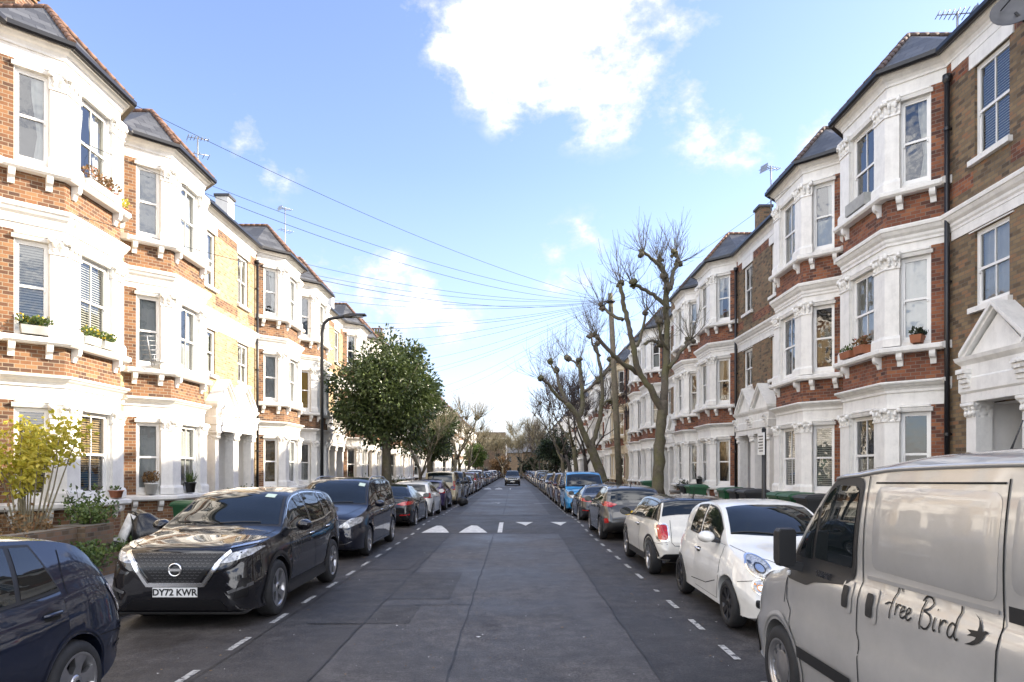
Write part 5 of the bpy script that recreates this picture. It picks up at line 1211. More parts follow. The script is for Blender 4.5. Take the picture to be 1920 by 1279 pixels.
# ------------------------------------------------------------------ ground
def asphalt(name, base, gloss=.5):
    m, t, b, o = NT(name); co = posco(t)
    f1 = noise(t, co, 38, 5, .85); f2 = noise(t, co, .45, 6, .62); f3 = noise(t, co, 4, 6, .7)
    v = nd(t, 'ShaderNodeTexVoronoi'); v.inputs['Scale'].default_value = 55; t.links.new(co, v.inputs['Vector'])
    s = mth(t, 'ADD', mth(t, 'ADD', mth(t, 'MULTIPLY', f1, .75), mth(t, 'MULTIPLY', f2, .4)), mth(t, 'MULTIPLY', f3, .45))
    c = ramp(t, s, [(.56, tuple(x*.35 for x in base)), (.78, base), (.94, tuple(x*2.4 for x in base))])
    ag = mth(t, 'MULTIPLY', mth(t, 'LESS_THAN', v.outputs['Distance'], .16), .55); c = mixc(t, ag, c, tuple(x*3.2 for x in base))
    def streak(sc, seed, lo, hi, amt, col, c):
        mp = nd(t, 'ShaderNodeMapping'); mp.inputs['Scale'].default_value = sc; mp.inputs['Location'].default_value = (seed, seed, 0); t.links.new(co, mp.inputs[0])
        d = nd(t, 'ShaderNodeMapRange'); t.links.new(noise(t, mp.outputs[0], 1, 5, .6), d.inputs[0])
        for i, q in enumerate((lo, hi, 0, amt)): d.inputs[i+1].default_value = q
        return mixc(t, d.outputs[0], c, col)
    c = streak((.9,.5,1), 3, .55, .72, .7, (.016,.012,.009), c)          # oil and damp
    c = streak((.8,.10,1), 9, .52, .7, .45, tuple(x*1.9 for x in base), c)    # polished wheel tracks run along the street
    c = streak((.25,1.1,1), 5, .56, .7, .35, tuple(x*.5 for x in base), c)
    t.links.new(c, b.inputs['Base Color'])
    r = nd(t, 'ShaderNodeMapRange'); t.links.new(f2, r.inputs[0])
    for i, q in enumerate((.3, .7, gloss-.12, gloss+.16)): r.inputs[i+1].default_value = q
    b.inputs['Specular IOR Level'].default_value = .28
    t.links.new(r.outputs[0], b.inputs['Roughness']); bump(t, b, f1, .6, .012); return m
M['road'] = asphalt('asphalt', (.040,.0365,.0345), .55); M['road_mid'] = asphalt('worn_asphalt', (.056,.051,.048), .5); M['road_patch'] = asphalt('new_asphalt', (.037,.034,.0325), .55); M['tar'] = plain('tar_seam', (.022,.0205,.02), .6, var=.5)
def linepaint():
    m, t, b, o = NT('road_paint'); co = posco(t); n = noise(t, co, 14, 6, .75)
    t.links.new(ramp(t, n, [(.40, (.04,.04,.04)), (.5, (.45,.44,.41))]), b.inputs['Base Color']); b.inputs['Roughness'].default_value = .6; return m
M['line'] = linepaint(); M['line_new'] = plain('white_road_paint', (.6,.59,.56), .6, var=.3, vscale=9, bmp=.3)
M['kerb'] = plain('granite_kerb', (.2,.19,.18), .7, var=.3, vscale=8); M['soil'] = plain('garden_soil', (.05,.04,.028), .95, var=.4, vscale=3, bmp=.5, bscale=6)
def paving():
    m, t, b, o = NT('paving_slabs'); bt = nd(t, 'ShaderNodeTexBrick'); t.links.new(posco(t), bt.inputs['Vector']); bt.inputs['Scale'].default_value = 1; bt.inputs['Brick Width'].default_value = .6; bt.inputs['Row Height'].default_value = .6
    bt.inputs['Mortar Size'].default_value = .008; bt.inputs['Color1'].default_value = (.16,.15,.14,1); bt.inputs['Color2'].default_value = (.21,.2,.185,1); bt.inputs['Mortar'].default_value = (.06,.055,.05,1)
    c = mixc(t, noise(t, posco(t), 3, 5), (.5,.5,.5), bt.outputs['Color'], 'MULTIPLY'); t.links.new(mixc(t, .6, c, bt.outputs['Color']), b.inputs['Base Color']); b.inputs['Roughness'].default_value = .75; return m
M['paving'] = paving()
KL, KR = -5.08, 4.36; WL, WR = -9.6, 8.6; FL, FR = -8.82, 7.82
ROADEND = 176
def sheet(name, x0, x1, y0, y1, z, mat, kind='structure', ny=1):
    b = MB(); b.poly([(x0,y0,z),(x1,y0,z),(x1,y1,z),(x0,y1,z)]); return b.build(name, [mat], kind=kind)
sheet('ground', -420, 420, -60, 900, -.03, M['soil'])
H0, H1, H2, H3 = 20.3, 22.6, 26.5, 28.4                      # raised table: ramp up, flat top, ramp down
def hump_z(y, a=(H0,H1,H2,H3)): return interp([(a[0],0),(a[1],.085),(a[2],.085),(a[3],0)], y)
HB = (66.0, 68.2, 72.0, 74.0)
rz_ = lambda y: hump_z(y) + hump_z(y, HB)
ys = sorted({-20, 12, ROADEND+20} | set(H + .0 for H in (H0,H1,H2,H3)) | set(HB))
def strip(name, x0, x1, y0, y1, dz, mat, kind='structure', skew=0):
    yy = sorted({y0, y1} | {y for y in ys if y0 < y < y1}); b = MB()
    b.loft([[(x0, y, rz_(y)+dz), (x1, y, rz_(y)+dz)] for y in yy], 0, False, False)
    b.f = [tuple(reversed(f)) for f in b.f]; o = b.build(name, [mat]); tag(o, kind=kind); return o
strip('road', KL+.0, KR-.0, -20, ROADEND+20, 0, M['road'])
strip('road_panel', -1.86, 1.32, -20, 20.2, .004, M['road_mid']); strip('road_panel', -2.3, 1.5, 28.6, 65.8, .004, M['road_mid']); strip('road_panel', -2.3, 1.5, 74.2, ROADEND, .004, M['road_mid'])
strip('road_patch', 1.324, 2.0, -20, 20.2, .004, M['road_patch']); strip('road_patch', -1.9, -.95, 10.0, 12.6, .008, M['road']); strip('road_patch', -2.95, -2.0, 13.0, 14.6, .004, M['road']); strip('road_patch', -2.55, -1.3, 8.4, 9.5, .008, M['road_patch'])
b = MB()
rg = random.Random(3)
def seam(pts, w=.016, dz=.012):
    q = resample(pts, .4); q = [(x+rg.uniform(-.015,.015), y) for x, y in q]; v, f = ribbon(q, w); o = len(b.v)
    b.v += [(x, y, rz_(y)+dz) for x, y in v]; b.f += [tuple(i+o for i in reversed(k)) for k in f]; b.m += [0]*len(f); b.sm += [False]*len(f)
seam([(-.62,2),(-.6,20)]); seam([(-1.86,2),(-1.86,20.2)], .022); seam([(1.32,2),(1.32,20.2)], .02); seam([(-1.9,20.25),(1.9,20.25)], .035); seam([(-.62,9.6),(-1.9,9.5)], .022); seam([(-2.9,4),(-2.9,20)], .012); seam([(-.45,29),(-.5,64)], .03); seam([(-4,28.6),(4,28.6)], .04)
b.build('road_seams', [M['tar']], kind='structure')
# parking bay lines: each dash is a painted mark
b = MB(); dashes = []
for side, X in ((-1, -3.0), (1, 2.235)):
    y = 5.9 if side < 0 else 5.55
    while y < 60:
        if side > 0 and abs(y-10.4) < .5: L = .18
        else: L = .56
        mk = MB(); mk.poly([(X-.035, y, .006+rz_(y)), (X+.035, y, .006+rz_(y)), (X+.035, y+L, .006+rz_(y+L)), (X-.035, y+L, .006+rz_(y+L))])
        tag(mk.build('parking_bay_line', [M['line']]), kind='structure'); y += 1.27
for poly, nm in (([(-2.78,20.45),(-1.95,20.45),(-2.10,21.2),(-2.36,22.2),(-2.52,22.25),(-2.66,21.4)], 'a'), ([(-1.66,20.45),(-.80,20.45),(-.96,21.2),(-1.20,22.2),(-1.40,22.3),(-1.55,21.4)], 'b'), ([(.04,23.6),(.66,23.6),(.38,22.2)], 'c'), ([(1.24,23.6),(1.82,23.6),(1.52,22.2)], 'd'), ([(-.50,20.5),(-.36,20.5),(-.36,23.4),(-.50,23.4)], 'e')):
    yy = sorted({p[1] for p in poly} | {H1}); vv, ff = densify(poly, .25); mk = MB(); mk.v = [(x, y, rz_(y)+.012) for x, y in vv]; mk.f = [tuple(f) for f in ff]; mk.m = [0]*len(ff); mk.sm = [False]*len(ff)
    mk.build('hump_marking', [M['line_new']], kind='structure')
for x, w in ((-3.0,.8),(-1.9,.8),(-.45,.14)):
    mk = MB(); mk.v = []; mk.poly([(x, 66.1, rz_(66.1)+.012), (x+w, 66.1, rz_(66.1)+.012), (x+w*.62, 68.8, rz_(68.8)+.012), (x+w*.38, 68.8, rz_(68.8)+.012)]); mk.build('hump_marking', [M['line_new']], kind='structure')
for x0, pts in ((-1.6, [(0,0),(.7,.1),(.75,.5),(.3,.9)]), (1.1, [(0,0),(.8,.3)])):
    mk = MB(); v, f = ribbon([(x0+p[0], 38+p[1]*2) for p in pts], .16); mk.v = [(x, y, .014) for x, y in v]; mk.f = [tuple(reversed(q)) for q in f]; mk.m = [0]*len(f); mk.sm = [False]*len(f); mk.build('road_number', [M['line']], kind='structure')
for sx, K, W_, G in ((-1, KL, WL, -7.05), (1, KR, WR, 6.25)):
    b = MB(); y = -20
    while y < ROADEND:
        b.box(*sorted((K, K+sx*.14)), y, y+.9, -.02, .125); y += .905
    b.build('kerb', [M['kerb']], kind='structure')
    sheet('pavement', *sorted((K+sx*.14, G)), -20, ROADEND, .115, M['paving']); sheet('front_gardens', *sorted((G, W_-sx*.0+sx*.3)), -20, ROADEND, .10 if sx < 0 else .36, M['soil'])

# ------------------------------------------------------------------ houses
PL, PR, PER = 16.42, 17.35, 12.8
hr = random.Random(21)
COLOR = {0:'third',1:'fourth'}
def row_left():
    n = 0
    for k in range(-1, 12):
        for s in (-1, 1):
            y = PL + k*PER
            if k == -1 and s == -1: continue
            flip = s < 0                                       # the house on the near side of the party wall is mirrored
            vis = n
            lab = {0: 'bay fronted house just out of view beside the blue hatchback', 1: 'near left bay fronted house with yellow flowers in its window boxes', 2: 'left bay fronted house with a loose aerial on its first floor sill', 3: 'left bay fronted house with brown blind, beside the double pediment porches', 4: 'left bay fronted house behind the tall street lamp with an ochre curtain'}.get(n) or 'white and red brick bay fronted house, %s from the camera in the left terrace' % ORD[n-1]
            dr = {}
            if n == 1: dr = {(2,'c'):'one',(2,'b'):'pair',(2,'a'):'net',(1,'a'):'blind',(1,'b'):'blind',(1,'c'):'blind',(0,'c'):'woodblind',(0,'b'):'woodblind'}
            if n == 2: dr = {(2,'a'):'grey',(2,'b'):'net',(1,'a'):'net',(1,'b'):'halfnet',(0,'a'):'net',(0,'b'):'net',(1,'f'):'net',(2,'f'):'net'}
            if n == 3: dr = {(2,'c'):'one',(2,'b'):'net',(1,'c'):'net',(1,'b'):'halfnet',(0,'c'):'woodblind',(0,'b'):'net'}
            if n == 4: dr = {(2,'a'):'grey',(1,'a'):'ochre',(1,'b'):'ochre',(0,'a'):'shutter',(0,'b'):'shutter'}
            ch = (-2.05, .8, 11.2, 'red') if n == 1 else ((-1.3, .5, 10.9, 'brown') if n == 7 else ((-4.4, .5, 12.0, 'brown') if n in (5, 10, 13) else None))
            house((WL, y, 0), 0, flip, lab, 'white', 'red', 'stock', 'terracotta', dr, False, hr.choice(['door_black','door_green','door_blue','door_red']), n in (3, 4, 7, 8), ch, hr)
            n += 1
def row_right():
    n = 0
    for k in range(-1, 12):
        for s in (-1, 1):
            y = PR + k*PER
            if k == -1 and s == -1: continue
            flip = s > 0                                       # rows on the right are turned half round, so +y of the house points back at the camera
            flip = not flip if False else flip
            lab = {0: 'near right house with a large pediment porch and a drainpipe behind the van', 1: 'right bay fronted house with terracotta flower troughs above the van roof', 2: 'right bay fronted house with white blinds behind the white city car', 3: 'right bay fronted house with red hip tiles beside the double porch', 4: 'right bay fronted house behind the near bare tree', 7: 'cream stone bay fronted house beside the wooden pole'}.get(n) or 'white and brown brick bay fronted house, %s from the camera in the right terrace' % ORD[n]
            dr = {}
            if n == 0: dr = {(1,'f'):'one',(2,'f'):None}
            if n == 1: dr = {(2,'a'):None,(2,'b'):None,(2,'c'):'one',(1,'a'):'net',(1,'b'):'net',(1,'c'):'net',(0,'a'):None,(0,'b'):'halfnet',(0,'c'):None}
            if n == 2: dr = {(2,'a'):'halfnet',(2,'b'):'net',(1,'a'):None,(1,'b'):None,(0,'a'):'blind',(0,'b'):'blind'}
            cr = n == 7
            house((WR, y, 0), pi, flip, lab, 'cream' if cr else 'white', 'red_dull', 'brown', 'terracotta' if n in (3, 6, 8, 10) else 'ridge_dark', dr, False, hr.choice(['door_black','door_green','door_blue','door_red']), n in (0, 1, 3, 5, 7), ((-3.0, .5, 11.0, 'brown') if n in (4, 9) else None), hr)
            n += 1
row_left(); row_right()
SKY_TINT = (.95,.87,.97); CLOUD = (4.4,4.4,4.5); HAZEC = (2.2,2.6,3.3); SKY_STR = .13; SUN = 4.6; EXPO = 1.6
# ------------------------------------------------------------------ parked cars
def park(c, label, x, y_front_axle, heading, cat='car', group=None, roll=0):
    xl = c.L/2 - c.fa; return build_car(c, label, cat, group or ('cars parked along the left kerb' if x < 0 else 'cars parked along the right kerb'), (x, y_front_axle - heading*xl), heading, roll=roll)
park(astra(), 'dark blue hatchback cut off by the lower left corner of the photo', -4.10, 2.46, -1)
park(qashqai(), 'black crossover with chrome V grille and plate DY72 KWR', -3.98, 8.95, -1)
park(mpv('people_carrier', P['midnight']), 'dark blue people carrier with roof rails behind the black crossover', -4.14, 15.2, -1)
park(coupe('coupe_car', P['black']), 'black coupe seen from behind with a wide red tail lamp, left row', -4.12, 25.3, 1)
park(transit(), 'silver grey panel van with Free Bird lettering and a swallow', 3.08, 5.45, 1, 'van')
park(fiat(), 'small white city car with round headlamps in front of the van', 3.36, 8.25, -1)
park(mini(), 'cream white small hatchback with black roof and red tail lamp', 3.30, 15.0, 1)
park(fiesta(), 'graphite grey hatchback with yellow rear plate, right row', 3.20, 21.3, 1)
park(saloon('saloon_car', P['slate'], L=4.2, top=[(0,.58),(.02,.64),(.07,.72),(.2,.79),(.7,.88),(1.1,.95),(1.2,.98),(1.7,1.2),(2.05,1.32),(2.35,1.37),(2.7,1.36),(3.1,1.29),(3.6,1.08),(3.85,.99),(4.0,.96),(4.1,.90),(4.16,.8),(4.2,.62)], plan=plan(4.2,.76), bot=[(0,.4),(.02,.3),(.07,.2),(.3,.16),(3.7,.17),(4.0,.25),(4.15,.35),(4.2,.45)], wb=2.5, belt=[(0,.55),(.3,.75),(1.0,.90),(2.0,.93),(3.2,.96),(3.8,.95),(4.2,.85)], glass=[(1.5,2.5,0,.03),(2.56,3.05,.03,-.05)], ws=(1.23,2.07), rw=(3.0,3.58), doors=[(1.35,2.6)], mir=1.5), 'low dark grey coupe between the graphite hatchback and blue van', 3.22, 27.4, 1)
park(small_van('light_van', P['sky']), 'bright blue small van parked in the right row', 3.14, 30.4, -1, 'van')
park(hatch('hatchback_car', P['white']), 'white hatchback just past the black coupe, left row', -4.05, 29.6, 1)
park(hatch('compact_hatchback', P['purple'], L=4.0, plan=plan(4.0), wb=2.5), 'dark purple hatchback beyond the white hatchback, left row', -4.05, 34.9, 1)
park(small_van('people_carrier', P['cream'], glass=[(1.15,2.0,0,0),(2.08,2.9,0,0),(2.98,3.85,0,0)], L=4.2, shapes=[('tail_light', rpoly([(.70,.8),(.84,.8),(.82,1.3),(.72,1.3)], .03), 'rear*', M['tail'], .008)]), 'cream people carrier with tall red tail lamps, left row', -4.02, 40.2, 1)
park(small_van('light_van', P['slate'], L=4.5, plan=[(0,.66),(.02,.76),(.06,.84),(.16,.91),(.4,.97),(.8,1),(4.0,1),(4.35,.97),(4.5,.9)]), 'dark grey van facing the camera in the left row', -4.05, 42.9, -1, 'van')
drv = park(mpv('people_carrier', P['black'], L=4.4, plan=plan(4.4), rails=None, wb=2.7, rw=(4.1,4.28), top=[(0,.68),(.02,.75),(.07,.88),(.2,.98),(.6,1.08),(.95,1.15),(1.02,1.18),(1.5,1.5),(1.9,1.74),(2.2,1.8),(3.8,1.8),(4.1,1.7),(4.3,1.25),(4.4,.65)], belt=[(0,.65),(.3,.93),(1.0,1.07),(2,1.1),(4.4,1.1)], bot=[(0,.45),(.02,.34),(.08,.23),(.3,.18),(4.0,.19),(4.3,.3),(4.4,.45)], glass=[(1.36,2.42,0,.05),(2.50,3.45,.05,.05)], shapes=[('grille', rpoly([(-.5,.66),(.5,.66),(.5,.78),(-.5,.78)], .02), 'front', M['grille'], .006), ('headlight', rpoly([(.54,.72),(.85,.74),(.86,.92),(.56,.88)], .04), 'front*', M['lens'], .008)]), 'dark people carrier driving towards the camera in mid street', -.20, 82.4, -1, 'car', 'cars driving on the road')
# far rows: one car of each kind, copied with its own paint
def sizes(o): return o
PROTO = {}
def far_car(kind, col, x, y, heading, label, cat):
    if kind not in PROTO:
        mk = {'hatch': lambda: hatch('hatchback_car', P['slate']), 'suv': lambda: suv('crossover_car', P['slate']), 'mpv': lambda: mpv('people_carrier', P['slate'], rails=None), 'saloon': lambda: saloon('saloon_car', P['slate']), 'van': lambda: small_van('light_van', P['slate'])}[kind]()
        r = build_car(mk, label, cat, None, (0, 0), 1); PROTO[kind] = r; o = r
        KIDS[r.name] = [q for q in bpy.data.objects if q.parent == r]
        for q in KIDS[r.name]: KIDS[q.name] = [w for w in bpy.data.objects if w.parent == q]
        r['_p'] = mk.paint.name
    else: o = copy_tree(PROTO[kind])
    base = M_by(PROTO[kind]['_p'])
    def recolor(q):
        for s in q.material_slots:
            if s.material == base or (s.link == 'OBJECT' and q.get('_pt')): s.link = 'OBJECT'; s.material = P[col]
    walk(o, recolor); o.location = (x, y, rz_(y)); o.rotation_euler = (0, 0, heading*pi/2)
    tag(o, label, cat, 'cars parked along the left kerb' if x < 0 else 'cars parked along the right kerb'); return o
def M_by(n): return bpy.data.materials[n]
CH = {}
def walk(o, fn):
    if not CH:
        pass
    fn(o)
    for c in o.children: walk(c, fn)
far_jobs = []
L_ROW = [('hatch','midnight',-1),('saloon','silver',-1),('mpv','maroon',1),('mpv','slate',-1),('van','white',-1),('hatch','silver',1),('suv','slate',-1),('hatch','white',-1),('saloon','silver',1),('hatch','blue',-1),('mpv','black',-1),('hatch','silver',1),('suv','white',-1),('saloon','graphite',-1),('hatch','maroon',1),('van','silver',-1),('hatch','slate',-1),('suv','black',1),('hatch','silver',-1),('saloon','midnight',-1),('hatch','white',1),('mpv','silver',-1),('hatch','black',-1)]
R_ROW = [('mpv','bronze',-1),('mpv','silver',-1),('hatch','slate',-1),('suv','silver',-1),('hatch','sage',-1),('hatch','silver',1),('hatch','orange',-1),('suv','silver',-1),('van','white',1),('hatch','slate',-1),('saloon','blue',-1),('hatch','red',-1),('suv','silver',-1),('hatch','midnight',1),('mpv','silver',-1),('hatch','graphite',-1),('saloon','silver',1),('hatch','maroon',-1),('suv','slate',-1),('hatch','white',-1),('hatch','silver',1),('mpv','midnight',-1),('hatch','silver',-1),('saloon','black',-1),('hatch','silver',1)]
KN = {'hatch':('hatchback','car'),'suv':('crossover','car'),'mpv':('people carrier','car'),'saloon':('saloon','car'),'van':('small van','van')}
CN = {'midnight':'very dark blue','slate':'dark grey','silver':'silver','maroon':'maroon','white':'white','blue':'blue','black':'black','graphite':'graphite','bronze':'bronze','sage':'grey green','orange':'orange','red':'red'}
def rows():
    y = 49.3; 
    for i, (k, c, h) in enumerate(L_ROW):
        far_jobs.append((k, c, -4.08, y, h, '%s %s, %s car past the dark grey van in the left row' % (CN[c], KN[k][0], ORD[i]), KN[k][1])); y += 5.35
    y = 36.9
    for i, (k, c, h) in enumerate(R_ROW):
        far_jobs.append((k, c, 3.2, y, h, '%s %s, %s car past the bright blue van' % (CN[c], KN[k][0], ORD[i]), KN[k][1])); y += 5.3
rows()
# originals first so that the copies never inherit a repainted slot
for j in far_jobs: far_car(*j)
for r in PROTO.values():
    if '_p' in r: pass
for o in bpy.data.objects:
    if '_p' in o.keys(): del o['_p']

# ------------------------------------------------------------------ trees
rg = random.Random(11)
A = [(.21,.175,[(1233,926),(1237,850),(1240,795),(1243,752)],.0), (.135,.065,[(1242,770),(1222,735),(1196,697),(1183,650),(1172,610),(1163,575),(1157,545)],-.8), (.10,.06,[(1198,700),(1165,684),(1140,668),(1112,640)],-1.0), (.07,.05,[(1168,600),(1145,585),(1132,572)],.4),
     (.155,.075,[(1242,765),(1250,690),(1253,640),(1255,580),(1257,535)],.6), (.08,.055,[(1257,545),(1249,512),(1240,484)],.3), (.085,.055,[(1257,540),(1268,505),(1283,478)],.9), (.06,.045,[(1276,492),(1272,482),(1266,474)],.2), (.075,.05,[(1250,520),(1228,497),(1202,482)],-.5), (.08,.055,[(1254,578),(1222,556),(1198,546),(1180,544)],-.7),
     (.08,.05,[(1254,690),(1276,662),(1301,634)],.5), (.07,.04,[(1186,660),(1204,630),(1219,576)],.7), (.06,.04,[(1252,655),(1236,640),(1228,608)],-.6), (.05,.035,[(1246,600),(1243,560),(1240,528)],-.5), (.055,.04,[(1210,645),(1224,636),(1244,642)],.5)]
def gbase(x, y, d): q = px(x, y, d); return (q.x, q.y, .1)
traced_tree('bare_street_tree', 'tall mossy pollarded tree with two upright limbs behind the parked cars on the right', gbase(1233,926,24.3), A, 24.3, .2, rg, (M['bark_moss'], M['twig']), 'bare street trees', .16, 1.35, 15)
B = [(.31,.24,[(1131,905),(1118,866),(1105,833)],.0), (.2,.14,[(1106,836),(1090,805),(1081,780),(1062,757)],-.5), (.14,.07,[(1063,758),(1054,735),(1048,712),(1044,690)],.6), (.11,.07,[(1062,757),(1040,738),(1026,722),(1012,714)],-.9), (.17,.08,[(1083,785),(1092,765),(1093,735),(1091,700),(1089,672)],.7), (.08,.05,[(1091,700),(1080,680),(1064,668)],.4), (.09,.05,[(1093,735),(1106,728),(1118,714)],-.5),
     (.16,.08,[(1108,838),(1121,803),(1129,765),(1132,720),(1128,680),(1122,640)],1.0), (.09,.05,[(1131,705),(1142,690),(1149,672)],.6), (.07,.05,[(1126,668),(1112,652),(1105,632)],-.5), (.07,.045,[(1044,700),(1036,688),(1033,676)],.3), (.07,.05,[(1129,760),(1142,750),(1150,752)],.4)]
traced_tree('bare_street_tree', 'leaning mossy pollarded tree just beyond the wooden pole on the right', gbase(1131,905,38), B, 38, .3, rg, (M['bark_moss'], M['twig']), 'bare street trees', .22, 1.9, 13)
for i, (x, d, h, r, dk, lab) in enumerate(((5.3,49,8.0,.2,1,'small dark bare tree beyond the leaning pollard, right side'), (5.2,57,10.5,.24,0,'bare pollard overhanging the cars on the right, third along'), (5.1,70,10.0,.25,0,'bare tree further down the right pavement, fourth along'), (5.2,92,10.5,.26,0,'bare tree far down the right pavement, fifth along'), (5.2,112,11,.26,0,'bare tree near the right end of the street, sixth along'), (5.3,63,9.5,.22,1,'dark bare tree beside the dark bushy evergreen'), (5.3,132,11,.26,1,'last dark bare tree on the right pavement'))):
    grown_tree('bare_street_tree', lab, (x, d, .1), h, rg, (M['bark_dark'] if dk else M['bark_moss'], M['twig_dark'] if dk else M['twig']), 'bare street trees', not dk, (-.15 if i else 0, 0), .36, 3, r, 1.8, 1.2 if dk else 1.2, .022)
for x, d, h, r, lab, pal in ((-5.75,41.5,6.2,.15,'slim bare multi stemmed tree between the two left evergreens',0), (-5.5,58,8.8,.24,'bare pollard with pale mossy limbs beyond the left evergreens',0), (-5.6,76,8.5,.22,'bare pale tree further along the left pavement, third bare one',1), (-5.6,104,9.5,.22,'bare tree far along the left pavement, fourth bare one',1), (-5.5,66,8.6,.2,'bare pollard just before the far left street lamp',1), (-5.4,120,9.5,.22,'bare tree near the left end of the street, before the brick building',1)):
    grown_tree('bare_street_tree', lab, (x, d, .1), h, rg, (M['bark'] if h < 8 else M['bark_moss'], M['twig_pale']), 'bare street trees', h > 8, (.12, 0), .32, 4, r, 1.6 if h > 8 else 1.5, 1.6 if h > 8 else .6, .024 if h > 8 else .016)
leafy_tree('evergreen_tree', 'large glossy round evergreen tree beside the street lamp, left side', (-6.1, 32.5, .1), 8, 2.85, 5.45, rg, (M['bark'], M['leaf_ever']), 'evergreen street trees', 26000, .18, 1.05, 130, .22)
leafy_tree('evergreen_tree', 'second glossy evergreen tree, smaller, past the slim bare tree', (-5.9, 47.5, .1), 6.5, 2.15, 4.45, rg, (M['bark'], M['leaf_ever']), 'evergreen street trees', 11000, .20, 1.05, 60, .2)
leafy_tree('evergreen_tree', 'small round evergreen far down the left pavement', (-5.0, 88, .1), 5, 1.75, 3.6, rg, (M['bark'], M['leaf_mid']), 'evergreen street trees', 4000, .26, 1.0, 40, .14)
leafy_tree('evergreen_tree', 'dark bushy evergreen on the right past the leaning pollard', (4.7, 76, .1), 6, 2.3, 3.7, rg, (M['bark_dark'], M['leaf_dark']), 'evergreen street trees', 7000, .26, 1.15, 60, .14)
for i, (x, d, h) in enumerate(((1.5,150,13.0), (-2.8,165,11), (4.6,160,11.5), (8.5,172,10.5), (-9,178,11))):
    grown_tree('bare_tree', ['big yellowish bare tree closing the end of the street', 'bare tree before the far brick building', 'bare tree right of the big yellowish one at the street end', 'bare tree at the far right corner of the street end', 'bare tree at the far left corner of the street end'][i], (x, d, 0), h, rg, (M['bark'], M['twig_pale'] if i != 3 else M['twig_dark']), 'bare trees at the end of the street', False, (0, 0), .26, 6, .32, 2.2, 1.6, .035)
# ------------------------------------------------------------------ pole, wires, lamps, signs
M['pole'] = bark('weathered_timber', (.15,.12,.085), (.09,.10,.04), .4)
pole = empty('telegraph_pole', (5.05, 32.4, .1), 0, 'weathered wooden telegraph pole leaning left with cables fanning from its top', 'pole'); ptop = Vector((4.55, 32.3, 10.25))
b = MB(); b.tube([(0,0,-.1), (-.2,-.05,4), (-.5,-.1,10.15)], [.16,.145,.11], 10); b.build('shaft', [M['pole']], pole)
b = MB(); b.lathe([(.13,-.06),(.17,-.06),(.17,.06),(.13,.06)], 12, 0, 'z', (-.49,-.1,9.75), closed=True); b.box(-.58,-.4,-.2,0,9.2,9.5); [b.ball((-.49+.2*cos(a), -.1+.2*sin(a), 9.75), .035, 6) for a in [k*.7 for k in range(9)]]; b.build('cable_ring', [M['black_plastic']], pole)
M['wire'] = plain('black_cable', (.02,.02,.022), .6)
tg = [((-8.55,15.3,10.1),'the nearest left bay gutter',.5), ((-9.4,24.6,9.8),'the upper wall between left bays',.55), ((-8.6,30.0,9.8),'the third left bay corner',.45), ((-8.6,36,9.7),'the flat wall past the lamp',.45), ((-8.6,50,9.7),'the left wall past the second evergreen',.5), ((-8.6,72,9.6),'the left terrace past the bare pollards',.7), ((-8.55,13.6,8.4),'the near left top floor window',.8), ((-8.6,13.4,6.9),'the near left middle cornice',.9), ((-8.6,19.5,10.0),'the second left bay gutter',.5), ((-9.4,23.5,6.9),'the left double porch cornice',.6), ((-8.6,28.1,10.0),'the third left bay gutter',.45), ((-8.6,32.2,9.9),'the left bay gutter behind the lamp',.4), ((-8.6,41,9.6),'the left bay behind the round evergreen',.4), ((-8.6,45.2,9.8),'the left bay past the round evergreen',.4), ((-8.6,54,9.5),'the left house level with the second evergreen',.5), ((-8.6,58,9.8),'the left house behind the left pollard',.5), ((-8.6,66.6,9.6),'the far left house past the left pollard',.6), ((-8.6,80,9.6),'the farther left house by the street end',.9), ((7.7,19,9.8),'the second right bay gutter',.3), ((7.7,28,9.8),'the third right bay gutter',.2), ((7.7,46,9.6),'the fifth right bay gutter',.3), ((7.7,60,9.6),'the cream stone house gutter',.5)]
for (x, y, z), lab, sag in tg:
    e = Vector((x,y,z)); pts = []
    for i in range(25):
        t = i/24; q = ptop.lerp(e, t); q.z -= sag*4*t*(1-t); q.z -= .35*(1-t); pts.append(q)
    b = MB(); b.tube(pts, .0065, 4, 0, False); tag(b.build('overhead_wire', [M['wire']]), 'thin overhead wire from the pole to %s' % lab, 'cable', 'overhead wires from the pole')
def lamp(x, y, h, arm, side, label, hd=.7):
    r = empty('street_lamp', (x, y, .1), 0, label, 'street lamp', 'street lamps'); b = MB(); b.tube([(0,0,-.1),(0,0,1.35)], .085, 12); b.tube([(0,0,1.35),(0,0,1.45)], [.085,.058], 12); b.tube([(0,0,1.45),(0,0,h-.5),(side*.06,0,h-.2),(side*.22,0,h-.05),(side*.5,0,h),(side*arm,0,h+.05)], .052, 10); b.build('post', [M['black_plastic']], r)
    b = MB(); a = arm-.02; z = h+.03
    b.loft([[(side*a,-.06,z-.03),(side*a,.06,z-.03),(side*a,.06,z+.06),(side*a,-.06,z+.06)][::side], [(side*(a+.2),-.15,z-.02),(side*(a+.2),.15,z-.02),(side*(a+.2),.12,z+.09),(side*(a+.2),-.12,z+.09)][::side], [(side*(a+hd),-.14,z+.04),(side*(a+hd),.14,z+.04),(side*(a+hd),.12,z+.08),(side*(a+hd),-.12,z+.08)][::side]]); b.build('lamp_head', [M['black_plastic']], r)
    b = MB(); b.box(*sorted((side*(a+.25), side*(a+hd-.1))), -.1, .1, z-.015, z+.003); b.build('lamp_glass', [M['lens']], r); return r
lamp(-6.25, 22.2, 6.75, .75, 1, 'tall black street lamp with a flat head before the left evergreen')
lamp(5.6, 88, 7.0, 1.0, -1, 'distant black street lamp on the right pavement by the dark evergreen'); lamp(-6.2, 68, 7.0, 1.0, 1, 'distant black street lamp on the left pavement by the pale pollards')
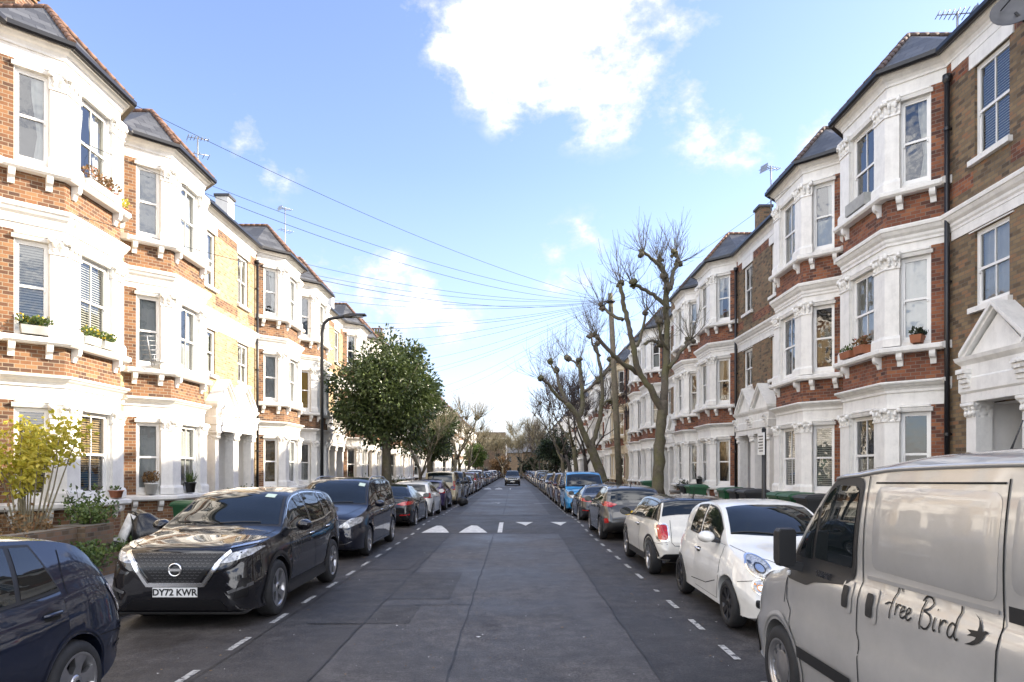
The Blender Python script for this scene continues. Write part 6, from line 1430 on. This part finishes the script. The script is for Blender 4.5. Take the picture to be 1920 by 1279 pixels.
r = empty('parking_sign', (4.72, 12.9, .1), 0, 'black post with a pale parking sign in front of the right houses', 'sign'); b = MB(); b.tube([(0,0,-.1),(0,0,2.55)], .04, 10); b.lathe([(0,2.55),(.045,2.55),(.03,2.6),(0,2.61)], 10); b.build('post', [M['black_plastic']], r)
b = MB(); b.box(-.062,-.045,-.16,.16,2.08,2.5); b.build('sign_plate', [M['plate_w']], r); b = MB(); [b.box(-.0645,-.0622,-.12,.12-.05*(k % 2),2.42-.055*k,2.44-.055*k) for k in range(6)]; b.build('sign_lettering', [M['ink']], r)
# ------------------------------------------------------------------ aerials and dish
tv_aerial('thin aerial on the roof past the second left bay', -9.55, 20.6, 10.6, 1.35, .6, 7); tv_aerial('tall aerial with two antennas above the third left bay roof', -10.4, 31.0, 11.2, 2.6, .9, 8); tv_aerial('low aerial beside a chimney behind the fourth left bay', -10.4, 33.2, 11.2, .9, 2.0, 6)
tv_aerial('large roof aerial at the top right corner above the gutter', 9.35, 14.4, 10.95, .62, 2.9, 9, K=.75); tv_aerial('small aerial at the edge of the second right bay roof', 7.75, 20.6, 10.3, .75, .4, 6); tv_aerial('lone aerial by the third right chimney', 10.4, 30.5, 11.4, 1.0, 1.0, 6)
r = empty('satellite_dish', (8.32, 11.0, 9.35), 0, 'grey satellite dish on the wall at the top right edge', 'satellite dish'); b = MB()
ax = Vector((-.55,-.75,.35)).normalized(); u = ax.orthogonal().normalized(); w = ax.cross(u); rings = [[u*cos(2*pi*k/24)*q*.34 + w*sin(2*pi*k/24)*q*.34 + ax*(.09*q*q-.09) + Vector((-.25,0,0)) for k in range(24)] for q in (.02,.4,.75,1)]; b.loft(rings, 0, True, False, True); b.loft([[p-ax*.01 for p in r_] for r_ in rings], 0, True, False, True); b.build('dish', [plain('dish_grey', (.10,.10,.105), .5, var=.2)], r)
b = MB(); b.tube([(.28,0,-.25),(-.1,0,-.22),(-.25,0,-.08)], .022, 8); b.tube([Vector((-.25,0,-.1))-w*.25, Vector((-.25,0,-.12))+ax*.38], .012, 6); b.ball(Vector((-.25,0,-.12))+ax*.38, .035, 8); b.build('bracket', [M['black_plastic']], r)
r = empty('loose_aerial', (-9.0, 16.98, 4.62), 0, 'broken aerial and dish frame lying on the second left bay sill', 'aerial'); b = MB(); b.tube([(.0,.0,-.16),(.05,-.35,.55)], .014, 5); [b.tube([(.0+.05*k/6-.12,-.35*k/6-.12,-.1+.62*k/6),(.05*k/6+.12,-.35*k/6+.12,-.06+.62*k/6)], .009, 4) for k in range(1,7)]; b.tube([(-.1,.2,-.1),(.05,0,-.12),(.1,-.1,.1)], .012, 5); b.build('rods', [M['steel']], r); b = MB(); b.lathe([(.0,-.02),(.16,.02),(.17,.03)], 14, 0, 'z', (.05,.15,-.05)); b.build('dish', [M['steel']], r)
# ------------------------------------------------------------------ gardens
def garden_wall(label, x, y0, y1, h, pier=True, mat='oldbrick', group='brick garden walls'):
    r = empty('garden_wall', (x, (y0+y1)/2, .1), 0, label, 'wall', group); L = y1-y0; b = MB(); b.box(-.11,.11,-L/2,L/2,-.05,h); b.build('wall', [M[mat]], r); b = MB(); b.box(-.14,.14,-L/2-.02,L/2+.02,h,h+.06); b.build('coping', [M['kerb']], r)
    if pier:
        for g in (-1, 1): b = MB(); b.box(-.19,.19,g*L/2-.19,g*L/2+.19,-.05,h+.22); b.box(-.22,.22,g*L/2-.22,g*L/2+.22,h+.22,h+.29,1); b.build('pier', [M[mat], M['kerb']], r)
    return r
WLX, WRX = -7.2, 6.35
r = empty('garden_wall', (-7.35, 10.1, .1), 0, 'old brown brick garden wall with a mossy pier, behind the blue hatchback', 'wall', 'brick garden walls'); b = MB(); b.box(-.12,.12,-4.2,1.2,-.05,.85); b.build('wall', [M['oldbrick']], r); b = MB(); b.box(-.35,.25,1.2,2.0,-.05,.86); b.build('pier', [M['oldbrick']], r); b = MB(); b.box(.28,.44,-4.2,2.4,-.05,.36); b.build('planter_kerb', [M['oldbrick']], r)
for i in range(1, 9):
    garden_wall('low brick garden wall, %s past the mossy pier on the left' % ORD[i-1], WLX, 14.0+6.4*i, 18.6+6.4*i, .75)
for i in range(10): garden_wall('low brick garden wall, %s from the camera on the right' % ORD[i], WRX, 7.6+6.4*i, 12.2+6.4*i, .7)
rg = random.Random(5)
# yellow-green shrub tree at the near left
r = empty('yellow_leaved_shrub', (-8.15, 11.4, .1), 0, 'tall leggy shrub with yellow green leaves at the near left window', 'shrub'); b = MB(); l = MB()
for k in range(16):
    a = rg.uniform(0,2*pi); e = Vector((rg.uniform(-.85,.6), rg.uniform(-.6,1.0), rg.uniform(1.75,2.6))); m = e*.5+Vector((0,0,.35))+rv(rg,.12); b.tube([(rg.uniform(-.1,.1),rg.uniform(-.1,.1),0), m*.6, m, e], [.022,.017,.012,.005], 5)
    for j in range(110):
        t = rg.uniform(.72,1.06); p = m.lerp(e, max(0,(t-.5)*2)) + rv(rg,.20); leaf(l, p, rv(rg)+Vector((.3,0,-.4)), .12*rg.uniform(.7,1.2), .033, rg)
b.build('stems', [M['twig_pale']], r); l.build('leaves', [M['leaf_yellow']], r)
shrub('dry_shrub', 'brown and yellow twiggy shrub behind the old garden wall', (-7.75, 11.0, .5), .45, 1.0, 420, M['leaf_brown'], rg, 'shrub', .08); shrub('garden_shrub', 'low green shrub growing on top of the mossy brick pier', (-7.4, 11.9, .88), .40, .42, 800, M['leaf_mid'], rg, 'shrub', .07); shrub('garden_shrub', 'round green shrub against the near left bay', (-8.1, 12.9, .3), .5, 1.35, 700, M['leaf_green'], rg, 'shrub', .08)
shrub('bare_shrub', 'pale bare stems rising at the left edge before the wall', (-7.0, 9.3, .1), .35, 1.2, 60, M['leaf_brown'], rg, 'shrub', .05); shrub('ivy_bed', 'bed of green ivy at the foot of the brick pier', (-6.98, 12.15, .25), .42, .42, 1500, M['leaf_mid'], rg, 'plant', .08); shrub('ivy_bed', 'trailing ivy along the low planter behind the hatchback', (-6.98, 11.2, .32), .42, .32, 1200, M['leaf_mid'], rg, 'plant', .08)
shrub('hedge', 'low green hedge below the left double porches', (-7.4, 20.6, .5), .8, .75, 1600, M['leaf_mid'], rg, 'hedge', .07); shrub('hedge', 'green hedge top behind the black crossover', (-7.5, 18.6, .6), .6, .75, 1000, M['leaf_green'], rg, 'hedge', .07); shrub('garden_shrub', 'bushy green shrub below the round evergreen', (-7.1, 30.5, .3), .8, 1.3, 1400, M['leaf_mid'], rg, 'shrub', .1)
shrub('spiky_palm', 'bright green spiky palm beyond the round evergreen', (-7.2, 36.5, .6), .3, 1.7, 900, M['leaf_mid'], rg, 'plant', .1, None, True); shrub('hedge', 'clipped hedge beside the spiky palm', (-7.1, 40.0, .2), .9, 1.2, 1400, M['leaf_green'], rg, 'hedge', .1)
wheelie('green wheelie bin before the second left bay', -7.7, 16.2, .0, M['bin_green']); wheelie('dark green wheelie bin just right of the front left bin', -7.75, 17.1, .1, M['bin_black'])
for i, (y, g, lab) in enumerate(((14.3,1,'green wheelie bin nearest the parking sign'), (15.0,1,'second green wheelie bin by the parking sign'), (13.5,0,'black wheelie bin before the white blinds house'), (17.0,0,'black wheelie bin beside the hanging plant sill'), (17.8,0,'second black wheelie bin by the hanging plant sill'), (18.7,1,'green wheelie bin under the bushy pot plant'), (22.3,1,'dark green wheelie bin behind the near bare tree'), (23.1,0,'black wheelie bin behind the near bare tree'), (30.2,1,'green wheelie bin before the telegraph pole'))): wheelie(lab, 5.95, y, pi, M['bin_green'] if g else M['bin_black'])
# scooter under its cover and black bag
r = empty('scooter', (-6.72, 12.6, .12), pi+.75, 'white scooter under a black cover in front of the green bin', 'scooter'); b = MB(); b.loft([[(.52,-.14,.25),(.58,0,.25),(.52,.14,.25),(.44,0,.25)], [(.42,-.17,.6),(.52,0,.62),(.42,.17,.6),(.34,0,.58)], [(.28,-.15,.95),(.36,0,1.0),(.28,.15,.95),(.2,0,.9)]], 0, True, True, True); b.loft([[(.75,-.06,.36),(.8,0,.5),(.75,.06,.36)], [(.4,-.07,.46),(.4,0,.62),(.4,.07,.46)]], 0, True, True, True); b.build('fairing', [M['line_new']], r)
b = MB(); n = 14; rings = []
for i in range(9): t = i/8; x = .34-1.3*t; w = .24+.1*sin(t*3); z1 = .98-.25*t+.1*sin(t*9); rings.append([(x, w*cos(2*pi*k/n)*(1+.12*sin(k*2.3+i)), .55+(z1-.55)*sin(2*pi*k/n)*(1+.08*sin(k*3.1+i*1.7)) if sin(2*pi*k/n) > 0 else .55+.35*sin(2*pi*k/n)) for k in range(n)])
b.loft(rings, 0, True, True, True); b.build('cover', [plain('black_plastic_sheet', (.012,.012,.013), .22)], r)
for x in (.62, -.62): b = MB(); b.lathe([(.14,-.05),(.25,-.05),(.26,0),(.25,.05),(.14,.05)], 24, 0, 'y', (x,0,.26), closed=True); b.build('wheel', [M['tyre']], r)
b = MB(); b.tube([(.3,-.3,1.0),(.26,0,1.02),(.3,.3,1.0)], .015, 6); b.build('handlebar', [M['black_plastic']], r)
r = empty('black_bag', (-2.72, 36.0, 0), 0, 'black rubbish sack lying in the road beside the cream people carrier', 'bag'); b = MB(); b.ball((0,0,.24), .27, 12, 0, (1.1,.9,.9), .12, rg); b.build('sack', [M['black_plastic']], r)
# window boxes and pots
pc = plain('terracotta_pot', (.3,.11,.05), .7, var=.2); pg = plain('grey_trough', (.35,.35,.33), .7, var=.2); pb = plain('black_pot', (.015,.015,.016), .5); pw = plain('white_pot', (.6,.6,.57), .5)
a45 = pi/4
pot_plant('grey window trough with yellow flowers on the near left side window sill', (-9.12,12.98,4.47), rg, pg, M['leaf_green'], .1,.16,.16,.2,200,False,M['petal_y'],.42,'window_box','window box',None,-.8); pot_plant('white window trough of yellow flowers on the near left front sill, left one', (-8.72,14.05,4.47), rg, pw, M['leaf_mid'], .1,.15,.15,.2,160,False,M['petal_y'],.4,'window_box','window box'); pot_plant('white window trough of yellow flowers on the near left front sill, right one', (-8.72,14.6,4.47), rg, pw, M['leaf_mid'], .1,.15,.15,.22,160,False,M['petal_y'],.4,'window_box','window box')
pot_plant('dry pinkish plant trough on the near left top sill', (-8.72,14.4,7.7), rg, pw, M['leaf_brown'], .1,.14,.22,.32,260,False,M['petal_r'],1.0,'window_box','window box'); pot_plant('small yellowish plant at the far corner of the near left top sill', (-8.75,15.25,7.6), rg, pc, M['leaf_yellow'], .09,.14,.16,.22,90)
pot_plant('terracotta trough of small plants on the right side window sill', (8.28,13.95,4.47), rg, pc, M['leaf_dark'], .1,.16,.12,.16,140,False,None,.52,'window_box','window box',None,-.8+pi/1); pot_plant('terracotta pot of red leaved plants on the right front sill', (7.72,15.15,4.47), rg, pc, M['leaf_brown'], .1,.18,.14,.22,120,False,M['petal_r'],.36,'window_box','window box'); pot_plant('small terracotta box at the far end of the right front sill', (7.72,15.75,4.47), rg, pc, M['leaf_green'], .1,.15,.12,.12,80,False,None,.45,'window_box','window box')
r = empty('window_box', (7.72,15.3,7.70), 0, 'empty grey box on the right top floor sill', 'window box'); b = MB(); b.box(-.10,.1,-.42,.42,0,.03); b.box(-.10,-.07,-.42,.42,.03,.26); b.box(.07,.1,-.42,.42,.03,.26); b.box(-.07,.07,-.42,-.39,.03,.26); b.box(-.07,.07,.39,.42,.03,.26); b.build('box', [pg], r)
pot_plant('white pot with a brown leaved plant on the second left ground sill', (-9.12,17.15,1.29), rg, pw, M['leaf_brown'], .15,.28,.22,.32,150); pot_plant('black pot of spiky grass on the second left front sill', (-8.7,18.35,1.29), rg, pb, M['leaf_green'], .14,.28,.2,.34,120,True); pot_plant('bowl shaped terracotta pot on the near left front sill', (-8.72,14.95,1.29), rg, pc, M['leaf_mid'], .15,.16,.08,.08,30)
pot_plant('bushy dark plant in a pot on the fourth right ground sill', (6.5,26.3,.8), rg, pb, M['leaf_dark'], .14,.25,.3,.5,240); pot_plant('black hanging pot on the third right ground sill', (7.7,28.4,1.29), rg, pb, M['leaf_dark'], .14,.25,.1,.1,30); pot_plant('yellow green plant pot on the third right side sill', (7.95,27.4,1.29), rg, pc, M['leaf_yellow'], .12,.2,.18,.3,120)
# iron railing beyond the round evergreen
r = empty('iron_railing', (-7.2, 27.8, .85), 0, 'thin brown iron railing in front of the third left bay', 'railing'); b = MB(); [b.tube([(0,-2.2,z),(0,2.2,z)], .018, 6) for z in (.1,.75)]; [b.tube([(0,-2.2+.14*k,0),(0,-2.2+.14*k,.75)], .010, 5) for k in range(32)]; b.build('bars', [plain('rusty_iron', (.09,.05,.03), .7)], r)
# grit, leaves and litter on the tarmac: too small and many to count
b = MB(); q = random.Random(9)
for i in range(900):
    x = q.uniform(-2.9, 2.15) if q.random() < .6 else (q.uniform(-3.4,-2.6) if q.random() < .5 else q.uniform(1.9,2.6)); y = 3 + 40*q.random()**1.6; r_ = q.uniform(.004,.016) if q.random() < .93 else q.uniform(.015,.03); a = q.uniform(0,6); z = rz_(y)+.017
    b.poly([(x+r_*cos(a+k*1.57)*(1 if k % 2 else .6), y+r_*sin(a+k*1.57), z+.004*(k % 2)) for k in range(4)], 0 if q.random() < .35 else 1)
b.build('street_litter', [M['line_new'], M['leaf_brown']], kind='stuff')
# ------------------------------------------------------------------ the end of the street
r = empty('brick_building', (-6.2, 176, 0), 0, 'plain brown brick building closing the far end of the street', 'building'); b = MB(); facet(b, (-9,0), (4.2,0), 0, 11.6, [(x, x+1.2, z, z+1.5) for x in (1.2,4.2,7.2,10.2) for z in (1.2,4.6,8.0)], .2); b.f = b.f; b.poly([(4.2,0,0),(4.2,12,0),(4.2,12,11.6),(4.2,0,11.6)]); b.poly([(-9,0,11.6),(4.2,0,11.6),(4.2,12,11.6),(-9,12,11.6)]); b.build('wall', [M['oldbrick']], r)
b = MB(); b.box(-9.1,4.1,-.1,.1,9.9,10.15); b.box(4.02,4.3,-.12,.1,0,11.7); b.build('white_trim', [M['white']], r)
for x in (1.2,4.2,7.2,10.2):
    for z in (1.2,4.6,8.0): b = MB(); b.box(-9+x,-9+x+1.2,.12,.18,z,z+1.5); b.build('window', [M['car_glass']], r)
r = empty('brick_building', (5.5, 172, 0), 0, 'dark brick building with a low roof at the right end of the street', 'building'); b = MB(); b.box(-3,14,4,14,0,6.5); b.build('wall', [M['brown']], r); b = MB(); b.prism([(-3.3,3.7,6.5),(-3.3,14.3,6.5),(-3.3,9,9.5)], (17.6,0,0)); b.build('roof', [M['slate']], r); b = MB(); [b.box(x,x+1,3.9,3.996,1.2,2.8) for x in (-1.5,1.5,4.5,7.5)]; b.build('windows', [M['car_glass']], r)

r = empty('terraced_house', (14, 215, 0), 0, 'dim far terrace crossing the end of the street behind the bare trees', 'house'); b = MB(); b.box(-60,40,0,9,0,7.2); b.build('wall', [M['brown']], r); b = MB(); b.prism([(-60,-.4,7.2),(-60,9.4,7.2),(-60,4.5,10.4)], (100,0,0)); b.build('roof', [M['slate']], r); b = MB(); [b.box(x,x+1.1,-.06,-.004,z,z+1.6) for x in range(-58,38,3) for z in (1,4.4)]; b.build('windows', [M['car_glass']], r)
leafy_tree('hedge', 'dark hedge below the big yellowish bare tree at the street end', (4.5, 168, 0), 4, 3.4, 2.2, rg, (M['bark_dark'], M['leaf_dark']), None, 3500, .45, .8, 40, 0, 'hedge'); leafy_tree('hedge', 'brown twiggy hedge in front of the far brick building', (-3.5, 172, 0), 4, 3.0, 2.6, rg, (M['bark_dark'], M['leaf_brown']), None, 3000, .4, 1.1, 40, 0, 'hedge')

# ------------------------------------------------------------------ sky, sun, camera
el, az = R(26.6), R(12)
w = bpy.data.worlds.new('World'); SC.world = w; w.use_nodes = True; t = w.node_tree; bg = t.nodes['Background']
sky = nd(t, 'ShaderNodeTexSky'); sky.sky_type = 'NISHITA'; sky.sun_disc = False; sky.sun_elevation = el; sky.sun_rotation = R(90)-az; sky.air_density = 1.0; sky.dust_density = .6; sky.ozone_density = 2.0
tc = nd(t, 'ShaderNodeTexCoord'); dirv = tc.outputs['Generated']
def vm(op, a, b_=None):
    n = t.nodes.new('ShaderNodeVectorMath'); n.operation = op; t.links.new(a, n.inputs[0])
    if b_ is not None: (n.inputs[1].__setattr__('default_value', b_) if isinstance(b_, tuple) else t.links.new(b_, n.inputs[1]))
    return n
mp = nd(t, 'ShaderNodeMapping'); mp.inputs['Scale'].default_value = (1,1,1.5); t.links.new(dirv, mp.inputs[0])
n1 = noise(t, mp.outputs[0], 5.5, 9, .62); n2 = noise(t, mp.outputs[0], 2.2, 7, .6)
blobs = [(1000,20,175,.8),(1110,40,190,.95),(920,75,120,.7),(975,170,85,.55),(1285,150,85,.55),(1225,0,140,.75),(1070,120,110,.7),(1095,490,80,.55),(1045,480,60,.5),(440,265,100,.5),(510,310,60,.4),(690,555,95,.62),(780,590,80,.52),(640,545,70,.6),(860,625,80,.5),(930,665,60,.42),(925,750,95,.85),(870,730,70,.7),(990,775,90,.7),(1350,230,95,.42),(1405,262,60,.36),(1555,195,90,.5),(800,15,80,.32),(740,640,90,.36)]
acc = None
for x, y, r_, k in blobs:
    c = Vector(((x-VX)/F, 1, (VY-y)/F)); ln = c.length; c = c.normalized(); rr = r_/F/ln*1.35
    d = vm('DISTANCE', dirv, tuple(c)).outputs['Value']
    f = mth(t, 'MULTIPLY', mth(t, 'MAXIMUM', mth(t, 'SUBTRACT', 1, mth(t, 'DIVIDE', d, rr)), 0), k)
    acc = f if acc is None else mth(t, 'MAXIMUM', acc, f)
sep = nd(t, 'ShaderNodeSeparateXYZ'); t.links.new(dirv, sep.inputs[0])
def mr(v, a, b_, c, d): n = nd(t, 'ShaderNodeMapRange'); t.links.new(v, n.inputs[0]); [n.inputs[i+1].__setattr__('default_value', q) for i, q in enumerate((a,b_,c,d))]; return n.outputs[0]
bmask = mr(sep.outputs[1], .3, -.15, 0, 1); back = mth(t, 'MULTIPLY', bmask, mr(n2, .42, .56, 0, .95))  # unseen clouds behind the camera, added as fill for the shaded fronts
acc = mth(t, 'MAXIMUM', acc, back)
cloud = mr(mth(t, 'ADD', acc, mth(t, 'ADD', mth(t, 'MULTIPLY', mth(t, 'SUBTRACT', n1, .5), 2.9), mth(t, 'MULTIPLY', mth(t, 'SUBTRACT', noise(t, mp.outputs[0], 19, 6, .65), .5), .9))), .24, .78, 0, 1)
cloud = mth(t, 'MULTIPLY', cloud, mr(acc, .02, .2, 0, 1))
haze = mr(sep.outputs[2], 0, .4, .5, .03)
skyc = mixc(t, 1, sky.outputs[0], SKY_TINT, 'MULTIPLY')
shade = mr(mth(t, 'ADD', mth(t, 'MULTIPLY', n1, .7), mth(t, 'MULTIPLY', cloud, .35)), .45, .75, .62, 1)
cc = nd(t, 'ShaderNodeCombineColor'); shade = mth(t, 'MULTIPLY', shade, mth(t, 'ADD', 1, mth(t, 'MULTIPLY', bmask, 1.4))); [t.links.new(mth(t, 'MULTIPLY', shade, k), cc.inputs[i]) for i, k in enumerate(CLOUD)]  # bmask makes the unseen clouds brighter than the visible ones, for more fill
c1 = mixc(t, haze, skyc, HAZEC); c2 = mixc(t, cloud, c1, cc.outputs[0])
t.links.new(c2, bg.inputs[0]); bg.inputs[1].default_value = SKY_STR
s = bpy.data.lights.new('sun', 'SUN'); s.energy = SUN; s.angle = R(.55); s.color = (1,.88,.72); so = bpy.data.objects.new('sun', s); COL.objects.link(so)
sd = Vector((cos(el)*cos(az), cos(el)*sin(az), sin(el))); so.rotation_euler = sd.to_track_quat('Z', 'Y').to_euler(); so.location = (60, 10, 60)
cam = bpy.data.cameras.new('camera'); co = bpy.data.objects.new('camera', cam); COL.objects.link(co); co.location = (0,0,EYE); co.rotation_euler = (pi/2,0,0)
cam.sensor_width = 36; cam.lens = 36*F/1920; cam.shift_x = -(VX-960)/1920; cam.shift_y = (VY-639.5)/1920; cam.clip_end = 3000; cam.clip_start = .05
SC.camera = co
SC.view_settings.view_transform = 'Standard'; SC.view_settings.look = 'None'; SC.view_settings.exposure = EXPO; SC.view_settings.gamma = 1; SC.view_settings.use_curve_mapping = False
SC.cycles.use_denoising = True; SC.cycles.max_bounces = 8; SC.cycles.transparent_max_bounces = 12; SC.cycles.caustics_reflective = False; SC.cycles.caustics_refractive = False; SC.cycles.sample_clamp_indirect = 4
